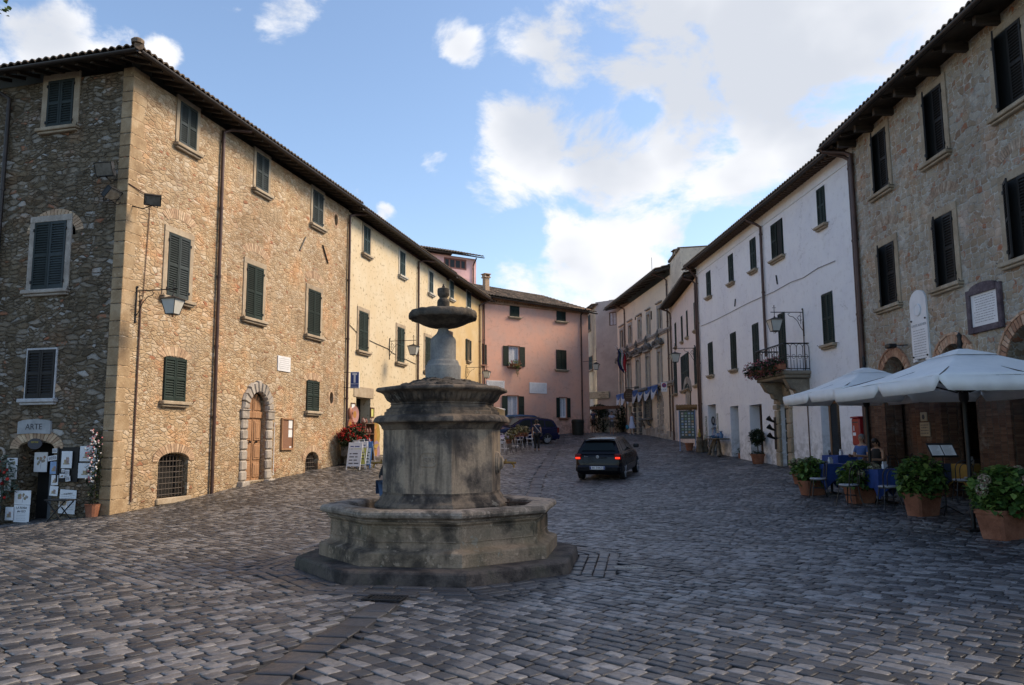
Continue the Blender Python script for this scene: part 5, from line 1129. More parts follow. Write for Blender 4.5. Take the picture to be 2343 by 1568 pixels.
# heaped rockwork
mb=MB(); rg=random.Random(4)
for i in range(150):
    a=rg.uniform(0,2*pi); r=rg.uniform(.05,.56)**1.0; h=2.30+(.60-r)*.26; s=rg.uniform(.05,.12); st=len(mb.v)
    mb.ico((0,0,0),(s*1.3,s*.8,s*.42),rg.random(),n=7,k=4,jit=.16); mb.xf(Matrix.Translation((r*math.cos(a),r*math.sin(a),h))@Matrix.Rotation(a+pi/2+rg.uniform(-.5,.5),4,'Z')@Matrix.Rotation(rg.uniform(-.5,.5),4,'X'),st)
mb.lathe([(.62,2.29),(.5,2.36),(.26,2.42),(0,2.43)],16)
mb.build('rockwork',M_FBOWL,FT_,smooth=50)
mb=MB(); mb.lathe([(.242,2.38),(.244,2.60),(.240,2.612),(.232,2.618),(.222,2.63),(.214,2.66),(.200,2.685),(.180,2.694),(.176,2.70),(.176,2.96),(.170,2.985),(.150,3.01),(.120,3.035),(.095,3.06),(.080,3.09),(.070,3.12),(.072,3.16)],40); mb.build('column',M_FCOL,FT_,smooth=40)
def rm(k,r,z): return 1+(.018*math.sin(k*1.7)+.012*math.sin(k*4.1+z*9))*(1 if r>.36 else .2)
def rm2(k,r,z): return rm(k,r,z)
mb=MB(); st=0; prof=[(.071,3.135),(.13,3.138),(.21,3.155),(.29,3.185),(.36,3.222),(.41,3.255),(.435,3.268),(.452,3.268),(.466,3.285),(.471,3.315),(.465,3.35),(.445,3.375),(.41,3.385),(.35,3.372),(.22,3.325),(.08,3.30),(.0,3.30)]
mb.lathe(prof,64,rmod=rm)
for i,v in enumerate(mb.v):      # gadrooned, broken lip
    x,y,z=v; r=math.hypot(x,y); a=math.atan2(y,x)
    if r>.40: z+= -.016*abs(math.sin(a*9))*(1 if z<3.30 else .5)+.008*noise.noise(Vector((x*8,y*8,z*8))); mb.v[i]=(x,y,z)
mb.build('upper_bowl',M_FBOWL,FT_,smooth=60)
mb=MB(); mb.lathe([(.085,3.30),(.088,3.50),(.080,3.53),(.064,3.548),(.052,3.560),(.060,3.575),(.078,3.60),(.082,3.65),(.078,3.692),(.064,3.70),(.018,3.703),(.022,3.725),(.010,3.735),(.013,3.75),(.0,3.765)],20,rmod=lambda k,r,z:1+.05*math.cos(k*4*pi/10)*(1 if 3.57<z<3.70 else 0)); mb.build('finial',M_FBOWL,FT_,smooth=40)
# dated cartouche on the front left face
k_=-1; a=-pi/2-pi/8; ap=.80*math.cos(pi/8); Mf=Matrix.Rotation(a+pi/2,4,'Z')
mb=MB(); oc_=[(-.115,-.045),(-.075,-.085),(.075,-.085),(.115,-.045),(.115,.045),(.075,.085),(-.075,.085),(-.115,.045)]
for i in range(8):
    p,q=oc_[i],oc_[(i+1)%8]; mb.tube([(p[0],-ap-.001,1.355+p[1]),(q[0],-ap-.001,1.355+q[1])],.009,5)
mb.xf(Mf); mb.build('cartouche',M_FPIL,FT_)
tx_=text('1893',.10,FT_,M_FPIL,tuple(Mf@Vector((0,-ap-.002,1.352))),(pi/2,0,a+pi/2),ext=.006)
# stone bosses with bronze spouts on the right and left faces
M_BRONZE=m_plain('worn_bronze',(.30,.17,.05),.35,.3,20,metal=.85)
for kk,lab in ((2,'r'),(6,'l')):
    a=kk*pi/4-pi/2-pi/8+ 0; M=Matrix.Rotation(a+pi/2,4,'Z')
    mb=MB(); mb.lathe([(.115,0),(.115,.02),(.105,.03),(.10,.03),(.10,.045),(.07,.06),(.06,.085),(.035,.10),(0,.105)],28)
    mb.xf(M@Matrix.Translation((0,-ap,1.30))@Matrix.Rotation(pi/2,4,'X')@Matrix.Scale(1.35,4,(0,1,0))); bs=mb.build('boss',M_FPIL,FT_,smooth=40)
    mb=MB(); mb.tube([(0,-ap-.09,1.30),(0,-ap-.15,1.30),(0,-ap-.27,1.295)],[.024,.017,.014],10); mb.tube([(0,-ap-.2,1.30),(0,-ap-.235,1.265),(0,-ap-.24,1.23)],[.012,.012,.014],8); mb.tube([(0,-ap-.13,1.29),(0,-ap-.13,1.345)],[.012,.009],8); mb.xf(M); mb.build('spout',M_BRONZE,bs,smooth=50)
mb=MB(); a=2*pi/4-pi/2-pi/8; M=Matrix.Rotation(a+pi/2,4,'Z')
mb.tube([(-.0,-.90,.82),(0,-.90,.60)],.012,6); mb.tube([(0,-.86,.775),(0,-1.34,.775)],.009,6); mb.tube([(.05,-.9,.80),(-.05,-.9,.78)],.009,6); mb.xf(M); mb.build('iron_stay',m_plain('rusty_iron2',(.05,.025,.015),.8),FT_)
# ------------------------------------------------------------ foliage kit
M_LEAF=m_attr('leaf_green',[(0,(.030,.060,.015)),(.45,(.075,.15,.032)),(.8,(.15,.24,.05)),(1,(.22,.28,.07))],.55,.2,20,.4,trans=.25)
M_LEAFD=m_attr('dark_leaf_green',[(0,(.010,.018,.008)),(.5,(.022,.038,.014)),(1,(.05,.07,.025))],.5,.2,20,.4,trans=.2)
M_RED=m_attr('red_petals',[(0,(.16,.008,.008)),(.6,(.36,.015,.012)),(1,(.5,.05,.03))],.6,.1,20,.3,trans=.2)
M_BLOOM=m_attr('hydrangea_bloom',[(0,(.18,.11,.09)),(.4,(.34,.23,.18)),(.7,(.30,.36,.18)),(1,(.48,.46,.33))],.7,.1,20,.3,trans=.15)
M_STEM=m_plain('brown_stem',(.06,.045,.03),.8)
M_TERRA=m_stone('terracotta',[(.17,.065,.035),(.26,.105,.06),(.33,.15,.09)],2.5,.05,bump=.3)
def leaves(mb,n,shape,size,rg,cr=(0,1),droop=.4):
    for i in range(n):
        p=shape(rg); s=size*rg.uniform(.6,1.25); az=rg.uniform(0,2*pi); el=rg.uniform(-.9,.5); d=Vector((math.cos(az)*math.cos(el),math.sin(az)*math.cos(el),math.sin(el)))
        sd_=d.cross(Vector((rg.uniform(-.4,.4),rg.uniform(-.4,.4),1))).normalized(); nrm=sd_.cross(d); c=rg.uniform(*cr); w=s*.36; P=Vector(p)
        a=P; b1=P+d*s*.35+sd_*w+nrm*.06*s; b2=P+d*s*.35-sd_*w+nrm*.06*s; m1=P+d*s*.4-nrm*.05*s; c1=P+d*s*.72+sd_*w*.7-nrm*.02*s; c2=P+d*s*.72-sd_*w*.7-nrm*.02*s; t=P+d*s-nrm*.16*s
        mb.add([a,b1,c1,t,c2,b2,m1],[(0,1,2,6),(6,2,3),(6,3,4),(0,6,4,5)],[c,c,c,c,c,c,max(0,c-.12)])
def ball(c0,r,hollow=.55):
    def f(rg):
        while True:
            v=Vector((rg.uniform(-1,1),rg.uniform(-1,1),rg.uniform(-1,1)))
            if hollow<v.length<1: break
        k=1+.16*noise.noise(v*2.3+Vector(c0)); return (c0[0]+v.x*r[0]*k,c0[1]+v.y*r[1]*k,c0[2]+v.z*r[2]*k)
    return f
def bloom(mb,c,r,rg,n=110):
    for i in range(n):
        v=Vector((rg.gauss(0,1),rg.gauss(0,1),rg.gauss(0,1)+.3)).normalized(); p=Vector(c)+v*r*rg.uniform(.86,1.0); s=r*.19; t=v.cross(Vector((.3,.2,1))).normalized(); u=v.cross(t); q=rg.uniform(0,1); a=rg.uniform(0,pi); t,u=t*math.cos(a)+u*math.sin(a),u*math.cos(a)-t*math.sin(a)
        mb.quad(p-t*s,p-u*s+v*s*.3,p+t*s,p+u*s+v*s*.3,q)
def planter(px,py,rz,w,d,h,label,pl,blooms,seed,dy=0,leafn=700,big=1):
    p=G(px,py); rg=random.Random(seed); M=Matrix.Rotation(rz,4,'Z'); cpos=Vector((p.x,p.y+dy,0)); z=TZ(cpos.x,cpos.y)-.012
    r=thing('planter',label,'planter',(cpos.x,cpos.y,z),rz,'terracotta planters of hydrangea around the cafe terrace')
    mb=MB(); t=.88; vs=[]
    def rectp(sx,sy,zz_,b=.04): return [(-sx+b,-sy,zz_),(sx-b,-sy,zz_),(sx,-sy+b,zz_),(sx,sy-b,zz_),(sx-b,sy,zz_),(-sx+b,sy,zz_),(-sx,sy-b,zz_),(-sx,-sy+b,zz_)]
    lev=[(w/2*.78,d/2*.78,0),(w/2*.80,d/2*.80,.02),(w/2*.93,d/2*.93,h*.70),(w/2*.945,d/2*.945,h*.705),(w/2*.96,d/2*.96,h*.85),(w/2,d/2,h*.86),(w/2,d/2,h*.99),(w/2*.97,d/2*.97,h),(w/2*.88,d/2*.88,h),(w/2*.86,d/2*.86,h*.85)]
    for a in lev: vs+=rectp(*a)
    fs=[(i*8+k,i*8+(k+1)%8,(i+1)*8+(k+1)%8,(i+1)*8+k) for i in range(len(lev)-1) for k in range(8)]+[tuple(range(8))[::-1],tuple(range((len(lev)-1)*8,len(lev)*8))]
    mb.add(vs,fs); mb.build('trough',M_TERRA,r)
    pw,pd_,ph=pl; mb=MB()
    for i in range(10): a=rg.uniform(0,2*pi); mb.tube([(rg.uniform(-.2,.2)*w,rg.uniform(-.2,.2)*d,h*.9),(math.cos(a)*pw*.25,math.sin(a)*pd_*.25,h+ph*.5),(math.cos(a)*pw*.4,math.sin(a)*pd_*.4,h+ph*.85)],.008,5)
    hyd=thing('hydrangea',label.replace('planter','plant').split(',')[0]+(', hydrangea foliage' ),'plant') if 0 else None
    mb.build('stem',M_STEM,r)
    mb=MB(); leaves(mb,leafn,ball((0,0,h+ph*.45),(pw/2,pd_/2,ph*.56)),.125*big,rg); leaves(mb,leafn//5,ball((0,0,h+ph*.1),(pw/2*1.02,pd_/2*1.02,ph*.3)),.12*big,rg); mb.build('foliage',M_LEAF,r)
    for q in range(blooms):
        mb=MB(); a=rg.uniform(0,2*pi); e=rg.uniform(.0,.9); bloom(mb,(0,0,0),.085*big,rg); mb.build('flower_head',M_BLOOM,r,(math.cos(a)*math.cos(e)*pw*.52,math.sin(a)*math.cos(e)*pd_*.52,h+ph*.45+math.sin(e)*ph*.55))
    return r
# ------------------------------------------------------------ wall lanterns on wrought brackets
M_LGLASS=m_plain('milky_lantern_glass',(.50,.50,.46),.35,.08,3)
def lantern(F,px,py,reach,side,label,drop=.34,s=1.0,arm_dir=None):
    """bracket fixed at the wall, lantern hanging from its arm; side: which way scrolls curl"""
    x,z=F.h(px,py); r=thing('wall_lantern',label,'street lantern',F.P(x,0,z),F.rz,'wrought iron wall lanterns round the square')
    mb=MB(); mb.bbox(-.018,.018,-.03,-.001,-.62*s,.18*s,.005); mb.ico((0,-.03,.20*s),.03*s); mb.ico((0,-.02,-.64*s),.028*s)
    mb.tube([(0,-.02,.10*s),(0,-reach-.12,.10*s)],.014*s,6)
    mb.tube([(0,-.03,-.5*s),(0,-.12*s,-.36*s),(0,-.20*s,-.18*s),(0,-.33*s,-.05*s),(0,-.45*s,-.02*s),(0,-.50*s,.04*s),(0,-.44*s,.07*s)],.010*s,6)
    mb.tube([(0,-.05,-.14*s),(0,-.14*s,-.16*s),(0,-.20*s,-.08*s),(0,-.14*s,.0),(0,-.08*s,-.04*s)],.009*s,6); mb.tube([(0,-.10*s,.10*s),(0,-.10*s,-.28*s)],.008*s,5)
    mb.tube([(0,-reach,.30*s),(0,-reach,.10*s),(0,-reach,.10*s-drop*s*.45)],.011*s,6); mb.ico((0,-reach,.30*s),.022*s); mb.tube([(0,-reach-.06*s,.24*s),(0,-reach+.06*s,.24*s)],.008*s,5)
    mb.build('bracket',M_IRON,r)
    zt_=.10*s-drop*s*.45; w1,w0,h=.19*s,.11*s,.34*s
    l=MB(); l.add([(-w1-.04*s,-reach-w1-.04*s,zt_-.10*s),(w1+.04*s,-reach-w1-.04*s,zt_-.10*s),(w1+.04*s,-reach+w1+.04*s,zt_-.10*s),(-w1-.04*s,-reach+w1+.04*s,zt_-.10*s),(0,-reach,zt_)],[(0,1,4),(1,2,4),(2,3,4),(3,0,4),(3,2,1,0)])
    l.lathe([(.03*s,0),(.022*s,.05*s),(0,.06*s)],8,loc=(0,-reach,zt_-.03*s))
    for a,b_ in ((-1,-1),(1,-1),(1,1),(-1,1)): l.tube([(a*w1,-reach+b_*w1,zt_-.10*s),(a*w0,-reach+b_*w0,zt_-.10*s-h)],.010*s,4)
    l.bbox(-w0-.01,w0+.01,-reach-w0-.01,-reach+w0+.01,zt_-.10*s-h-.02,zt_-.10*s-h,.003); l.tube([(0,-reach,zt_-.1*s-h),(0,-reach,zt_-.18*s-h)],[.02*s,.008*s],6)
    for a in (-1,1): l.tube([(a*w0,-reach,zt_-.1*s-h),(a*w0*1.1,-reach,zt_-.16*s-h),(0,-reach,zt_-.17*s-h)],.006*s,4)
    fr=l.build('lantern_frame',M_IRON,r); g=MB(); e=.985
    T=[(a*w1*e,-reach+b_*w1*e,zt_-.102*s) for a,b_ in ((-1,-1),(1,-1),(1,1),(-1,1))]; Bt=[(a*w0*e,-reach+b_*w0*e,zt_-.10*s-h) for a,b_ in ((-1,-1),(1,-1),(1,1),(-1,1))]
    for k in range(4): g.quad(Bt[k],Bt[(k+1)%4],T[(k+1)%4],T[k])
    g.build('glass',M_LGLASS,fr); return r
lantern(FA,311,676,1.02,1,'black lantern on a scrolled bracket on the stone corner house',s=1.0)
lantern(FA,890.4,786.4,1.12,1,'black lantern between two windows of the cream house, above the fountain rim',s=1.05)
lantern(FA,1065.4,845.5,1.25,1,'small black lantern on the yellow house beside the pink wall',s=1.05)
lantern(FW,1837.5,722,.98,-1,'black lantern beside the balcony of the white house',s=1.05)
lantern(FK,1590,802,1.0,-1,'black lantern on the pale pink house near the brown downpipe',s=1.15)
x,z=FP.h(1333,828)
r=thing('wall_lantern','black lantern strung beyond the right edge of the salmon pink house','street lantern',FP.P(x,0,z),FP.rz-pi/2*0+R(-55),'wrought iron wall lanterns round the square')
mb=MB(); mb.tube([(0,0,0),(.0,-.9*0,0),(1.0,0,.05)],.016,5); mb.tube([(.95,0,0),(.95,0,.9),],.008,4); mb.build('bracket',M_IRON,r)
l=MB(); l.add([(.70,-.22,-.22),(1.18,-.22,-.22),(1.18,.22,-.22),(.70,.22,-.22),(.94,0,-.05)],[(0,1,4),(1,2,4),(2,3,4),(3,0,4),(3,2,1,0)]); l.bbox(.82,1.06,-.12,.12,-.60,-.57,.005); fr=l.build('lantern_frame',M_IRON,r)
g=MB(); g.add([(.74,-.18,-.222),(1.14,-.18,-.222),(1.14,.18,-.222),(.74,.18,-.222),(.83,-.1,-.57),(1.05,-.1,-.57),(1.05,.1,-.57),(.83,.1,-.57)],[(0,1,5,4),(1,2,6,5),(2,3,7,6),(3,0,4,7)]); g.build('glass',M_LGLASS,fr)
# ------------------------------------------------------------ floodlights near the corner
def flood(F,px,py,label,out,tilt,pan,s=1.0):
    x,z=F.h(px,py,-out); r=thing('floodlight',label,'floodlight',F.P(x,-out,z),F.rz,'black floodlights fixed near the corner')
    M=Matrix.Rotation(pan,4,'Z')@Matrix.Rotation(tilt,4,'X')
    mb=MB(); w,h,d=.17*s,.12*s,.07*s
    mb.bbox(-w,w,-d,d*.2,-h,-h+.02,.005); mb.bbox(-w,w,-d,d*.2,h-.02,h,.005); mb.bbox(-w,-w+.02,-d,d*.2,-h+.02,h-.02,.005); mb.bbox(w-.02,w,-d,d*.2,-h+.02,h-.02,.005)
    mb.add([(-w,d*.2,-h),(w,d*.2,-h),(w,d*.2,h),(-w,d*.2,h),(-w*.6,d*1.3,-h*.6),(w*.6,d*1.3,-h*.6),(w*.6,d*1.3,h*.6),(-w*.6,d*1.3,h*.6)],[(0,1,5,4),(1,2,6,5),(2,3,7,6),(3,0,4,7),(4,5,6,7)])
    mb.xf(M); mb.build('housing',M_IRON,r); g=MB(); g.box(-w+.02,w-.02,-d+.01,-d+.014,-h+.02,h-.02); g.xf(M); g.build('lens',m_plain('floodlight_lens',(.15,.14,.12),.25,.25,8),r)
    mb=MB(); mb.tube([(0,0,-h*1.1),(.02,out*.5,-h*1.5),(0,out,-h*.9)],.014,6); mb.tube([(-w-.02,0,0),(-w-.02,.02,-h*1.1),(w+.02,.02,-h*1.1),(w+.02,0,0)],.010,5); mb.build('bracket',M_IRON,r)
flood(FD,242,387,'upper square floodlight with a pale lens on the shaded end wall',.35,R(22),R(5),1.35)
flood(FD,255,442,'black floodlight seen from its side just under the pale one',.30,R(40),R(95),1.25)
flood(FA,349,457,'black floodlight reaching out from the sunlit side of the corner',.55,R(35),R(-50),1.1)
x,z=FB.h((2900+815*.574)/1.6532,(1200+190*.574)/1.6532,-.25); r=thing('floodlight','small black floodlight above the first brick arch','floodlight',FB.P(x,-.25,z),FB.rz)
mb=MB(); mb.bbox(-.13,.13,-.1,.1,-.06,.05,.02); mb.build('housing',M_IRON,r); mb=MB(); mb.tube([(.1,0,0),(.3,.1,-.02),(.35,.25,-.02)],.012,5); mb.build('bracket',M_IRON,r)
# ------------------------------------------------------------ plaques, boards and signs
q=wins(FA,[(634.5,813.2,662.3,852.6)])[0]; plaque(FA,*q,'small white marble plaque above and right of the arched portal',6,seed=8,th=.022)
q=wins(FA,[(642,956.4,667.2,1029.6)])[0]; r=thing('notice_board','framed cork notice board with two white sheets on the stone house','notice board',FA.P((q[0]+q[1])/2,0,q[2]),FA.rz); w=(q[1]-q[0])/2; h=q[3]-q[2]
mb=MB(); mb.bbox(-w,-w+.05,-.07,-.001,0,h,.005); mb.bbox(w-.05,w,-.07,-.001,0,h,.005); mb.bbox(-w+.05,w-.05,-.07,-.001,0,.05,.005); mb.bbox(-w+.05,w-.05,-.07,-.001,h-.05,h,.005); mb.build('frame',M_DOOR,r)
mb=MB(); mb.box(-w+.05,w-.05,-.03,-.002,.05,h-.05); mb.build('backing',m_plain('cork',(.20,.10,.06),.9,.2,30),r); mb=MB(); mb.box(w*.2,w-.07,-.036,-.031,h*.68,h-.07); mb.box(w*.2,w-.07,-.036,-.031,h*.40,h*.64); mb.box(w*.4,w-.1,-.036,-.031,h*.07,h*.12); mb.build('notice',M_PAPER,r)
r=thing('tobacco_sign','blue enamel sign with a big white T on brackets beside the downpipe','sign',FA.P(*FA.h(797,868)[:1],-.1,FA.h(797,889)[1]),FA.rz+pi/2*0)
x0,z1=FA.h(801,850.8,-.05); x1,z0=FA.h(822.3,889,-.05); dT=(at(822,870,29.0)-at(801,870,29.0)).length; hT=dT*38/21
r.location=at(801,889,29.0); r.rotation_euler=(0,0,R(-4))
M_BLUE=m_plain('sign_blue',(.012,.045,.22),.4,.05)
mb=MB(); mb.bbox(0,dT,-.03,.03,0,hT,.008); mb.build('panel',M_WHITEP,r); mb=MB(); mb.box(.025,dT-.025,-.034,-.030,.025,hT*.26); mb.box(.025,dT-.025,-.034,-.030,hT*.29,hT-.025); mb.build('blue_field',M_BLUE,r)
mb=MB(); mb.box(.08,dT-.08,-.038,-.034,hT*.80,hT*.91); mb.box(dT*.5-.035,dT*.5+.035,-.038,-.034,hT*.34,hT*.80); mb.build('letter_t',M_WHITEP,r)
text('SALI TABACCHI',.034,r,M_WHITEP,(dT/2,-.037,hT*.20)); text('VALORI BOLLATI',.032,r,M_WHITEP,(dT/2,-.037,hT*.10))
mb=MB(); mb.tube([(-.25,0,hT*.97),(0,0,hT*.97)],.010,5); mb.tube([(-.25,0,.03),(0,0,.03)],.010,5); mb.build('bracket',M_IRON,r)
# Dante tablet and framed marble on the arcaded house
x0,z1=FB.h(2080.4,671.6); x1,z0=FB.h(2132.3,822.7); r=thing('plaque','tall white marble tablet with a medallion, lettered DANTE ALIGHIERI','plaque',FB.P((x0+x1)/2,0,z0),FB.rz); w=(x1-x0)/2*.92; h=z1-z0
mb=MB(); n=10; poly=[(-w,.25),(w,.25),(w,h-.3)]+[(w*math.cos(pi*i/n),h-.3+.30*math.sin(pi*i/n)) for i in range(1,n)]+[(-w,h-.3)]; mb.prism(poly,-.045,-.001); mb.prism([(-w,.0),(-w*.55,.0),(-w*.5,.06),(w*.5,.06),(w*.55,.0),(w,.0),(w,.25),(-w,.25)],-.044,-.001); mb.build('slab',M_MARBLE,r)
mb=MB(); mb.lathe([(.15,0),(.15,.02),(.13,.03),(.12,.02),(0,.03)],24); mb.xf(Matrix.Translation((0,-.045,h-.48))@Matrix.Rotation(pi/2,4,'X')); mb.build('medallion',M_MARBLE,r,smooth=40)
text('DANTE ALIGHIERI',.085,r,M_GREYINK,(0,-.047,h-.85)); mb=MB(); rg=random.Random(2)
for i in range(13): lump_text(mb,-w*.75,w*.75,h-.98-i*.062,.028,-.0465,rg)
mb.build('lettering',M_GREYINK,r); mb=MB()
for x in (-w*.85,w*.85):
    for z in (.12,h-.72): mb.tube([(x,-.07,z),(x,-.045,z)],.022,8)
mb.build('stud',M_IRON,r)
x0,z1=FB.h(2222.8,678.3); x1,z0=FB.h(2290.3,735.7); r=thing('plaque','white marble inscription in a dark purple stone frame between two arches','plaque',FB.P((x0+x1)/2,0,z0),FB.rz); w=(x1-x0)/2; h=z1-z0
M_PORPH=m_stone('purple_stone',[(.05,.035,.045),(.09,.065,.075),(.14,.11,.12)],4,.25,bump=.5)
mb=MB(); mb.bbox(-w,w,-.03,-.001,0,h,.003); mb.build('slab',M_MARBLE,r); mb=MB(); f=.13
mb.bbox(-w-f,-w,-.07,-.001,-f,h+f*.9,.01); mb.bbox(w,w+f,-.07,-.001,-f,h+f*.9,.01); mb.bbox(-w,w,-.07,-.001,-f,0,.01); n=8; mb.prism([(-w,h),(w,h)]+[(w*math.cos(pi*i/n),h+.10+.12*math.sin(pi*i/n)) for i in range(n+1)],-.07,-.001); mb.build('frame',M_PORPH,r)
mb=MB(); rg=random.Random(5)
for i in range(11): lump_text(mb,-w*.82+rg.uniform(0,.08),w*.82-rg.uniform(0,.08),h*.9-i*h*.078,.028,-.0315,rg)
mb.build('lettering',M_GREYINK,r)
# small bronze-coloured plates on the brick pier between the arches
px_=(a1[1]+a2[0])/2
x0,z1=FB.h((2900+1013*.574)/1.6532,(1200+695*.574)/1.6532); x1,z0=FB.h((2900+1082*.574)/1.6532,(1200+785*.574)/1.6532)
plaque(FB,x0,x1,z0,z1,'beige lettered plate on the brick pier behind the parasols',4,mat=m_plain('beige_plate',(.30,.24,.16),.6),ink=M_INK,seed=9,th=.03,name='plaque')
r=plaque(FB,x0+.05,x1-.1,z1+.03,z1+.24,'small square sign with a dark disc above the beige plate',0,mat=m_plain('beige_plate2',(.30,.25,.17),.6),cat='sign',name='sign'); mb=MB(); mb.lathe([(.06,0),(.06,.004),(0,.004)],16); mb.xf(Matrix.Translation((0,-.03,.10))@Matrix.Rotation(pi/2,4,'X')); mb.build('disc',M_INK,r)
# no-parking sign by the palace downpipe
p=at(1512.2,896.5,46.6); r=thing('no_parking_sign','white no parking sign with a red and blue roundel by the palace downpipe','sign',p,R(-6)); w=.36; h=.56
mb=MB(); mb.bbox(0,w,-.012,.012,0,h,.006); mb.build('panel',M_WHITEP,r); mb=MB(); mb.lathe([(.135,0),(.135,.004),(0,.004)],24); mb.xf(Matrix.Translation((w/2,-.012,h*.68))@Matrix.Rotation(pi/2,4,'X')); mb.build('red_ring',m_plain('sign_red',(.38,.02,.03),.4),r)
mb=MB(); mb.lathe([(.10,0),(.10,.004),(0,.004)],24); mb.xf(Matrix.Translation((w/2,-.016,h*.68))@Matrix.Rotation(pi/2,4,'X')); mb.build('blue_disc',M_BLUE,r); mb=MB(); mb.box(-.11,.11,-.004,0,-.018,.018); mb.xf(Matrix.Translation((w/2,-.0205,h*.68))@Matrix.Rotation(R(45),4,'Y')); mb.build('bar',MATS['sign_red'],r)
text('0-24',.10,r,M_INK,(w*.55,-.014,h*.2)); mb=MB(); mb.tube([(w,0,h*.45),(w+.2,0,h*.45)],.012,5); mb.build('bracket',M_IRON,r)
# oval hanging sign at the palace
x,z=FZ.h((2200+1085*.1658)/1.6532,(1420+460*.1658)/1.6532,-.5); r=thing('hanging_sign','dark oval hanging sign beside the palace portal','sign',FZ.P(x,-.5,z),R(-10))
mb=MB(); mb.lathe([(.42,0),(.42,.05),(.36,.05),(.34,.03),(0,.03)],24); mb.xf(Matrix.Rotation(pi/2,4,'X')@Matrix.Scale(1.15,4,(0,1,0))); mb.build('board',M_BROWN,r); mb=MB(); mb.tube([(-.3,0,.55),(.5,0,.55)],.02,5); mb.tube([(0,0,.45),(0,0,.55)],.015,5); mb.build('bracket',M_IRON,r); mb=MB(); rg=random.Random(1)
for i in range(3): lump_text(mb,-.25,.25,.1-i*.13,.07,-.052,rg)
mb.build('lettering',m_plain('faded_gilt',(.22,.15,.09),.7),r)
# ------------------------------------------------------------ flags and bunting on the palace
x,z=FZ.h((2150+715*.3188)/1.6532,(900+1335*.3188)/1.6532); 
def flag(xo,cols,label,hh):
    r=thing('flag',label,'flag',FZ.P(xo,0,z-.2),FZ.rz); mb=MB(); mb.tube([(0,0,-.3),(0,-.95,.55)],.022,6); mb.build('pole',M_WHITEP,r)
    for j,(c,a,b_) in enumerate(cols):
        mb=MB(); n=8
        for i in range(5):
            for k in range(n):
                P=lambda u,v:(-.08*math.sin(v*5+u*4)+.05*u, -.22-.62*(a+(b_-a)*u)*(1-.35*v)+.07*math.sin(v*6), .0+.45*(a+(b_-a)*u)-1.45*v*hh)
                mb.quad(P(i/5,k/n),P((i+1)/5,k/n),P((i+1)/5,(k+1)/n),P(i/5,(k+1)/n))
        mb.build('cloth',c,r,smooth=True,weld=True)
MF=lambda n,c:m_plain(n,c,.85,.1)
flag(x,[(MF('flag_red',(.40,.02,.03)),0,.45),(MF('flag_white',(.6,.6,.62)),.45,.78),(MF('flag_green',(.01,.08,.05)),.78,1)],'green, white and red flag hanging by a palace window',1.0)
flag(x-.55,[(MF('flag_navy',(.008,.015,.09)),0,1)],'navy blue flag hanging beside the tricolour',1.05)
def swag(xa,xb,za,label,drop):
    r=thing('swag',label,'bunting',FZ.P((xa+xb)/2,-.27,za),FZ.rz,'blue and white swags draped along the palace ledge'); w=(xb-xa)/2
    for c,(a,b_) in ((M_SWB,(0,.5)),(M_SWW,(.5,1.0))):
        mb=MB(); n=14
        for i in range(n):
            for k in range(4):
                def P(u,v):
                    t=a+(b_-a)*v; return (-w+2*w*u, -.10*math.sin(pi*u)*(.5+t)-.03*math.sin(t*20), -(.12+drop*math.sin(pi*u)**.8)*t-.05*math.sin(t*14)*math.sin(pi*u))
                mb.quad(P(i/n,k/4),P((i+1)/n,k/4),P((i+1)/n,(k+1)/4),P(i/n,(k+1)/4))
        mb.build('blue_cloth' if c is M_SWB else 'white_cloth',c,r,smooth=True,weld=True)
    mb=MB()
    for s in (-w,w):
        for k in range(5): mb.quad((s-.09+.03*k,-.03-.02*(k%2),0),(s-.06+.03*k,-.03-.02*((k+1)%2),0),(s-.06+.03*k,-.03,-.55-.1*k%2*.2),(s-.09+.03*k,-.03,-.55))
    mb.build('tail',M_SWB,r)
M_SWB=m_plain('bunting_blue',(.05,.12,.34),.85,.15); M_SWW=m_plain('bunting_white',(.48,.50,.54),.85,.1)
xs=[FZ.h(px,832)[0] for px in (1417,1427,1440,1453,1466,1480,1497,1512)]
labs=['leftmost, at the far end of the ledge','second from the far end','third from the far end','left of the flags','right of the flags','over the grilled window','rightmost, nearest the downpipe']
for i in range(7): swag(xs[i],xs[i+1],5.02,'blue and white draped swag, '+labs[i],.75-.0*i)
# ------------------------------------------------------------ people
def skin(name, V_, E_, mat, parent, sub=1, root=0):
    me=bpy.data.meshes.new('s'); keys=list(V_); ix={k:i for i,k in enumerate(keys)}
    me.from_pydata([V_[k][0] for k in keys],[(ix[a],ix[b_]) for a,b_ in E_],[]); o=bpy.data.objects.new('s',me); COL.objects.link(o)
    md=o.modifiers.new('k','SKIN'); md.use_smooth_shade=True
    for i,k in enumerate(keys):
        r=V_[k][1]; me.skin_vertices[0].data[i].radius=(r,r) if not isinstance(r,tuple) else r
    me.skin_vertices[0].data[ix[keys[root]]].use_root=True
    o.modifiers.new('s','SUBSURF').levels=sub; o.modifiers['s'].render_levels=sub
    dg=bpy.context.evaluated_depsgraph_get(); nm=bpy.data.meshes.new_from_object(o.evaluated_get(dg)); bpy.data.objects.remove(o)
    nm.materials.clear(); nm.materials.append(mat); nm.polygons.foreach_set('use_smooth',[True]*len(nm.polygons))
    q=bpy.data.objects.new(name,nm); COL.objects.link(q); q.parent=parent; return q
M_SKIN=m_plain('skin',(.36,.20,.13),.6,.08)
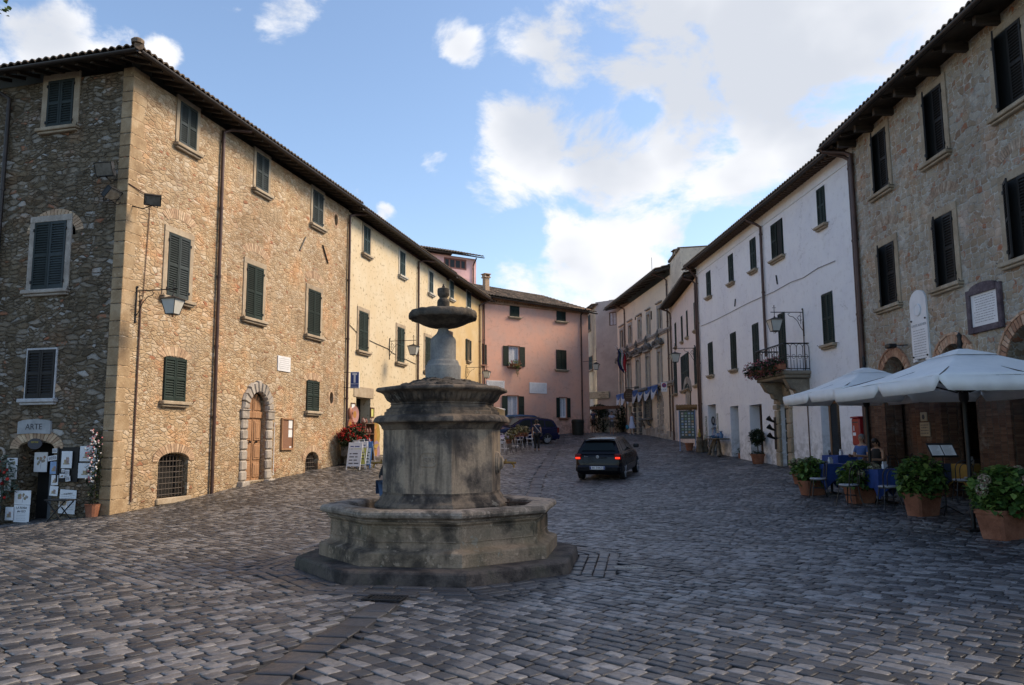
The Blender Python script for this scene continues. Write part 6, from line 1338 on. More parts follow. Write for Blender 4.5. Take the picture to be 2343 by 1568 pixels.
def STAND():
    J={'pel':(0,0,.95),'wai':(0,0,1.09),'che':(0,0,1.27),'upc':(0,.01,1.40),'nk':(0,.015,1.49),'nk2':(0,.0,1.55),'hd':(0,-.012,1.62),'cr':(0,0,1.68)}
    for s,n in ((-1,'l'),(1,'r')):
        J.update({n+'hip':(s*.085,0,.90),n+'kn':(s*.095,-.015,.50),n+'an':(s*.095,.02,.09),n+'toe':(s*.11,-.13,.03),n+'sh':(s*.165,.01,1.40),n+'el':(s*.215,.03,1.13),n+'wr':(s*.23,-.03,.89)})
    return J
RAD={'pel':.125,'wai':.105,'che':.125,'upc':.11,'nk':.056,'nk2':.05,'hd':.078,'cr':.066,'hip':.088,'kn':.056,'an':.038,'toe':.036,'sh':.056,'el':.041,'wr':.028}
def person(label,loc,rz,J,top=None,topr=1.16,sleeve=.5,bot=None,legs='long',hair=(.03,.018,.012),hairlong=0,h=1.72,dress=None,group=None,shoes=(.03,.03,.03),skirt=0,beard=None):
    r=thing('person',label,'person',loc,rz,group); r.scale=(h/1.75,)*3
    V_={}; rad=lambda k:RAD[k] if k in RAD else RAD[k[1:]]
    for k,p in J.items(): V_[k]=(p,rad(k))
    E_=[('pel','wai'),('wai','che'),('che','upc'),('upc','nk'),('nk','nk2'),('nk2','hd'),('hd','cr')]
    for n in 'lr':
        E_+=[('pel',n+'hip'),(n+'hip',n+'kn'),(n+'kn',n+'an'),(n+'an',n+'toe'),('upc',n+'sh'),(n+'sh',n+'el'),(n+'el',n+'wr')]
        e=Vector(J[n+'el']); w=Vector(J[n+'wr']); d=(w-e).normalized(); sd_=d.cross(Vector((0,-1,.2))).normalized()*(1 if n=='r' else -1); pm=w+d*.055
        V_[n+'pm']=(tuple(pm),.030); E_.append((n+'wr',n+'pm')); up=d.cross(sd_)
        for i,(o,L) in enumerate(((-.028,.062),(-.010,.075),(.010,.070),(.027,.055))):
            a=pm+d*.028+sd_*o; b_=a+d*L*.6+up*.008; c=b_+d*L*.4+up*.02
            V_[f'{n}f{i}a']=(tuple(a),.011); V_[f'{n}f{i}b']=(tuple(b_),.009); V_[f'{n}f{i}c']=(tuple(c),.008); E_+=[(n+'pm',f'{n}f{i}a'),(f'{n}f{i}a',f'{n}f{i}b'),(f'{n}f{i}b',f'{n}f{i}c')]
        a=w+d*.03-sd_*.030; b_=a+d*.03-sd_*.022; V_[n+'ta']=(tuple(a),.012); V_[n+'tb']=(tuple(b_),.010); E_+=[(n+'wr',n+'ta'),(n+'ta',n+'tb')]
    body=skin('body',V_,E_,M_SKIN,r)
    hd=Vector(J['hd']); cr=Vector(J['cr']); upv=(cr-hd).normalized(); fw=J.get('face',(0,-1,0)) if isinstance(J.get('face'),tuple) else (0,-1,0)
    fwd=FACE.get(label,Vector((0,-1,0))); 
    mb=MB(); c=hd+upv*.045-fwd*.018
    mb.ico(tuple(c),(.088,.094,.088),n=14,k=8,jit=.02)
    if hairlong: mb.ico(tuple(hd-upv*.05-fwd*.05),(.078,.06,.06+hairlong),n=12,k=7,jit=.03)
    cut=[v for v in mb.v]
    for i,v in enumerate(mb.v):      # keep the face clear
        q=Vector(v)-hd; f=q.dot(fwd); u=q.dot(upv)
        if f>.035 and u<.055: mb.v[i]=tuple(Vector(v)-fwd*(f-.03))
    mb.build('hair',m_plain('hair_%d'%int(sum(hair)*1000),hair,.6,.2,30),r,smooth=True)
    mb=MB(); mb.ico(tuple(hd+fwd*.085-upv*.005),(.012,.014,.018),n=6,k=4)
    sdv=upv.cross(fwd).normalized()
    for s in (-1,1): mb.ico(tuple(hd+sdv*.078*s),(.012,.016,.026),n=6,k=4)
    mb.build('nose_and_ears',M_SKIN,r,smooth=True); mb=MB()
    for s in (-1,1): mb.ico(tuple(hd+fwd*.070+upv*.022+sdv*.028*s),.0085,n=6,k=4)
    mb.ico(tuple(hd+fwd*.074-upv*.042),(.020,.008,.005),n=6,k=4); mb.build('eyes_and_mouth',m_plain('eye_dark',(.05,.02,.018),.4),r)
    if top:
        T={k:(J[k],rad(k)*topr) for k in ('pel','wai','che','upc')}; T['pel']=(tuple(Vector(J['pel'])-Vector((0,0,.03))),.155); T['nk']=(tuple((Vector(J['nk'])+Vector(J['upc']))/2),.07); ed=[('pel','wai'),('wai','che'),('che','upc'),('upc','nk')]
        for n in 'lr':
            sh_=Vector(J[n+'sh']); el=Vector(J[n+'el']); T[n+'sh']=(tuple(sh_),rad(n+'sh')*1.15); m_=sh_.lerp(el,min(1,sleeve)); 
            if sleeve>0: T[n+'sl']=(tuple(m_),.052); ed+=[('upc',n+'sh'),(n+'sh',n+'sl')]
            else: ed+=[('upc',n+'sh')]
            if sleeve>1: T[n+'w2']=(J[n+'wr'],.040); ed.append((n+'sl',n+'w2'))
        skin('shirt',T,ed,top,r)
    if bot and legs!='skirt':
        T={'pel':(J['pel'],.142)}; ed=[]
        for n in 'lr':
            hp,kn,an=Vector(J[n+'hip']),Vector(J[n+'kn']),Vector(J[n+'an']); T[n+'hip']=(tuple(hp),.102); T[n+'kn']=(tuple(kn if legs=='long' else hp.lerp(kn,.95)),.075 if legs=='long' else .085); ed+=[('pel',n+'hip'),(n+'hip',n+'kn')]
            if legs=='long': T[n+'an']=(tuple(kn.lerp(an,.93)),.058); ed.append((n+'kn',n+'an'))
        skin('trousers',T,ed,bot,r)
    if dress:
        mb=MB(); px,py,pz=J['pel']; mb.lathe([(.25,.52),(.245,.53),(.215,.75),(.17,.95),(.135,1.08),(.15,1.25),(.16,1.36),(.10,1.44)],20,rmod=lambda k,r_,z:1+.10*math.sin(k*2.3)*max(0,(1.0-z))*1.6); mb.build('dress',dress,r,smooth=True)
    mb=MB()
    for n in 'lr':
        t=Vector(J[n+'toe']); a=Vector(J[n+'an']); mb.ico(tuple(t.lerp(a,.35)-Vector((0,0,.02))),(.045,.125,.038) if abs(t.x-a.x)<.08 else (.1,.06,.038),n=10,k=6)
    mb.build('shoe',m_plain('shoe_%d'%int(sum(shoes)*100),shoes,.5),r,smooth=True)
    return r
FACE={}
MF=lambda n,c,rr=.85:m_plain(n,c,rr,.12,8)
gz=lambda x,y:(x,y,TZ(x,y))
# woman seen from behind near the parked cars
J=STAND(); J['lel']=(-.23,.05,1.14); J['lwr']=(-.22,-.05,.92); J['rel']=(.235,.05,1.13)
L='woman seen from behind in a navy top and black trousers with a pale shoulder strap'; FACE[L]=Vector((0,-1,0)); p=G(1228,1032)
r=person(L,(p.x,p.y,p.z-.01),R(175),J,MF('navy_top',(.018,.024,.055)),bot=MF('black_trousers',(.007,.007,.009)),hair=(.012,.008,.007),hairlong=.12,h=1.66)
mb=MB(); mb.tube([(.14,.10,1.44),(.02,.155,1.28),(-.10,.14,1.12),(-.20,.05,1.0)],.014,6); mb.tube([(.14,.10,1.44),(.10,-.12,1.40),(-.05,-.16,1.2),(-.20,-.05,1.0)],.014,6); mb.build('strap',MF('strap',(.4,.4,.42)),r); mb=MB(); mb.bbox(-.30,-.20,-.12,.12,.80,1.0,.03); mb.build('bag',MF('bag_black',(.03,.03,.035)),r)
# man with folded arms
J=STAND(); J.update({'lel':(-.25,-.05,1.15),'rel':(.25,-.05,1.15),'lwr':(.06,-.21,1.16),'rwr':(-.06,-.19,1.20),'lhip':(-.1,0,.9),'lkn':(-.12,-.02,.5)})
L='man in a pale T-shirt and dark shorts standing with folded arms in the lane'; FACE[L]=Vector((-.5,-.86,0)).normalized(); p=at(1400,999.4,56.6)
person(L,gz(p.x,p.y),R(8),J,MF('pale_tshirt',(.42,.44,.56)),bot=MF('dark_shorts',(.07,.065,.06)),legs='short',h=1.74,hair=(.015,.01,.008))
# girl in the white dress walking
J=STAND(); J.update({'lkn':(-.08,-.16,.51),'lan':(-.08,-.22,.12),'ltoe':(-.09,-.36,.06),'rkn':(.09,.03,.50),'ran':(.09,.20,.13),'rtoe':(.10,.10,.04),'lwr':(-.24,-.12,.90),'rwr':(.25,.10,.92)})
L='woman in a white summer dress walking past the palace portal'; FACE[L]=Vector((0,-1,0)); p=at(1446,1003,54)
r=person(L,gz(p.x,p.y),R(-20),J,dress=MF('white_dress',(.55,.60,.78)),h=1.58,hair=(.02,.012,.01),hairlong=.08,shoes=(.5,.5,.48))
b2=thing('bag','small light blue bag held by the woman in the white dress','bag',(p.x-.33,p.y-.1,TZ(p.x,p.y)+.55)); mb=MB(); mb.ico((0,0,0),(.12,.08,.15),n=12,k=7,jit=.05); mb.build('pouch',MF('light_blue',(.06,.25,.38)),b2,smooth=True); mb=MB(); mb.tube([(-.06,0,.12),(0,0,.27),(.06,0,.12)],.008,5); mb.build('handle',MF('light_blue',(.06,.25,.38)),b2)
J=STAND(); L='person in a dark blue top standing in shade at the far end of the lane'; FACE[L]=Vector((0,-1,0)); p=at(1357.5,986,60.5)
person(L,gz(p.x,p.y),R(160),J,MF('dark_blue_top',(.05,.07,.13)),bot=MF('black_trousers',(.007,.007,.009)),legs='short',h=1.80,hair=(.02,.012,.01))
# drinker behind the pillar
J=STAND(); J.update({'pel':(0,.02,.97),'wai':(0,-.0,1.10),'che':(0,-.08,1.24),'upc':(0,-.17,1.33),'nk':(0,-.24,1.38),'nk2':(0,-.30,1.40),'hd':(0,-.38,1.40),'cr':(0,-.43,1.43),'lsh':(-.165,-.17,1.33),'rsh':(.165,-.17,1.33),'lel':(-.2,-.38,1.02),'rel':(.2,-.38,1.02),'lwr':(-.12,-.55,.95),'rwr':(.12,-.55,.95)})
L='person in a black top and jeans bending at the far side of the fountain pillar'; FACE[L]=Vector((0,-.5,-.86))
person(L,(-2.0,12.5,TZ(-2.0,12.5)),R(85),J,MF('black_top',(.008,.008,.009)),sleeve=.9,bot=MF('blue_jeans',(.07,.12,.22)),h=1.72)
# ------------------------------------------------------------ cars
M_TYRE=m_plain('tyre_rubber',(.012,.012,.013),.8,.1); M_RIM=m_plain('alloy_rim',(.36,.37,.39),.4,.1,6,metal=.3); M_TRIMB=m_plain('black_bumper_plastic',(.012,.012,.013),.6,.1)
M_CGLASS=m_glass('car_glass',(.010,.016,.017),.10)
def paint(name,col): 
    m=m_plain(name,col,.25,.02,1,spec=.2); MATS[name].node_tree.nodes['Principled BSDF'].inputs['Coat Weight'].default_value=.2; return m
def car(name,label,loc,rz,body,st,gh,side,rearw,ww,wheel_y,rim=M_RIM,wr=.29,pitch=0):
    r=thing(name,label,'car',loc,rz); r.rotation_euler=(pitch,0,rz)
    mb=MB(); vs=[];fs=[];K=13
    for (y,zb,zt,w) in st:
        h=[(0,zb),(w*.80,zb),(w*.97,zb+.07),(w,zb+.22 if zt-zb>.35 else (zb+zt)/2),(w*.995,zb+(zt-zb)*.62),(w*.965,zt-.05),(w*.90,zt),(0,zt+.02)]
        ringp=h[1:-1]; full=[(0,h[0][1])]+ringp+[(0,h[-1][1])]+[(-x,z) for x,z in ringp[::-1]]; K=len(full); vs+=[(x,y,z) for x,z in full]
    for i in range(len(st)-1):
        for k in range(K): fs.append((i*K+k,(i+1)*K+k,(i+1)*K+(k+1)%K,i*K+(k+1)%K))
    fs+=[tuple(range(K)),tuple(range((len(st)-1)*K,len(st)*K))[::-1]]; mb.add(vs,fs)
    # cabin: outline in (y,z), tucked in towards the roof
    zb=gh[0][1]; zr=max(z for _,z in gh); X=lambda z:ww[0]+(ww[1]-ww[0])*max(0,min(1,(z-zb)/(zr-zb)))
    n=len(gh); vs=[(X(z),y,z) for y,z in gh]+[(-X(z),y,z) for y,z in gh]+[(X(z)*.6,y,z+(.025 if z>zb+.1 else 0)) for y,z in gh]+[(-X(z)*.6,y,z+(.025 if z>zb+.1 else 0)) for y,z in gh]
    fs=[tuple(range(n)),tuple(range(n,2*n))[::-1]]
    for i in range(n-1): fs+=[(i,i+1,2*n+i+1,2*n+i),(2*n+i,2*n+i+1,3*n+i+1,3*n+i),(3*n+i,3*n+i+1,n+i+1,n+i)]
    mb.add(vs,fs); bo=mb.build('body',body,r,smooth=38); bv=bo.modifiers.new('b','BEVEL'); bv.width=.05; bv.segments=4; bv.limit_method='ANGLE'; bv.angle_limit=R(38)
    for s in (-1,1):
        for poly in side:
            m_=MB(); m_.add([((X(z)+.006)*s,y,z) for y,z in poly],[tuple(range(len(poly)))]); m_.build('side_window',M_CGLASS,r)
    def pane(i,name,m0=.11,m1=.08):
        (ya,za),(yb,zb_)=gh[i],gh[i+1]; L=math.hypot(yb-ya,zb_-za); ny,nz=-(zb_-za)/L,(yb-ya)/L
        if i==0: ny,nz=(-(zb_-za)/L,(yb-ya)/L)
        P=lambda t,x:(x,ya+(yb-ya)*t+ny*.012,za+(zb_-za)*t+nz*.012+.0)
        t0=m0/L; t1=1-m1/L; xa=X(za+(zb_-za)*t0)-.13; xb=X(za+(zb_-za)*t1)-.12; m_=MB(); m_.add([P(t0,-xa),P(t0,xa),P(t1,xb),P(t1,-xb),],[(0,1,2,3)]); 
        # centre bulge follows the cabin
        m_.v=[(x,y,z+.028) for x,y,z in m_.v]; return m_.build(name,M_CGLASS,r)
    pane(0,'rear_window'); pane(n-2,'windscreen',.06,.06)
    for s in (-1,1):
        for wy in wheel_y:
            xo=st[3][3]*s; m_=MB(); m_.lathe([(wr-.01,.0),(wr,.03),(wr,.15),(wr-.01,.18),(wr-.075,.185),(wr-.085,.15)],28); m_.xf(Matrix.Translation((xo+.012*s,wy,wr))@Matrix.Rotation(pi/2*s,4,'Y')@Matrix.Translation((0,0,-.185))); w=m_.build('wheel',M_TYRE,r,smooth=40)
            m_=MB(); m_.lathe([(wr-.075,-.02),(wr-.09,-.03),(.06,-.03),(0,-.03)],20)
            for k in range(5): a=2*pi*k/5; m_.tube([(.03*math.cos(a),.03*math.sin(a),.0),((wr-.08)*math.cos(a),(wr-.08)*math.sin(a),.0)],[.026,.020],6)
            m_.xf(Matrix.Translation((xo+.012*s,wy,wr))@Matrix.Rotation(pi/2*s,4,'Y')@Matrix.Translation((0,0,.0))); m_.build('rim',rim,w)
            m_=MB(); q=[((wr+.045)*math.cos(pi*k/12),(wr+.045)*math.sin(pi*k/12)) for k in range(13)]; m_.prism([(a,b_) for a,b_ in q],-.012,.012); m_.xf(Matrix.Translation((xo*.992,wy,wr))@Matrix.Rotation(pi/2,4,'Z')); m_.build('wheel_arch',M_TRIMB,r)
    return r,X
st=[(-1.86,.30,.52,.62),(-1.845,.24,.62,.70),(-1.80,.22,.84,.765),(-1.66,.20,.94,.81),(-1.3,.18,.95,.825),(-.2,.18,.95,.825),(.75,.18,.94,.82),(1.2,.18,.88,.81),(1.55,.19,.80,.78),(1.75,.22,.70,.72),(1.84,.26,.55,.64),(1.86,.30,.50,.6)]
gh=[(-1.77,.90),(-1.44,1.31),(-1.28,1.375),(-.5,1.405),(.05,1.39),(.16,1.36),(.92,.93)]
side=[[(-1.42,1.00),(-1.05,1.0),(-1.02,1.30),(-1.22,1.29)],[(-.98,.99),(-.28,.98),(-.28,1.33),(-.96,1.32)],[(-.20,.98),(.62,.98),(.22,1.27),(.02,1.33),(-.20,1.335)]]
M_CARB=paint('black_car_paint',(.003,.003,.006))
p=G(1378,1097); th=R(-19)
hatch,X=car('hatchback','black hatchback with its tail lamps glowing driving up the square','car',0,M_CARB,st,gh,side,0,(.76,.52),(-1.18,1.25)) if 0 else car('hatchback','black hatchback with its tail lamps glowing driving up the square',(p.x,p.y,0),th,M_CARB,st,gh,side,0,(.76,.52),(-1.18,1.25))
fwd=Vector((-math.sin(th),math.cos(th),0)); c=Vector((p.x,p.y,0))+fwd*1.18; z0=TZ(c.x-fwd.x*1.2,c.y-fwd.y*1.2); z1=TZ(c.x+fwd.x*1.2,c.y+fwd.y*1.2); hatch.location=(c.x,c.y,(z0+z1)/2+.005); hatch.rotation_euler=(math.atan2(z1-z0,2.4),0,th)
M_TAIL=m_plain('lit_tail_lamp',(1,.03,.01),.3,.02,1,emit=1.5); M_TAILD=m_plain('dark_red_lamp',(.14,.004,.006),.25,.05)
for s in (-1,1):
    mb=MB(); x0,x1=(.58,.80) if s>0 else (-.80,-.58); mb.bbox(x0,x1,-1.845,-1.70,.71,.92,.03); l=mb.build('tail_lamp',M_TAILD,hatch); mb=MB(); x0,x1=(.61,.77) if s>0 else (-.77,-.61); mb.bbox(x0,x1,-1.856,-1.84,.745,.805,.015); mb.build('lit_bulb',M_TAIL,l)
mb=MB(); mb.bbox(-.77,.77,-1.93,-1.70,.28,.54,.07); mb.build('bumper',M_CARB,hatch); mb=MB(); mb.bbox(-.26,.26,-1.943,-1.931,.395,.505,.003); pl_=mb.build('number_plate',M_WHITEP,hatch); mb=MB(); mb.box(-.255,-.212,-1.9455,-1.9435,.40,.50); mb.box(.212,.255,-1.9455,-1.9435,.40,.50); mb.build('blue_band',M_BLUE,pl_); text('BK 548ZJ',.098,pl_,M_INK,(0,-1.9445,.45))
mb=MB(); mb.lathe([(.055,0),(.055,.008),(.045,.010),(.043,.004),(0,.004)],20); mb.xf(Matrix.Translation((0,-1.853,.815))@Matrix.Rotation(pi/2,4,'X')); bd=mb.build('badge',M_RIM,hatch); text('V',.050,bd,M_RIM,(0,-1.862,.836)); text('W',.050,bd,M_RIM,(0,-1.862,.803))
text('POLO',.05,hatch,M_RIM,(-.40,-1.852,.83),name='model_lettering'); mb=MB(); mb.tube([(.08,-1.86,.79),(.30,-1.87,.80)],.018,6); mb.build('hatch_handle',M_TRIMB,hatch)
mb=MB(); mb.tube([(0,-1.33,1.40),(0,-1.40,1.58)],.006,5); mb.build('aerial',M_TRIMB,hatch)
mb=MB(); mb.bbox(-.54,.54,-1.56,-1.36,1.375,1.40,.01); mb.build('spoiler',M_CARB,hatch)
for s in (-1,1): mb=MB(); mb.bbox(*( (.80,1.0) if s>0 else (-1.0,-.80)),.50,.62,.98,1.12,.03); mb.build('door_mirror',M_TRIMB,hatch); mb=MB(); mb.bbox(*((.82,.838) if s>0 else (-.838,-.82)),-.9,.7,.50,.56,.005); mb.build('side_strip',M_TRIMB,hatch); mb=MB(); mb.bbox(*((.82,.85) if s>0 else (-.85,-.82)),-.25,-.10,.78,.81,.005); mb.build('door_handle',M_TRIMB,hatch)
mb=MB()
for x in (-.36,.36): mb.ico((x,-1.0,1.1),(.14,.06,.11),n=10,k=6)
# estate car parked side-on
st2=[(-2.15,.34,.56,.72),(-2.12,.28,.66,.78),(-2.05,.24,.90,.81),(-1.95,.22,.96,.83),(-1.2,.20,.96,.835),(0,.20,.95,.835),(.85,.20,.93,.83),(1.4,.20,.85,.81),(1.8,.22,.75,.76),(2.02,.26,.62,.68),(2.08,.32,.5,.6)]
gh2=[(-2.06,.95),(-1.80,1.36),(-1.65,1.43),(-.6,1.47),(.15,1.43),(.30,1.38),(1.10,.94)]
side2=[[(-1.86,1.04),(-1.22,1.01),(-1.22,1.36),(-1.64,1.35)],[(-1.12,1.0),(-.32,.99),(-.32,1.37),(-1.12,1.37)],[(-.22,.98),(.80,.97),(.30,1.30),(.05,1.37),(-.22,1.375)]]
M_NAVY=paint('navy_car_paint',(.008,.012,.045)); M_CBLUE=paint('blue_car_paint',(.02,.05,.12))
p=G(1251,1016); th=R(118)
def placecar(r,px,py,th,wy,side_x):
    p=G(px,py); f=Vector((-math.sin(th),math.cos(th),0)); rt=Vector((math.cos(th),math.sin(th),0)); c=Vector((p.x,p.y,0))-f*wy-rt*side_x; za=TZ(*(c-f*1.3).xy); zb=TZ(*(c+f*1.3).xy); zl=TZ(*(c-rt*.7).xy); zr=TZ(*(c+rt*.7).xy); r.location=(c.x,c.y,(za+zb+zl+zr)/4+.005); r.rotation_euler=(math.atan2(zb-za,2.6),-math.atan2(zr-zl,1.4),th)
est,X=car('estate_car','dark navy estate car parked by the pink house, nearer of the two blue cars',(p.x,p.y,0),th,M_NAVY,st2,gh2,side2,0,(.785,.59),(-1.35,1.35),wr=.30); placecar(est,1251,1016,th,-1.35,-.80)
for s in (-1,1): mb=MB(); x0,x1=(.60,.82) if s>0 else (-.82,-.60); mb.bbox(x0,x1,-2.14,-2.02,.68,1.0,.02); mb.build('tail_lamp',M_TAILD,est); mb=MB(); mb.tube([(.52*s,-1.5,1.47),(.53*s,-.5,1.51),(.52*s,.1,1.47)],.015,6); mb.build('roof_rail',M_TRIMB,est); mb=MB(); mb.bbox(*((.82,1.0) if s>0 else (-1.0,-.82)),.65,.80,.97,1.12,.03); mb.build('door_mirror',M_TRIMB,est)
mb=MB(); mb.bbox(-.82,.82,-2.22,-1.98,.30,.58,.05); mb.build('bumper',M_NAVY,est)
blu,X=car('hatchback','mid blue car parked behind the navy estate car',(p.x,p.y,0),th,M_CBLUE,st2,gh2,side2,0,(.785,.59),(-1.35,1.35),wr=.30)
f=Vector((-math.sin(th),math.cos(th),0)); rt=Vector((math.cos(th),math.sin(th),0)); c=Vector(est.location)+f*1.25-rt*(-2.0)*0+rt*(-1)*0; c=c+Vector((.25,2.0,0)); blu.location=(c.x,c.y,TZ(c.x,c.y)+.02)
# ------------------------------------------------------------ bentwood chairs, cloths and tables
def chair(name,label,cat,group,mat,seatmat,arms=False):
    r=thing(name,label,cat,(0,0,0),0,group)
    mb=MB(); mb.lathe([(.0,.44),(.185,.44),(.195,.45),(.195,.465),(.18,.475),(0,.472)],20); mb.build('seat',seatmat,r,smooth=40)
    mb=MB(); mb.lathe([(.17,.42),(.19,.42),(.19,.44),(.17,.44)],18); mb.tube([(.15*math.cos(2*pi*k/16),.15*math.sin(2*pi*k/16),.24) for k in range(17)],.008,5); mb.build('seat_ring',mat,r)
    for sx,sy in ((-1,-1),(1,-1),(-1,1),(1,1)): mb=MB(); mb.tube([(sx*.13,sy*.13,.44),(sx*.16,sy*.16,.2),(sx*.19,sy*.19+(.03 if sy>0 else 0),0)],.012,7); mb.build('leg',mat,r)
    mb=MB(); mb.tube([(-.165,.14,.44)]+[(-.17*math.cos(pi*k/10),.17+.03*math.sin(pi*k/10),.70+.17*math.sin(pi*k/10)) for k in range(11)]+[(.165,.14,.44)],.012,7); mb.tube([(-.085,.16,.46)]+[(-.09*math.cos(pi*k/8),.17+.025*math.sin(pi*k/8),.66+.14*math.sin(pi*k/8)) for k in range(9)]+[(.085,.16,.46)],.009,6)
    if arms:
        for s in (-1,1): mb.tube([(s*.17,.17,.68),(s*.23,.05,.66),(s*.22,-.12,.64),(s*.17,-.16,.45)],.012,7)
    mb.build('backrest',mat,r); return r
M_CHB=m_plain('black_chair_tube',(.010,.010,.011),.4,.1); M_SEATW=m_plain('pale_seat_vinyl',(.35,.36,.40),.4,.06)
GC='black bentwood style chairs on the cafe terrace'
def zs4(x,y): return ((2900+x*.574)/1.6532,(1200+y*.574)/1.6532)
def gnd4(x,y): return G(*zs4(x,y))
ch0=chair('cafe_chair','black cafe chair nearest the white house, beside the first planter','chair',GC,M_CHB,M_SEATW)
spots=[(345,1195,R(-100),None),(545,1248,R(-150),'black cafe chair in front of the middle planter, its pale seat to the left'),(810,1268,R(178),'black cafe chair turned to the blue table beside the large planter'),
 (470,1085,R(60),'black cafe chair behind the blue table against the white wall'),(880,1150,R(20),'black cafe chair between the big planter and the arcade'),(1300,1215,R(165),'black cafe chair tucked against the yellow table cloth, left one'),(1375,1200,R(175),'black cafe chair tucked against the yellow table cloth, right one'),(1510,1190,R(-20),'black cafe chair between the two yellow tables'),(1600,1245,R(170),'black cafe chair by the right hand yellow table'),(1000,1120,R(-30),'black cafe chair behind the menu stand')]
for i,(x,y,rz,lb) in enumerate(spots):
    p=gnd4(x,y)
    if i==0: ch0.location=p; ch0.rotation_euler=(0,0,rz)
    else: dup(ch0,p,rz,lb)
def ctable(name,label,x,y,col,rz,w=.72,items=True,sd=1,lab2='blue'):
    p=gnd4(x,y); r=thing('cafe_table',label,'table',p,rz,'square cafe tables under cloths'); rg=random.Random(sd)
    mb=MB(); mb.bbox(-w/2+.02,w/2-.02,-w/2+.02,w/2-.02,.70,.725,.01); mb.build('tabletop',M_BROWN,r); mb=MB(); mb.tube([(0,0,.02),(0,0,.70)],.03,8); mb.lathe([(.22,0),(.22,.02),(.05,.05),(.03,.06)],16); mb.build('pedestal',M_IRON,r)
    t=thing('tablecloth',lab2,'tablecloth',(p.x,p.y,p.z+.728),rz,'cloths over the cafe tables'); mb=MB(); n=40; H_=.40; a=w/2+.008
    ringp=[]
    for k in range(n):
        q=4*k/n; e=int(q); f=q-e; c=[(-a,-a),(a,-a),(a,a),(-a,a),(-a,-a)]; x0,y0=c[e]; x1,y1=c[e+1]; ringp.append((x0+(x1-x0)*f,y0+(y1-y0)*f,f))
    vs=[(x_,y_,.004) for x_,y_,_ in ringp]
    for lv in (1,2,3,4):
        for i,(x_,y_,f) in enumerate(ringp):
            corner=1-min(f,1-f)*2; drop=lv/4*(H_+.26*max(0,corner-.45)*1.6); fl_=1+(.03+.05*math.sin(i*1.9+sd))*lv/4*.8; vs.append((x_*fl_,y_*fl_,.004-drop))
    fs=[tuple(range(n))]+[(l*n+k,l*n+(k+1)%n,(l+1)*n+(k+1)%n,(l+1)*n+k) for l in range(4) for k in range(n)]
    mb.add(vs,fs); mb.build('cloth',col,t,smooth=50)
    if items:
        b_=thing('napkin_holder','white napkin and menu holder on the '+lab2.replace(' hanging',''),'napkin holder',(p.x,p.y,p.z+.735),rz+.4); mb=MB(); mb.bbox(-.07,.07,-.03,.03,0,.10,.008); mb.build('box',M_WHITEP,b_); mb=MB(); mb.box(-.06,.06,-.012,.012,.10,.16); mb.build('napkins',M_PAPER,b_)
    return r
M_CLB=MF('blue_cloth',(.018,.050,.20)); M_CLY=MF('yellow_cloth',(.30,.17,.035)); M_CLD=MF('dark_cloth',(.02,.03,.06))
ctable('t','square table under the far blue cloth near the white wall',500,1085,M_CLB,R(12),sd=1,lab2='far blue cloth hanging beside the white wall')
ctable('t','square table under the blue cloth behind the second planter',430,1165,M_CLB,R(8),sd=2,lab2='blue cloth hanging behind the second planter')
ctable('t','square table under the blue cloth left of the largest green plant',790,1225,M_CLB,R(5),sd=3,lab2='blue cloth hanging left of the leafy planter')
ctable('t','square table under a dark cloth behind the menu stand',1190,1175,M_CLD,R(4),sd=4,lab2='dark cloth hanging behind the menu stand')
ctable('t','square table under the yellow cloth in the shade right of the menu stand',1365,1185,M_CLY,R(10),sd=5,lab2='yellow cloth hanging right of the menu stand')
ctable('t','square table under the yellow cloth at the right edge',1660,1215,M_CLY,R(5),sd=6,lab2='yellow cloth hanging at the right edge')
# seated couple
def SIT():
    J=STAND(); d=-.42
    for k in ('pel','wai','che','upc','nk','nk2','hd','cr','lsh','rsh','lel','rel','lwr','rwr'): x,y,z=J[k]; J[k]=(x,y,z+d)
    for s,n in ((-1,'l'),(1,'r')): J.update({n+'hip':(s*.09,-.04,.53),n+'kn':(s*.11,-.42,.50),n+'an':(s*.11,-.40,.10),n+'toe':(s*.11,-.54,.04),n+'el':(s*.22,-.06,.74),n+'wr':(s*.12,-.30,.76)})
    return J
L='grey haired man in a blue shirt seated at the blue table'; FACE[L]=Vector((.0,-1,0)); p=gnd4(640,1105); person(L,p,R(-60),SIT(),MF('blue_shirt',(.05,.10,.26)),sleeve=.7,bot=MF('dark_shorts',(.07,.065,.06)),h=1.78,hair=(.14,.13,.12))
ch=dup(ch0,p,R(-60),'black cafe chair the grey haired man sits on')
J=SIT(); J.update({'hd':(0,-.06,1.17),'cr':(0,-.10,1.23),'nk2':(0,-.03,1.12)}); L='dark haired woman in a black sleeveless top seated beside the grey haired man'; FACE[L]=Vector((0,-.9,-.3)).normalized(); p=gnd4(742,1135); person(L,p,R(-65),J,MF('black_top',(.008,.008,.009)),sleeve=0,bot=MF('black_trousers',(.007,.007,.009)),h=1.72,hair=(.02,.012,.009),hairlong=.04)
ch=dup(ch0,p,R(-65),'black cafe chair the woman in the black top sits on')
# planters
planter(*zs4(235,1100),R(20),.50,.34,.30,'terracotta planter farthest left, close to the white house wall',(.66,.6,.42),3,21,leafn=420)
planter(*zs4(305,1172),R(15),.66,.40,.36,'terracotta planter second from the left with bushy green leaves',(.80,.66,.56),4,22,leafn=700)
planter(*zs4(620,1222),R(10),.66,.40,.38,'terracotta planter between the two front chairs with faded pink flower heads',(.92,.7,.55),9,23,leafn=800)
planter(*zs4(1030,1306),R(24),.66,.42,.44,'terracotta planter with the tall leafy plant beside the menu stand',(.92,.8,.70),1,24,leafn=1200)
p5=planter(2322,1238,R(22),.86,.48,.46,'large terracotta planter at the right edge with cream flower heads',(1.05,.95,.66),9,25,leafn=1300,big=1.1,dy=.18)
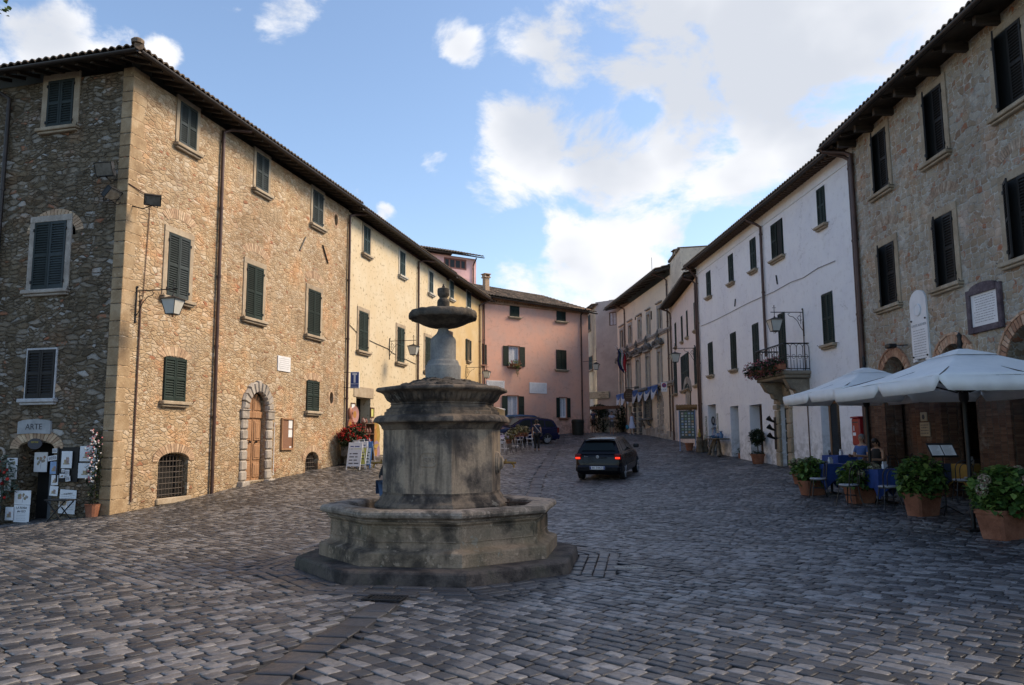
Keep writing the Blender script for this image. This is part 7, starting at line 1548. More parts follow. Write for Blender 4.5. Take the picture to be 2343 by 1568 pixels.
# menu stand
p=gnd4(1185,1305); r=thing('menu_stand','black lectern stand holding an open white menu','menu stand',(p.x,p.y,p.z),R(-8)); mb=MB(); mb.tube([(0,0,.03),(0,0,1.15)],.014,8); 
for a in (0,2.1,4.2): mb.tube([(0,0,.18),(.30*math.cos(a),.30*math.sin(a),.01)],.012,6)
mb.build('stand',M_IRON,r); M=Matrix.Translation((0,0,1.22))@Matrix.Rotation(R(44),4,'X'); mb=MB(); mb.bbox(-.24,.24,-.17,.20,-.02,0,.005); mb.bbox(-.24,.24,-.18,-.16,-.02,.03,.005); mb.xf(M); mb.build('lectern_board',M_IRON,r)
mb=MB(); mb.box(-.215,-.01,-.15,.13,.002,.006); mb.box(.01,.215,-.15,.13,.002,.006); mb.xf(M); pg=mb.build('menu_page',M_WHITEP,r); mb=MB(); rg=random.Random(6)
for s in (-.20,.025):
    for i in range(9): mb.box(s,s+rg.uniform(.10,.17),.10-i*.027,.108-i*.027,.0065,.007)
mb.xf(M); mb.build('lettering',M_GREYINK,pg)
# ------------------------------------------------------------ parasols
M_CANV=m_attr('white_canvas',[(0,(.90,.89,.87)),(1,(.93,.92,.90))],.85,.04,3,.2,.15,trans=.22); M_CANU=M_CANV
def parasol(cx,cy,hx,hy,ze,za,label):
    z=TZ(cx,cy); r=thing('parasol',label,'parasol',(cx,cy,z),0,'large white parasols over the terrace'); ze-=z; za-=z
    mb=MB(); n=10; cor=[(-hx,-hy),(0,-hy),(hx,-hy),(hx,0),(hx,hy),(0,hy),(-hx,hy),(-hx,0)]
    for k in range(8):
        a,b_=cor[k],cor[(k+1)%8]
        for i in range(n):
            for j in range(4):
                def P(u,v):
                    x=a[0]+(b_[0]-a[0])*u; y=a[1]+(b_[1]-a[1])*u; s=.16+.84*v; sag=-.05*math.sin(pi*v)-.010*math.sin(pi*u)*v; return (x*s,y*s,za-.02+(ze-(za-.02))*((s-.16)/.84)**.93+sag)
                mb.quad(P(i/n,j/4),P((i+1)/n,j/4),P((i+1)/n,(j+1)/4),P(i/n,(j+1)/4))
    mb.v=[(x,y,z+.012*noise.noise(Vector((x*2.2,y*2.2,cx)))-.010*noise.noise(Vector((x*6,y*3,cy)))) for x,y,z in mb.v]
    cp=mb.build('canopy',M_CANV,r,smooth=True,weld=True)
    sol=cp.modifiers.new('s','SOLIDIFY'); sol.thickness=.006
    mb=MB()
    for k in range(8):
        a,b_=cor[k],cor[(k+1)%8]; m_=12
        for i in range(m_):
            def P(u,d):
                x=a[0]+(b_[0]-a[0])*u; y=a[1]+(b_[1]-a[1])*u; e=min(1,min(u,1-u)*16)**.5; sag=-.010*math.sin(pi*u); dd=.22*(.35+.65*e) ; fl_=1+.012*math.sin(u*23+k)*d; return (x*fl_*(1.002),y*fl_*(1.002),ze+sag-dd*d)
            mb.quad(P(i/m_,0),P((i+1)/m_,0),P((i+1)/m_,1),P(i/m_,1))
    v=mb.build('valance',M_CANV,cp,smooth=True,weld=True); v.modifiers.new('s','SOLIDIFY').thickness=.004
    mb=MB(); 
    for k in range(8):
        a,b_=cor[k],cor[(k+1)%8]
        mb.quad((a[0]*.24,a[1]*.24,za-.065),(b_[0]*.24,b_[1]*.24,za-.065),(b_[0]*.05,b_[1]*.05,za+.06),(a[0]*.05,a[1]*.05,za+.06))
    mb.build('vent_cap',M_CANV,cp).modifiers.new('s','SOLIDIFY').thickness=.006
    mb=MB(); mb.tube([(0,0,.03),(0,0,za+.02)],.035,12); mb.lathe([(.06,za+.05),(.03,za+.10),(.05,za+.16),(.03,za+.24),(.045,za+.30),(.0,za+.36)],12); mb.build('pole',M_IRON,r,smooth=40)
    hz=ze-.05; mb=MB(); mb.lathe([(.05,hz-.28),(.075,hz-.22),(.075,hz-.02),(.05,hz)],14); mb.build('hub',M_IRON,r)
    for k in range(8): a=cor[k]; mb=MB(); mb.tube([(a[0]*.04,a[1]*.04,hz-.1),(a[0]*.52,a[1]*.52,za-.02+(ze-(za-.02))*.43-.07)],.015,6); mb.tube([(a[0]*.06,a[1]*.06,za-.06),(a[0]*.55,a[1]*.55,za+(ze-za)*.47-.08),(a[0]*.99,a[1]*.99,ze-.01)],.014,6); mb.build('rib',M_WOODDK,r)
    mb=MB(); mb.bbox(-.2,.2,-.2,.2,-.02,.04,.01); mb.build('base',M_IRON,r); return r
parasol(7.62,13.2,1.42,1.88,2.50,3.02,'big white parasol nearest the camera on the right')
parasol(8.05,17.8,1.28,1.75,2.62,3.12,'white parasol behind the nearest one, against the white house')
p=FB.P(.15,-.05,3.10); r=thing('folded_awning','black folded awning fixed by the first brick arch','awning',p,FB.rz); mb=MB(); mb.tube([(0,0,0),(.15,-.05,.03),(1.2,-.62,-.02),(2.3,-1.0,-.08)],.05,8); mb.bbox(-.1,.1,-.1,.04,-.12,.1,.01); mb.build('arm',M_IRON,r)
# ------------------------------------------------------------ objects along the white house
x0,z1=FW.h(1953,955,-.22); x1,z0=FW.h(1978,1020,-.22); r=thing('mailbox','red post box on the white wall beside the corner downpipe','post box',FW.P(-.33,-.001,z0),FW.rz); M_POST=m_plain('post_red',(.27,.012,.016),.4,.08); h=z1-z0
mb=MB(); mb.bbox(-.22,.22,-.25,-.001,0,h-.03,.03); mb.bbox(-.24,.24,-.28,-.001,h-.03,h+.02,.02); mb.build('box',M_POST,r); mb=MB(); mb.box(-.15,.15,-.254,-.250,h*.80,h*.84); mb.build('slot',M_INK,r); mb=MB(); mb.box(-.15,.02,-.254,-.250,h*.35,h*.46); mb.build('label_plate',M_WHITEP,r)
mb=MB(); mb.box(-.10,-.06,-.254,-.250,h*.52,h*.70); mb.build('time_slip',M_PAPER,r)
p=FW.P(-6.55,-.02,1.2); r=thing('wall_lamp','black totem of three cone spot lamps on the white wall left of the arched door','lamp',p,FW.rz); mb=MB(); mb.bbox(-.09,.09,-.10,-.001,0,1.15,.01); mb.build('mast',M_IRON,r)
for z in (1.05,.75,.45): mb=MB(); mb.tube([(0,-.08,z-.08),(0,-.22,z-.02),(-.0,-.34,z+.08)],[.03,.05,.10],10,cap=False); mb.build('lamp_head',M_IRON,r)
p=G((2740+305*.4147)/1.6532,(1150+1460*.4147)/1.6532); r=thing('topiary','ball shaped bay tree in a terracotta pot outside the white house','potted tree',(p.x,p.y,p.z)); mb=MB(); mb.lathe([(.17,0),(.19,.02),(.245,.30),(.27,.31),(.27,.37),(.24,.37),(.23,.33)],20); mb.build('pot',M_TERRA,r,smooth=40); mb=MB(); mb.tube([(0,0,.3),(.02,0,.5),(-.01,.01,.9)],.02,7); mb.build('trunk',M_STEM,r)
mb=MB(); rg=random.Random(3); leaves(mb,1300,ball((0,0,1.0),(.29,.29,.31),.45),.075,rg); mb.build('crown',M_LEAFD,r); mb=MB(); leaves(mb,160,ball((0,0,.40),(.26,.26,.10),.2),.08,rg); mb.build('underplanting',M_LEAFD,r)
p=FW.P(wd[0][0]-1.6,0,0); q=FW.P((hol[1][1])-.25,.12,.66); r=thing('flower_pot','small terracotta pot with a sprig in the second doorway of the white house','flower pot',q); mb=MB(); mb.lathe([(.09,0),(.12,.28),(.13,.33),(.0,.32)],14); mb.build('pot',M_TERRA,r,smooth=40); mb=MB(); leaves(mb,60,ball((0,0,.42),(.13,.13,.14),.1),.10,random.Random(5)); mb.build('sprig',M_LEAFD,r)
# flowers along the balcony rail
def boxflower(x,y,label,seed,n=420,lx=.45):
    r=thing('flower_box',label,'flower box',FW.P(x,y,bfz+.02),FW.rz,'flower boxes hanging on the balcony railing'); rg=random.Random(seed); mb=MB(); mb.bbox(-lx,lx,-.10,.10,0,.18,.01); mb.build('trough',M_TERRA,r); mb=MB(); leaves(mb,n,ball((0,-.06,.16),(lx*1.1,.26,.30),.2),.085,rg); mb.build('foliage',M_LEAFD,r)
    mb=MB()
    for i in range(70): f=ball((0,-.12,.16),(lx*1.15,.30,.34),.7)(rg); mb.ico(f,.018,rg.random(),n=5,k=3)
    mb.build('blossom',m_attr('pink_petals',[(0,(.30,.03,.04)),(1,(.50,.16,.20))],.7) if 'pink_petals' not in MATS else MATS['pink_petals'],r)
for i,x in enumerate((by0+.15,by0+.98,by0+1.75,by1-.25)): boxflower(x,-.98,'flower box with trailing pink blossom, '+['farthest end','second from the far end','third from the far end','nearest end'][i]+' of the balcony',40+i)
# post card rack, pottery stall
S4=.2041
def z5(x,y): return ((2520+x*S4)/1.6532,(1480+y*S4)/1.6532)
p=G(*z5(400,1115)); r=thing('card_rack','revolving postcard rack with blue posts under a thatch header','card rack',(p.x,p.y,p.z),R(-6)); w=.36
M_RACK=m_plain('rack_blue',(.18,.27,.45),.5)
mb=MB()
for s in (-w,w): mb.tube([(s,0,.05),(s,0,1.98)],.022,6); mb.tube([(s,-.22,.03),(s,.22,.03)],.02,6)
mb.build('post',M_RACK,r); mb=MB()
for z in (.58,.9,1.85): mb.bbox(-w,w,-.02,.02,z,z+.03,.005)
mb.bbox(-w+.02,w-.02,-.05,.05,.60,1.9,.01); mb.build('panel',m_plain('rack_backing',(.09,.10,.09),.8,.3,14),r)
mb=MB(); rg=random.Random(8)
for i in range(9):
    for j in range(4): x=-w+.09+j*.155; z=.72+i*.125; mb.box(x,x+.10,-.062,-.055,z,z+.085,rg.random())
mb.build('postcard',m_attr('postcards',[(0,(.10,.20,.35)),(.3,(.5,.5,.48)),(.6,(.12,.22,.10)),(.8,(.55,.55,.55)),(1,(.4,.25,.12))],.5),r)
mb=MB(); mb.tube([(-w-.12,0,2.04),(w+.12,0,2.06)],.12,12); 
for i in range(260): a=rg.uniform(0,2*pi); x=rg.uniform(-w-.12,w+.12); mb.tube([(x,.11*math.cos(a),2.05+.11*math.sin(a)),(x+rg.uniform(-.05,.05),.15*math.cos(a),2.05+.15*math.sin(a))],.006,3)
mb.build('thatch_header',m_plain('thatch',(.22,.12,.05),.95,.3,20),r)
def pot(name,label,loc,prof,mat,cat='pot',group=None):
    r=thing(name,label,cat,loc,0,group); mb=MB(); mb.lathe(prof,18); mb.build('body',mat,r,smooth=45); return r
q=Vector((p.x+.15,p.y+.35,p.z)); pp_=pot('flower_pot','terracotta pot standing behind the postcard rack',(q.x,q.y,TZ(q.x,q.y)),[(.13,0),(.20,.30),(.22,.36),(0,.35)],M_TERRA)
pst=G(*z5(960,1205)); r=thing('display_table','rustic slab table on gnarled driftwood legs by the white wall','table',(pst.x,pst.y,pst.z),FW.rz); M_DRIFT=m_stone('driftwood',[(.06,.045,.03),(.13,.10,.07),(.22,.18,.13)],3,.1,bump=.6)
rg=random.Random(3); mb=MB(); mb.bbox(-.85,.80,-.28,.28,.70,.76,.025); mb.build('table_slab',M_DRIFT,r)
for (x,y) in ((-.5,-.15),(-.1,.1),(.05,-.18),(.45,-.1)): mb=MB(); mb.tube([(x*.5,y*.5,.70),(x*.8+rg.uniform(-.05,.05),y,.45),(x*1.1,y*1.3,.2),(x*1.25,y*1.5,0)],[.05,.06,.055,.085],8); mb.build('leg',M_DRIFT,r,smooth=True)
M_CER=m_attr('blue_ceramic',[(0,(.015,.04,.12)),(.5,(.05,.12,.25)),(1,(.5,.52,.56))],.2,.25,30,.6)
M_CERW=m_plain('white_ceramic',(.5,.5,.52),.25,.1); ax=FW
def onst(dx,dy,dz): v=Matrix.Rotation(FW.rz,3,'Z')@Vector((dx,dy,0)); return (pst.x+v.x,pst.y+v.y,pst.z+dz)
plate=[(.0,0),(.10,.0),(.20,.03),(.21,.035),(.10,.012),(0,.01)]
r=thing('plate','large blue and white plate standing on edge on the rustic table','plate',onst(-.55,.05,.98),FW.rz); mb=MB(); mb.lathe([(0,0),(.12,0),(.21,.03),(.22,.04),(.12,.015),(0,.012)],24); mb.xf(Matrix.Rotation(R(75),4,'X')); mb.build('dish',M_CER,r,smooth=40)
for i,(dx,dy,pr,mt,lb) in enumerate([(-.25,-.05,[(.10,0),(.16,.06),(.17,.12),(.05,.14),(0,.14)],M_CER,'squat blue ceramic bowl in the middle of the rustic table'),(.10,.0,[(.08,0),(.15,.08),(.14,.16),(.07,.20),(.08,.22),(0,.22)],M_CER,'round blue ceramic jar right of the squat bowl'),(.48,.0,[(.08,0),(.11,.14),(.05,.24),(.07,.30),(0,.30)],M_CER,'tall blue jug at the right end of the rustic table'),(-.08,.08,[(.06,0),(.09,.12),(.03,.20),(.045,.24),(0,.24)],M_CERW,'white vase behind the squat bowl')]): pot('vase',lb,onst(dx,dy,.763),pr,mt,'pottery','glazed pottery on the rustic table')
for (lb,x,z0,z1,x2) in (('tall narrow mirror with a shell border right of the third doorway',hol[2][1]+.08,1.35,2.72,.22),('narrow framed panel with shells left of the third doorway',hol[2][0]-.42,1.3,2.65,.24)):
    r=thing('shell_panel',lb,'wall panel',FW.P(x+x2/2,0,z0),FW.rz); mb=MB(); h=z1-z0; mb.bbox(-x2/2,x2/2,-.03,-.001,0,h,.005); mb.build('board',m_plain('weathered_board',(.30,.30,.26),.8,.2,10),r); mb=MB(); rg=random.Random(int(z0*10))
    for i in range(16): mb.ico((rg.uniform(-.06,.06),-.035,h*(i+.5)/16),(.035,.012,.035),rg.random(),n=6,k=4)
    mb.build('shell',M_PAPER,r)
r=thing('shelf_unit','small shelf of blue ceramics inside the third doorway','shelf',FW.P(hol[2][0]+.35,.22,1.35),FW.rz); mb=MB()
for z in (0,.35,.70): mb.bbox(-.3,.3,-.12,.12,z,z+.025,.004)
mb.build('shelves',M_BROWN,r); mb=MB(); rg=random.Random(12)
for z in (.025,.375,.725):
    for i in range(4): mb.lathe([(.03,0),(.055,.06),(.05,.12),(.02,.17),(.03,.19),(0,.19)],8,loc=(-.22+i*.14,-.02,z),c=rg.random())
mb.build('ceramics',M_CER,r)
r=thing('wreath','dark ring wreath hanging in the third doorway','wreath',FW.P(hol[2][0]+.42,.10,2.42),FW.rz); mb=MB(); mb.tube([(.17*math.cos(2*pi*k/20),0,.17*math.sin(2*pi*k/20)) for k in range(21)],.03,6); mb.build('ring',M_IRON,r)
pr=G(*z5(620,1135)); tall=[(.16,0),(.20,.1),(.13,.35),(.16,.5),(.10,.62),(.13,.70),(0,.70)]
for i,(dx,dy,s,mt,lb) in enumerate([(0,0,1,M_DRIFT,'brown stump like stand beside the postcard rack'),(.28,.10,.8,M_DRIFT,'shorter brown carved stand next to the rustic table')]):
    x,y=pr.x+dx,pr.y+dy; r=pot('carved_stand',lb,(x,y,TZ(x,y)),[(a*s,b_*s) for a,b_ in tall],mt,'stand','carved wooden stands outside the pottery shop')
for i,(dx,h,c,lb) in enumerate([(.0,.35,(.30,.20,.03),'yellow bottle shaped vase on the brown stand'),(.28,.22,(.45,.38,.28),'cream pot on the shorter carved stand')]): x,y=pr.x+dx,pr.y+(.1 if i else 0); pot('vase',lb,(x,y,TZ(x,y)+(.56 if i else .70)),[(.05,0),(.085,h*.3),(.03,h*.7),(.04,h),(0,h)],m_plain('glaze%d'%i,c,.3),'pottery')
r=thing('folding_table','small folding metal table with cards outside the pottery shop','table',(pr.x+.62,pr.y+.02,TZ(pr.x+.62,pr.y)),FW.rz); mb=MB(); mb.bbox(-.30,.30,-.22,.22,.68,.70,.005); mb.build('tabletop',M_IRON,r)
for y in (-.2,.2): mb=MB(); mb.tube([(-.27,y,.68),(.27,y,0)],.012,5); mb.tube([(.27,y,.68),(-.27,y,0)],.012,5); mb.build('leg',M_IRON,r)
# ------------------------------------------------------------ litter bin by the pink house
p=at(1322,997,51.5); r=thing('litter_bin','dark cylindrical litter bin at the right foot of the salmon pink house','bin',(p.x,p.y,TZ(p.x,p.y)-.02)); mb=MB(); mb.lathe([(.36,0),(.38,.05),(.40,.85),(.42,.9),(.40,1.0),(.34,1.02),(0,1.02)],20); mb.build('bin_body',m_plain('bin_green',(.012,.016,.014),.6),r,smooth=40); mb=MB(); mb.lathe([(.425,.80),(.435,.82),(.435,.86),(.425,.88)],20); mb.build('rim_band',M_IRON,r)
# ------------------------------------------------------------ white cafe tables beyond the fountain
M_WCH=m_plain('white_enamel_tube',(.62,.62,.66),.4,.05)
def z6(x,y): return ((1840+x*.1403)/1.6532,(1540+y*.1403)/1.6532)
wc=chair('garden_chair','white metal chair right of the pot stands, beside the woman in navy','chair','white metal chairs at the far cafe',M_WCH,M_WCH,True)
for i,(x,y,rz,lb) in enumerate([(1160,1080,R(-80),None),(870,1110,R(20),'white metal chair behind the middle flower stand'),(420,1180,R(-100),'white metal chair nearest the fountain spout'),(350,1230,R(150),'white metal chair half hidden by the fountain boss'),(620,1090,R(10),'white metal chair behind the lilac cloth'),(330,1030,R(60),'white metal chair farthest left behind the pillar edge')]):
    p=G(*z6(x,y))
    if i==0: wc.location=p; wc.rotation_euler=(0,0,rz)
    else: dup(wc,p,rz,lb)
for i,(x,y,lb) in enumerate([(480,1130,'white garden table under a lilac cloth near the fountain spout'),(760,1060,'white garden table farther back by the navy car')]):
    p=G(*z6(x,y)); r=thing('garden_table',lb,'table',p,.2); mb=MB(); mb.lathe([(0,.70),(.42,.70),(.43,.72),(0,.725)],24); mb.build('tabletop',M_WCH,r); mb=MB(); mb.tube([(0,0,0),(0,0,.70)],.025,8); mb.lathe([(.24,0),(.22,.03),(.03,.06)],14); mb.build('pedestal',M_WCH,r)
    t=thing('tablecloth',['lilac cloth on the garden table near the spout','pale cloth on the farther garden table'][i],'tablecloth',(p.x,p.y,p.z+.727),.2); mb=MB(); mb.lathe([(0,.008),(.44,.006),(.455,-.10),(.47,-.22)],32,rmod=lambda k,r_,z:1+.03*math.sin(k*1.5)*(1 if z<0 else 0)); mb.build('cloth',MF('lilac_cloth',(.40,.34,.50)),t,smooth=40)
def potstand(x,y,lb,n,seed,h0=.62):
    p=G(*z6(x,y)); r=thing('plant_stand',lb,'plant stand',p,0,'black wrought flower stands before the far cafe'); mb=MB(); rg=random.Random(seed)
    for a in (0,2.1,4.2): mb.tube([(.22*math.cos(a),.22*math.sin(a),0),(.10*math.cos(a),.10*math.sin(a),h0*.6),(.16*math.cos(a),.16*math.sin(a),h0)],.010,5)
    mb.tube([(.16*math.cos(2*pi*k/12),.16*math.sin(2*pi*k/12),h0) for k in range(13)],.010,5); mb.build('stand',M_IRON,r)
    f=thing('potted_plant','bushy plant in a terracotta pot on '+lb.replace('black ','the '),'potted plant',(p.x,p.y,p.z+h0-.1)); mb=MB(); mb.lathe([(.10,0),(.15,.18),(.165,.22),(0,.21)],14); mb.build('pot',M_TERRA,f,smooth=40); mb=MB(); leaves(mb,n,ball((0,0,.36),(.27,.27,.22),.1),.09,rg,(.1,.9)); mb.build('foliage',m_attr('olive_leaf',[(0,(.05,.05,.02)),(.6,(.11,.11,.04)),(1,(.25,.16,.08))],.6) if 'olive_leaf' not in MATS else MATS['olive_leaf'],f)
potstand(600,1285,'black stand lowest and nearest, left of the row',260,1); potstand(700,1240,'black stand second from the left',260,2,.75); potstand(840,1210,'black stand in the middle of the row',260,3,.85); potstand(960,1165,'black stand fourth from the left',220,4,.8); potstand(1060,1130,'black stand rightmost of the row',220,5,.75)
# awning over the last doorway of the left row
x,z=FA.h(1128,925); r=thing('awning','white canvas awning with a scalloped edge at the end of the left row','awning',(0,0,0)); a=at(1851/1.6532*1.0,1541/1.6532,44.5); a=at((1840+80*.1403)/1.6532,(1540+5*.1403)/1.6532,44.0); c=at((1840+490*.1403)/1.6532,(1540+85*.1403)/1.6532,41.0)
r.location=c; lx=a-c; back=Vector((-1.6,.5,.55)); mb=MB(); n=14
for i in range(n):
    u0,u1=i/n,(i+1)/n; mb.quad(lx*u0,lx*u1,lx*u1+back,lx*u0+back)
    mb.quad(lx*u0,lx*u1,lx*u1+Vector((0,0,-.42)),lx*u0+Vector((0,0,-.42)),.5)
    m_=(u0+u1)/2; mb.add([lx*u0+Vector((0,0,-.42)),lx*u1+Vector((0,0,-.42)),lx*m_+Vector((0,0,-.52))],[(0,1,2)])
mb.build('canvas',m_plain('cream_canvas',(.5,.47,.42),.9,.05),r,weld=True); mb=MB(); mb.tube([(0,0,0.03),tuple(lx+Vector((0,0,.03)))],.04,8); mb.build('front_bar',M_WHITEP,r)
# ------------------------------------------------------------ art shop at the corner
S5=.287
def z7(x,y): return (x*S5/1.6532,(1560+y*S5)/1.6532)
def picture(x0,y0,x1,y1,label,kind='sketch',tilt=0,y=-.03,frame=False,leanmat=None,name='picture',seed=1,cat='picture'):
    a,zt=FD.h(*z7(x0,y0)); b_,zb=FD.h(*z7(x1,y1)); w=(b_-a); h=zt-zb; r=thing(name,label,cat,FD.P((a+b_)/2,y,zb),FD.rz,'pictures hung round the art shop door'); rg=random.Random(seed)
    mb=MB(); mb.bbox(-w/2,w/2,-.012,.0,0,h,.003); mb.build('sheet',M_PAPER if kind!='blue' else m_plain('pale_blue_paper',(.22,.33,.52),.8,.15,6),r)
    if kind in('sketch','blue'):
        mb=MB()      # small wash sketch of a building: wall, roof, tower
        def B(xa,xb,za,zb_,c): mb.box(xa*w,xb*w,-.0145,-.013,za*h,zb_*h,c)
        B(-.22,.02,.30,.50,.3); B(.0,.24,.28,.56,.6); B(-.05,.02,.36,.66,.45); B(-.30,.30,.22,.29,.15)
        mb.prism([(.0,.56*h),(.26*w,.56*h),(.13*w,.68*h)],-.0146,-.013,.8); mb.build('wash_drawing',M_WASH,r)
    elif kind=='flower':
        mb=MB()
        for i in range(14): mb.ico((rg.uniform(-.28,.28)*w,-.013,h*rg.uniform(.4,.75)),(.035*rg.uniform(.5,1.3),.002,.035),rg.random(),n=7,k=4)
        mb.tube([(0,-.014,.15*h),(.05*w,-.014,.5*h)],.004,4); mb.build('painted_flower',M_WASH,r)
    elif kind=='text':
        mb=MB()
        for i in range(9): lump_text(mb,-w*.4,w*.4,h*(.78-.075*i),.018,-.0135,rg)
        mb.build('handwriting',M_GREYINK,r)
    if tilt: r.rotation_euler=(0,tilt,FD.rz)
    r['h']=h; return r
M_WASH=m_attr('watercolour_wash',[(0,(.22,.20,.13)),(.3,(.35,.27,.16)),(.5,(.24,.22,.24)),(.75,(.38,.22,.15)),(1,(.12,.22,.12))],.8,.3,30)
a,zt=FD.h(*z7(262,95)); b_,zb=FD.h(*z7(680,285)); w=b_-a; h=zt-zb; r=thing('art_sign','pale stone sign with an arched top hand lettered ARTE above the shop door','sign',FD.P((a+b_)/2,-.002,zb),FD.rz)
mb=MB(); n=10; mb.prism([(-w/2,0),(0,.02),(w/2,0),(w/2,h*.80)]+[(w/2*math.cos(pi*i/n),h*.80+h*.2*math.sin(pi*i/n)) for i in range(1,n)]+[(-w/2,h*.80)],-.05,-.001); mb.build('slab',m_plain('pale_sign_stone',(.30,.31,.32),.8,.15,5),r); text('ARTE',h*.56,r,M_INK,(0,-.053,h*.48),sx=1.05)
a,zt=FD.h(*z7(415,350)); b_,zb=FD.h(*z7(575,480)); w=b_-a; h=zt-zb; r=thing('door_sign','dark oval sign lettered ESPONE in yellow hanging in the shop doorway','sign',FD.P((a+b_)/2,-.06,zb),FD.rz); mb=MB(); mb.prism([(w*.55*math.cos(2*pi*i/18),h/2+h*.55*math.sin(2*pi*i/18)) for i in range(18)],-.02,0); mb.build('board',M_INK,r); text('ESPONE',h*.26,r,m_plain('yellow_paint',(.38,.30,.03),.6),(0,-.022,h*.66))
picture(1075,445,1303,645,'upper of two large pale watercolours right of the shutter board',seed=1); picture(1052,668,1278,868,'lower of two large pale watercolours right of the shutter board',seed=2)
a,zt=FD.h(*z7(778,460)); b_,zb=FD.h(*z7(1035,920)); w=b_-a; h=zt-zb; r=thing('display_board','dark open shutter board hung with small pictures beside the shop door','display board',FD.P((a+b_)/2,-.002,zb),FD.rz); mb=MB(); mb.bbox(-w/2,w/2,-.02,-.001,0,h,.004); mb.bbox(-w/2,-w/2+.05,-.045,-.02,0,h,.004); mb.bbox(w/2-.05,w/2,-.045,-.02,0,h,.004); mb.build('board',M_SHUTK,r)
picture(843,512,968,735,'tall sketch at the top of the dark shutter board',y=-.05,seed=3); picture(885,755,935,835,'small picture right of centre on the dark shutter board','text',y=-.05,seed=4); picture(812,808,875,865,'small picture at the lower left of the dark shutter board','sketch',y=-.05,seed=5); picture(895,838,952,908,'tilted small card at the foot of the dark shutter board','text',tilt=R(-8),y=-.05,seed=6); picture(838,745,875,790,'tiny picture under the tall sketch','sketch',y=-.05,seed=16)
picture(710,478,770,536,'small square card at the top of the column by the door jamb','text',seed=7); picture(683,650,775,812,'blue toned picture in the column by the door jamb','blue',seed=8); picture(697,826,778,958,'cream toned picture below the blue one','sketch',seed=9); picture(672,970,772,1100,'tilted picture at the foot of the column by the door jamb','sketch',tilt=R(4),seed=10); picture(655,570,775,635,'pale arrow shaped card above the blue picture','text',tilt=R(-8),seed=17)
picture(345,528,502,792,'large pale drawing hung in the dark doorway','flower',y=.25,seed=11); nq=picture(800,1018,997,1338,'long white sheet of handwriting below the shutter board','text',tilt=R(3),seed=12,name='notice',cat='notice')
text('ACQUERELLI',.042,nq,M_INK,(0,-.0145,nq['h']*.84),rot=(pi/2,R(-6),0))
rn=picture(250,1215,440,1445,'white notice lettered LA ROSA leaning in the doorway','text2',y=-.12,seed=13,name='notice',cat='notice')
text('LA ROSA',.075,rn,M_INK,(0,-.0145,rn['h']*.84)); text('dei LEO',.075,rn,M_INK,(0,-.0145,rn['h']*.64)); mb=MB(); rg=random.Random(3)
for i in range(5): lump_text(mb,-.13,.13,rn['h']*(.48-.09*i),.012,-.0135,rg)
mb.build('handwriting',M_GREYINK,rn)
picture(250,1025,450,1215,'painting of a brown rose above the LA ROSA notice','flower',y=-.10,seed=14); picture(128,600,250,835,'sketch sheet among the greenery left of the door','flower',y=-.06,seed=15); picture(175,685,262,880,'blank white sheet clipped left of the door','text',y=-.09,seed=18); picture(-40,1220,155,1505,'large white watercolour standing on the ground at the left edge','blue',y=-.35,seed=19); picture(152,1240,245,1415,'small framed sheet behind the left watercolour','sketch',y=-.15,seed=20); picture(40,855,165,1030,'rose print left of the doorway','flower',y=-.05,seed=21); picture(-30,870,55,1115,'white sheet at the very left edge of the shop wall','flower',y=-.08,seed=22); picture(1010,1135,1105,1225,'small colour print tilted on the folding chair','flower',y=-.5,tilt=R(8),seed=23)
x_,z_=FD.h(*z7(960,1330)); g0=G(*z7(960,1425)); r=thing('folding_stool','black folding stool under the small print outside the art shop','stool',FD.P(x_+.12,-.5,TZ(*FD.P(x_+.12,-.5).xy)),FD.rz); mb=MB(); mb.bbox(-.30,.30,-.15,.15,.44,.47,.008); mb.build('seat',M_IRON,r)
for y in (-.13,.13): mb=MB(); mb.tube([(-.24,y,.44),(.2,y,0)],.014,6); mb.tube([(.24,y,.44),(-.2,y,0)],.014,6); mb.build('leg',M_IRON,r)
# flowering climber against the quoins
p=FD.P(-.32,-.16,0); z=TZ(p.x,p.y); r=thing('climbing_plant','slender climber with white and pink blossom at the house corner','plant',(p.x,p.y,z),FD.rz); rg=random.Random(2); mb=MB()
pts=[(0,0,0),(.03,.02,.5),(-.02,.03,1.0),(.03,.02,1.5),(.0,.05,1.95)]; mb.tube(pts,[.02,.018,.015,.012,.008],6); mb.tube([(0,0,.9),(.14,-.02,1.3),(.22,0,1.5)],.008,5); mb.build('stem',M_STEM,r); mb=MB(); leaves(mb,420,ball((.0,.0,1.05),(.16,.12,.95),.1),.07,rg); mb.build('foliage',M_LEAFD,r)
mb=MB()
for i in range(85): t=rg.random(); mb.ico((rg.gauss(0,.055+.05*math.sin(pi*t)),-.10+rg.gauss(0,.03),.75+1.2*t),rg.uniform(.014,.028),rg.random(),n=6,k=4)
mb.build('blossom',m_attr('white_pink_petals',[(0,(.35,.06,.07)),(.35,(.5,.28,.28)),(.6,(.55,.52,.5)),(1,(.65,.65,.62))],.7),r); mb=MB(); mb.lathe([(.12,0),(.16,.25),(.17,.28),(0,.27)],14); mb.build('pot',M_TERRA,r)
p=FD.P(-2.85,-.2,0); z=TZ(p.x,p.y); r=thing('climbing_plant','grey green shrub with roses left of the art shop door','plant',(p.x,p.y,z),FD.rz); mb=MB(); mb.tube([(0,0,0),(.05,0,.8),(0,0,1.4)],.02,6); mb.build('stem',M_STEM,r); mb=MB(); leaves(mb,500,ball((0,0,1.05),(.42,.16,.62),.2),.08,rg); mb.build('foliage',m_attr('grey_green_leaf',[(0,(.03,.05,.035)),(1,(.12,.17,.13))],.6),r); mb=MB()
for i in range(14): mb.ico((rg.uniform(-.4,.4),-.16,rg.uniform(.5,1.5)),rg.uniform(.03,.05),rg.random(),n=7,k=5,jit=.15)
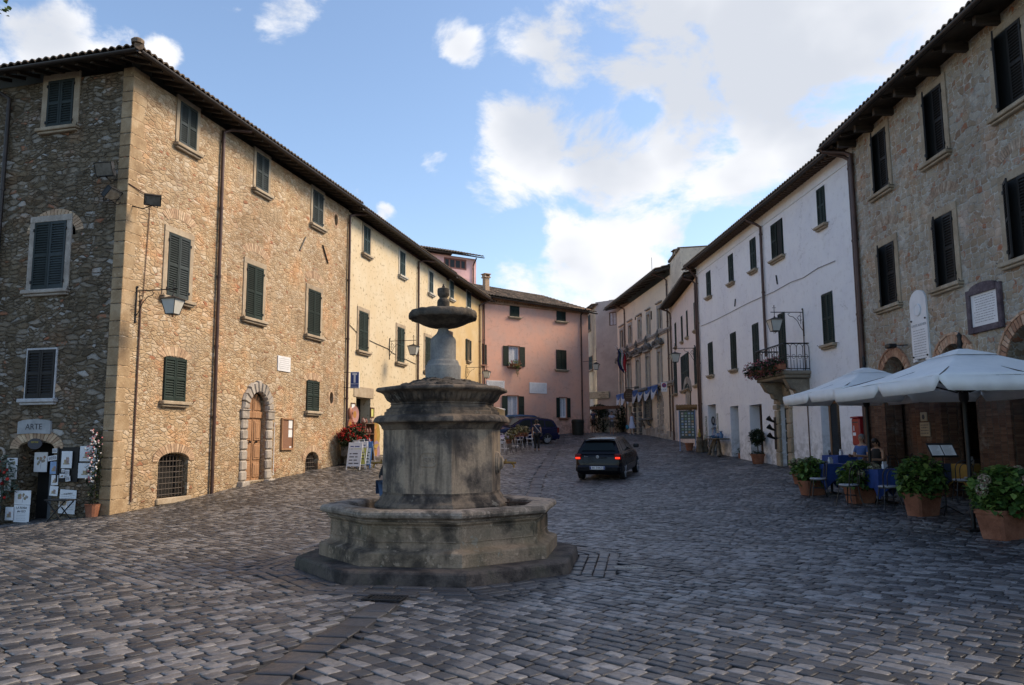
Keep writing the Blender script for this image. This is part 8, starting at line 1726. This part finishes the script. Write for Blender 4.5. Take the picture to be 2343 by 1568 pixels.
mb.build('blossom',M_RED,r)
r=thing('wall_clock','round dark wreath ornament at the left edge of the shop wall','ornament',FD.P(FD.h(*z7(20,545))[0],-.04,FD.h(*z7(20,545))[1]),FD.rz); mb=MB(); mb.tube([(.13*math.cos(2*pi*k/16),0,.13*math.sin(2*pi*k/16)) for k in range(17)],.03,6); mb.build('ring',M_GREYST,r)
# ------------------------------------------------------------ pottery shop under the T sign
S6=.2232
def z8(x,y): return ((1200+x*S6)/1.6532,(1460+y*S6)/1.6532)
def disc(x,y,rad,label,mat,F=FA,tilt=0,off=.04,ry=1.0):
    a,z=F.h(*z8(x,y)); r=thing('wall_plate',label,'plate',F.P(a,-off,z),F.rz,'painted plates hung beside the pottery shop'); mb=MB(); mb.lathe([(0,0),(rad*.6,.0),(rad,.035),(rad,.045),(rad*.6,.014),(0,.012)],24); mb.xf(Matrix.Scale(ry,4,(0,0,1))@Matrix.Rotation(pi/2,4,'X')); mb.build('dish',mat,r,smooth=40); mb=MB(); mb.lathe([(rad*.45,.016),(rad*.35,.018),(0,.018)],18); mb.xf(Matrix.Scale(ry,4,(0,0,1))@Matrix.Rotation(pi/2,4,'X')); mb.build('painted_motif',m_plain('motif_ochre',(.36,.18,.05),.4),r)
disc(612,485,.32,'large pink and white plate left of the shop doorway',m_plain('pink_glaze',(.40,.22,.20),.3)); disc(535,655,.24,'terracotta coloured plate low beside the downpipe',m_plain('terra_glaze',(.34,.14,.09),.4)); disc(962,835,.42,'large oval golden plate right of the shop doorway',m_plain('gold_glaze',(.36,.24,.07),.25),ry=1.3); disc(945,655,.20,'small orange plate above the golden one',m_plain('orange_glaze',(.40,.17,.06),.3)); disc(968,1115,.36,'pink and blue plate below the golden one',m_plain('mauve_glaze',(.30,.20,.26),.3),ry=1.25)
a,z=FA.h(*z8(540,460)); r=thing('mask','terracotta mask hanging by the downpipe above the plates','ornament',FA.P(a,-.06,z-.2),FA.rz); mb=MB(); mb.ico((0,0,.2),(.14,.07,.24),n=12,k=8,jit=.05); mb.ico((0,-.06,.2),(.03,.05,.06)); mb.build('face',m_plain('terra_glaze',(.34,.14,.09),.4),r,smooth=True)
a,z=FA.h(*z8(600,370)); r=thing('framed_notice','small dark framed notice above the pink plate','framed notice',FA.P(a,-.001,z-.15),FA.rz)
mb=MB(); surround(mb,-.16,.16,.0,.3,.04,.03,True); mb.build('frame',M_BROWN,r); mb=MB(); mb.box(-.16,.16,-.01,-.001,0,.3); mb.build('sheet',M_PAPER,r)
a,z=FA.h(*z8(925,450)); r=thing('framed_notice','dark framed pale yellow notice right of the shop doorway','framed notice',FA.P(a,-.001,z-.17),FA.rz); mb=MB(); surround(mb,-.13,.13,.0,.32,.05,.03,True); mb.build('frame',M_BROWN,r); mb=MB(); mb.box(-.13,.13,-.01,-.001,0,.32); mb.build('sheet',m_plain('yellow_paper',(.5,.5,.16),.8),r)
g=G(*z8(690,1235)); r=thing('shelf_unit','dark tiered shelf of small pottery left of the shop doorway','shelf',FA.P(FA.h(*z8(690,1150))[0]-.15,-.42,TZ(*FA.P(13.3,-.3).xy)),FA.rz); mb=MB()
for z in (.6,1.0,1.4): mb.bbox(-.55,.35,-.18,.18,z,z+.03,.004)
for x in (-.53,.33): mb.bbox(x-.02,x+.02,-.17,.17,0,1.43,.004)
mb.build('shelves',M_BROWN,r); rg=random.Random(9); M_MIXG=m_attr('mixed_glaze',[(0,(.20,.07,.05)),(.4,(.35,.25,.20)),(.7,(.45,.43,.42)),(1,(.30,.18,.05))],.3)
Ms=Matrix.Translation(r.location)@Matrix.Rotation(FA.rz,4,'Z')
for z in (.63,1.03,1.43):
    for i in range(5):
        sc_=rg.uniform(.8,1.25); mb=MB(); mb.lathe([(.03*sc_,0),(.065*sc_,.06*sc_),(.05*sc_,.13*sc_),(.022*sc_,.19*sc_),(.034*sc_,.22*sc_),(0,.22*sc_)],10,c=rg.random()); o=mb.build('small_jug',M_MIXG,None,tuple(Ms@Vector((-.42+.17*i+rg.uniform(-.02,.02),rg.uniform(-.08,.08),z+.001)))); tag(o,'small glazed jug on the dark shelf left of the pottery shop doorway','jug','small glazed jugs on the dark shelf')
# red geranium mound on a low wall shelf
a,_=FA.h(783,1064); r=thing('geranium','big mound of red geraniums against the stone house by the small grille','plant',FA.P(a-.1,-.45,TZ(*FA.P(a,-.4).xy)),FA.rz); rg=random.Random(31); mb=MB(); mb.bbox(-.55,.55,-.22,.22,.30,.66,.03); mb.bbox(-.35,.35,-.18,.18,0,.30,.02); mb.build('stone_trough',M_DARKST,r); mb=MB(); leaves(mb,1700,ball((.0,-.02,.95),(.86,.42,.50),.3),.10,rg); mb.build('foliage',M_LEAFD,r)
mb=MB()
for i in range(95): f=Vector(ball((.03,-.08,1.02),(.86,.44,.52),.85)(rg)); 
rg=random.Random(32)
for i in range(150):
    f=ball((.03,-.06,.98),(.88,.46,.54),.88)(rg)
    if f[2]<.86: continue
    for k in range(5): q=(f[0]+rg.gauss(0,.03),f[1]+rg.gauss(0,.03),f[2]+rg.gauss(0,.025)); mb.ico(q,rg.uniform(.018,.03),rg.random(),n=5,k=3,jit=.1)
mb.build('blossom',M_RED,r)
# sandwich boards
def aboard(x,y,label,colh,colb,seed,rz=-.15):
    g=G(*z8(x,y)); r=thing('sandwich_board',label,'sandwich board',g,rz,'newspaper sandwich boards outside the tobacco shop'); w,h=.27,.98; A=R(13); M=Matrix.Rotation(-A,4,'X')
    mb=MB(); mb.bbox(-w,-w+.03,-.012,.012,0,h,.004); mb.bbox(w-.03,w,-.012,.012,0,h,.004); mb.bbox(-w+.03,w-.03,-.012,.012,h-.03,h,.004); mb.bbox(-w+.03,w-.03,-.012,.012,.12,.15,.004); mb.tube([(-.12,0,h),(-.12,0,h+.06),(.12,0,h+.06),(.12,0,h)],.012,5); mb.xf(M); mb.build('frame',colh,r)
    mb=MB(); mb.bbox(-w+.03,w-.03,-.008,.008,h-.22,h-.03,.002); mb.xf(M); hd=mb.build('header',colh,r); mb=MB(); mb.bbox(-w+.035,w-.035,-.010,.006,.15,h-.24,.002); mb.xf(M); bd=mb.build('poster',colb,r)
    mb=MB(); rg=random.Random(seed)
    for i in range(5): lump_text(mb,-w*.7,w*.7,h-.42-i*.115,.06,-.0115,rg)
    mb.xf(M); mb.build('headline',M_INK,bd); mb=MB(); lump_text(mb,-w*.7,w*.7,h-.16,.06,-.0095,rg); mb.xf(M); mb.build('title',M_BLUE,hd)
    mb=MB(); Mb=Matrix.Translation((0,.02,0))@Matrix.Rotation(R(-20),4,'X'); 
    mb.tube([(-w+.02,.24*0+.22,h*.97),(-w+.02,.55,0)],.012,5); mb.tube([(w-.02,.22,h*.97),(w-.02,.55,0)],.012,5); mb.build('back_leg',M_WHITEP,r)
aboard(600,1430,'white sandwich board, leftmost of the three news boards',M_WHITEP,M_PAPER,1,-.25); aboard(690,1405,'sandwich board with a yellow poster between the white and blue ones',M_WHITEP,m_plain('lemon_paper',(.55,.56,.12),.8),2,-.25); aboard(775,1400,'blue framed sandwich board, rightmost of the three news boards',m_plain('board_blue',(.05,.16,.40),.5),M_PAPER,3,-.25)
# window box on the salmon pink house
q=pm[0]; r=thing('window_box','pots of pink flowers on the middle window sill of the salmon pink house','flower box',FP.P((q[0]+q[1])/2,-.12,q[2]),FP.rz); mb=MB(); mb.bbox(-.35,.35,-.09,.09,0,.16,.01); mb.build('trough',M_TERRA,r); mb=MB(); leaves(mb,240,ball((0,-.05,.16),(.50,.2,.28),.1),.09,rg); leaves(mb,60,ball((.1,-.12,-.3),(.1,.1,.35),.1),.08,rg); mb.build('foliage',M_LEAF,r); mb=MB()
for i in range(26): mb.ico(ball((0,-.1,.2),(.5,.2,.25),.6)(rg),.03,rg.random(),n=5,k=3)
mb.build('blossom',MATS['pink_petals'],r)
# ------------------------------------------------------------ hedges at the end of the lane
for i,(px,Y,w,h,lb,zz_) in enumerate([(1380,60.5,1.9,1.7,'dark rounded hedge under the restaurant sign',0),(1425,59.5,1.5,1.9,'dark hedge beside the palace doorway at the end of the lane',0),(1372,62.0,1.3,.9,'dark bush spilling over the terrace wall below the restaurant sign',1.25)]):
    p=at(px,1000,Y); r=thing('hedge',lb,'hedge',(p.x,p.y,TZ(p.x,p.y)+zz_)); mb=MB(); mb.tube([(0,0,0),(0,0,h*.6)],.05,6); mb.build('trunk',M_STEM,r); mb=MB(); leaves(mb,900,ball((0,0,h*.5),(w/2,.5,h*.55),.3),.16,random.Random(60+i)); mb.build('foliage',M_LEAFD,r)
# ------------------------------------------------------------ tree whose branch tips enter at the upper left
p=Vector((-11.0,9.2,0)); r=thing('tree','leafy tree whose branch tips show in the upper left corner','tree',(p.x,p.y,TZ(p.x,p.y))); mb=MB(); mb.tube([(0,0,0),(.05,.02,1.5),(-.1,.1,3.0),(.1,.1,4.4),(.3,.3,6.0)],[.20,.16,.13,.10,.05],10)
tips=[]
for (a,b_) in (((-.1,.1,3.0),(-1.6,.2,4.6)),((0,.1,3.8),(1.0,-.9,5.4)),((.1,.1,4.4),(1.75,1.55,6.2)),((.1,.1,4.4),(-1.2,1.2,6.1)),((.3,.3,5.6),(.8,.6,7.2))):
    a=Vector(a); b_=Vector(b_); mb.tube([a,a.lerp(b_,.5)+Vector((0,0,.15)),b_],[.07,.045,.02],7); tips.append(b_)
mb.build('trunk',M_STEM,r); mb=MB(); rg=random.Random(77)
tgt=at(6,22,10.7); tl=tgt-Vector(r.location)
for t in tips: leaves(mb,420,ball(tuple(t),(.85,.85,.7),.1),.13,rg,(.0,.9))
leaves(mb,34,ball(tuple(tl+Vector((-.10,0,.04))),(.20,.22,.22),.0),.085,rg,(.3,1)); mb.build('crown',m_attr('maple_leaf',[(0,(.03,.05,.02)),(.5,(.07,.12,.03)),(.85,(.12,.16,.05)),(1,(.25,.08,.04))],.6,trans=.3),r)

for o in list(bpy.data.objects):
    if 'h' in o.keys(): del o['h']
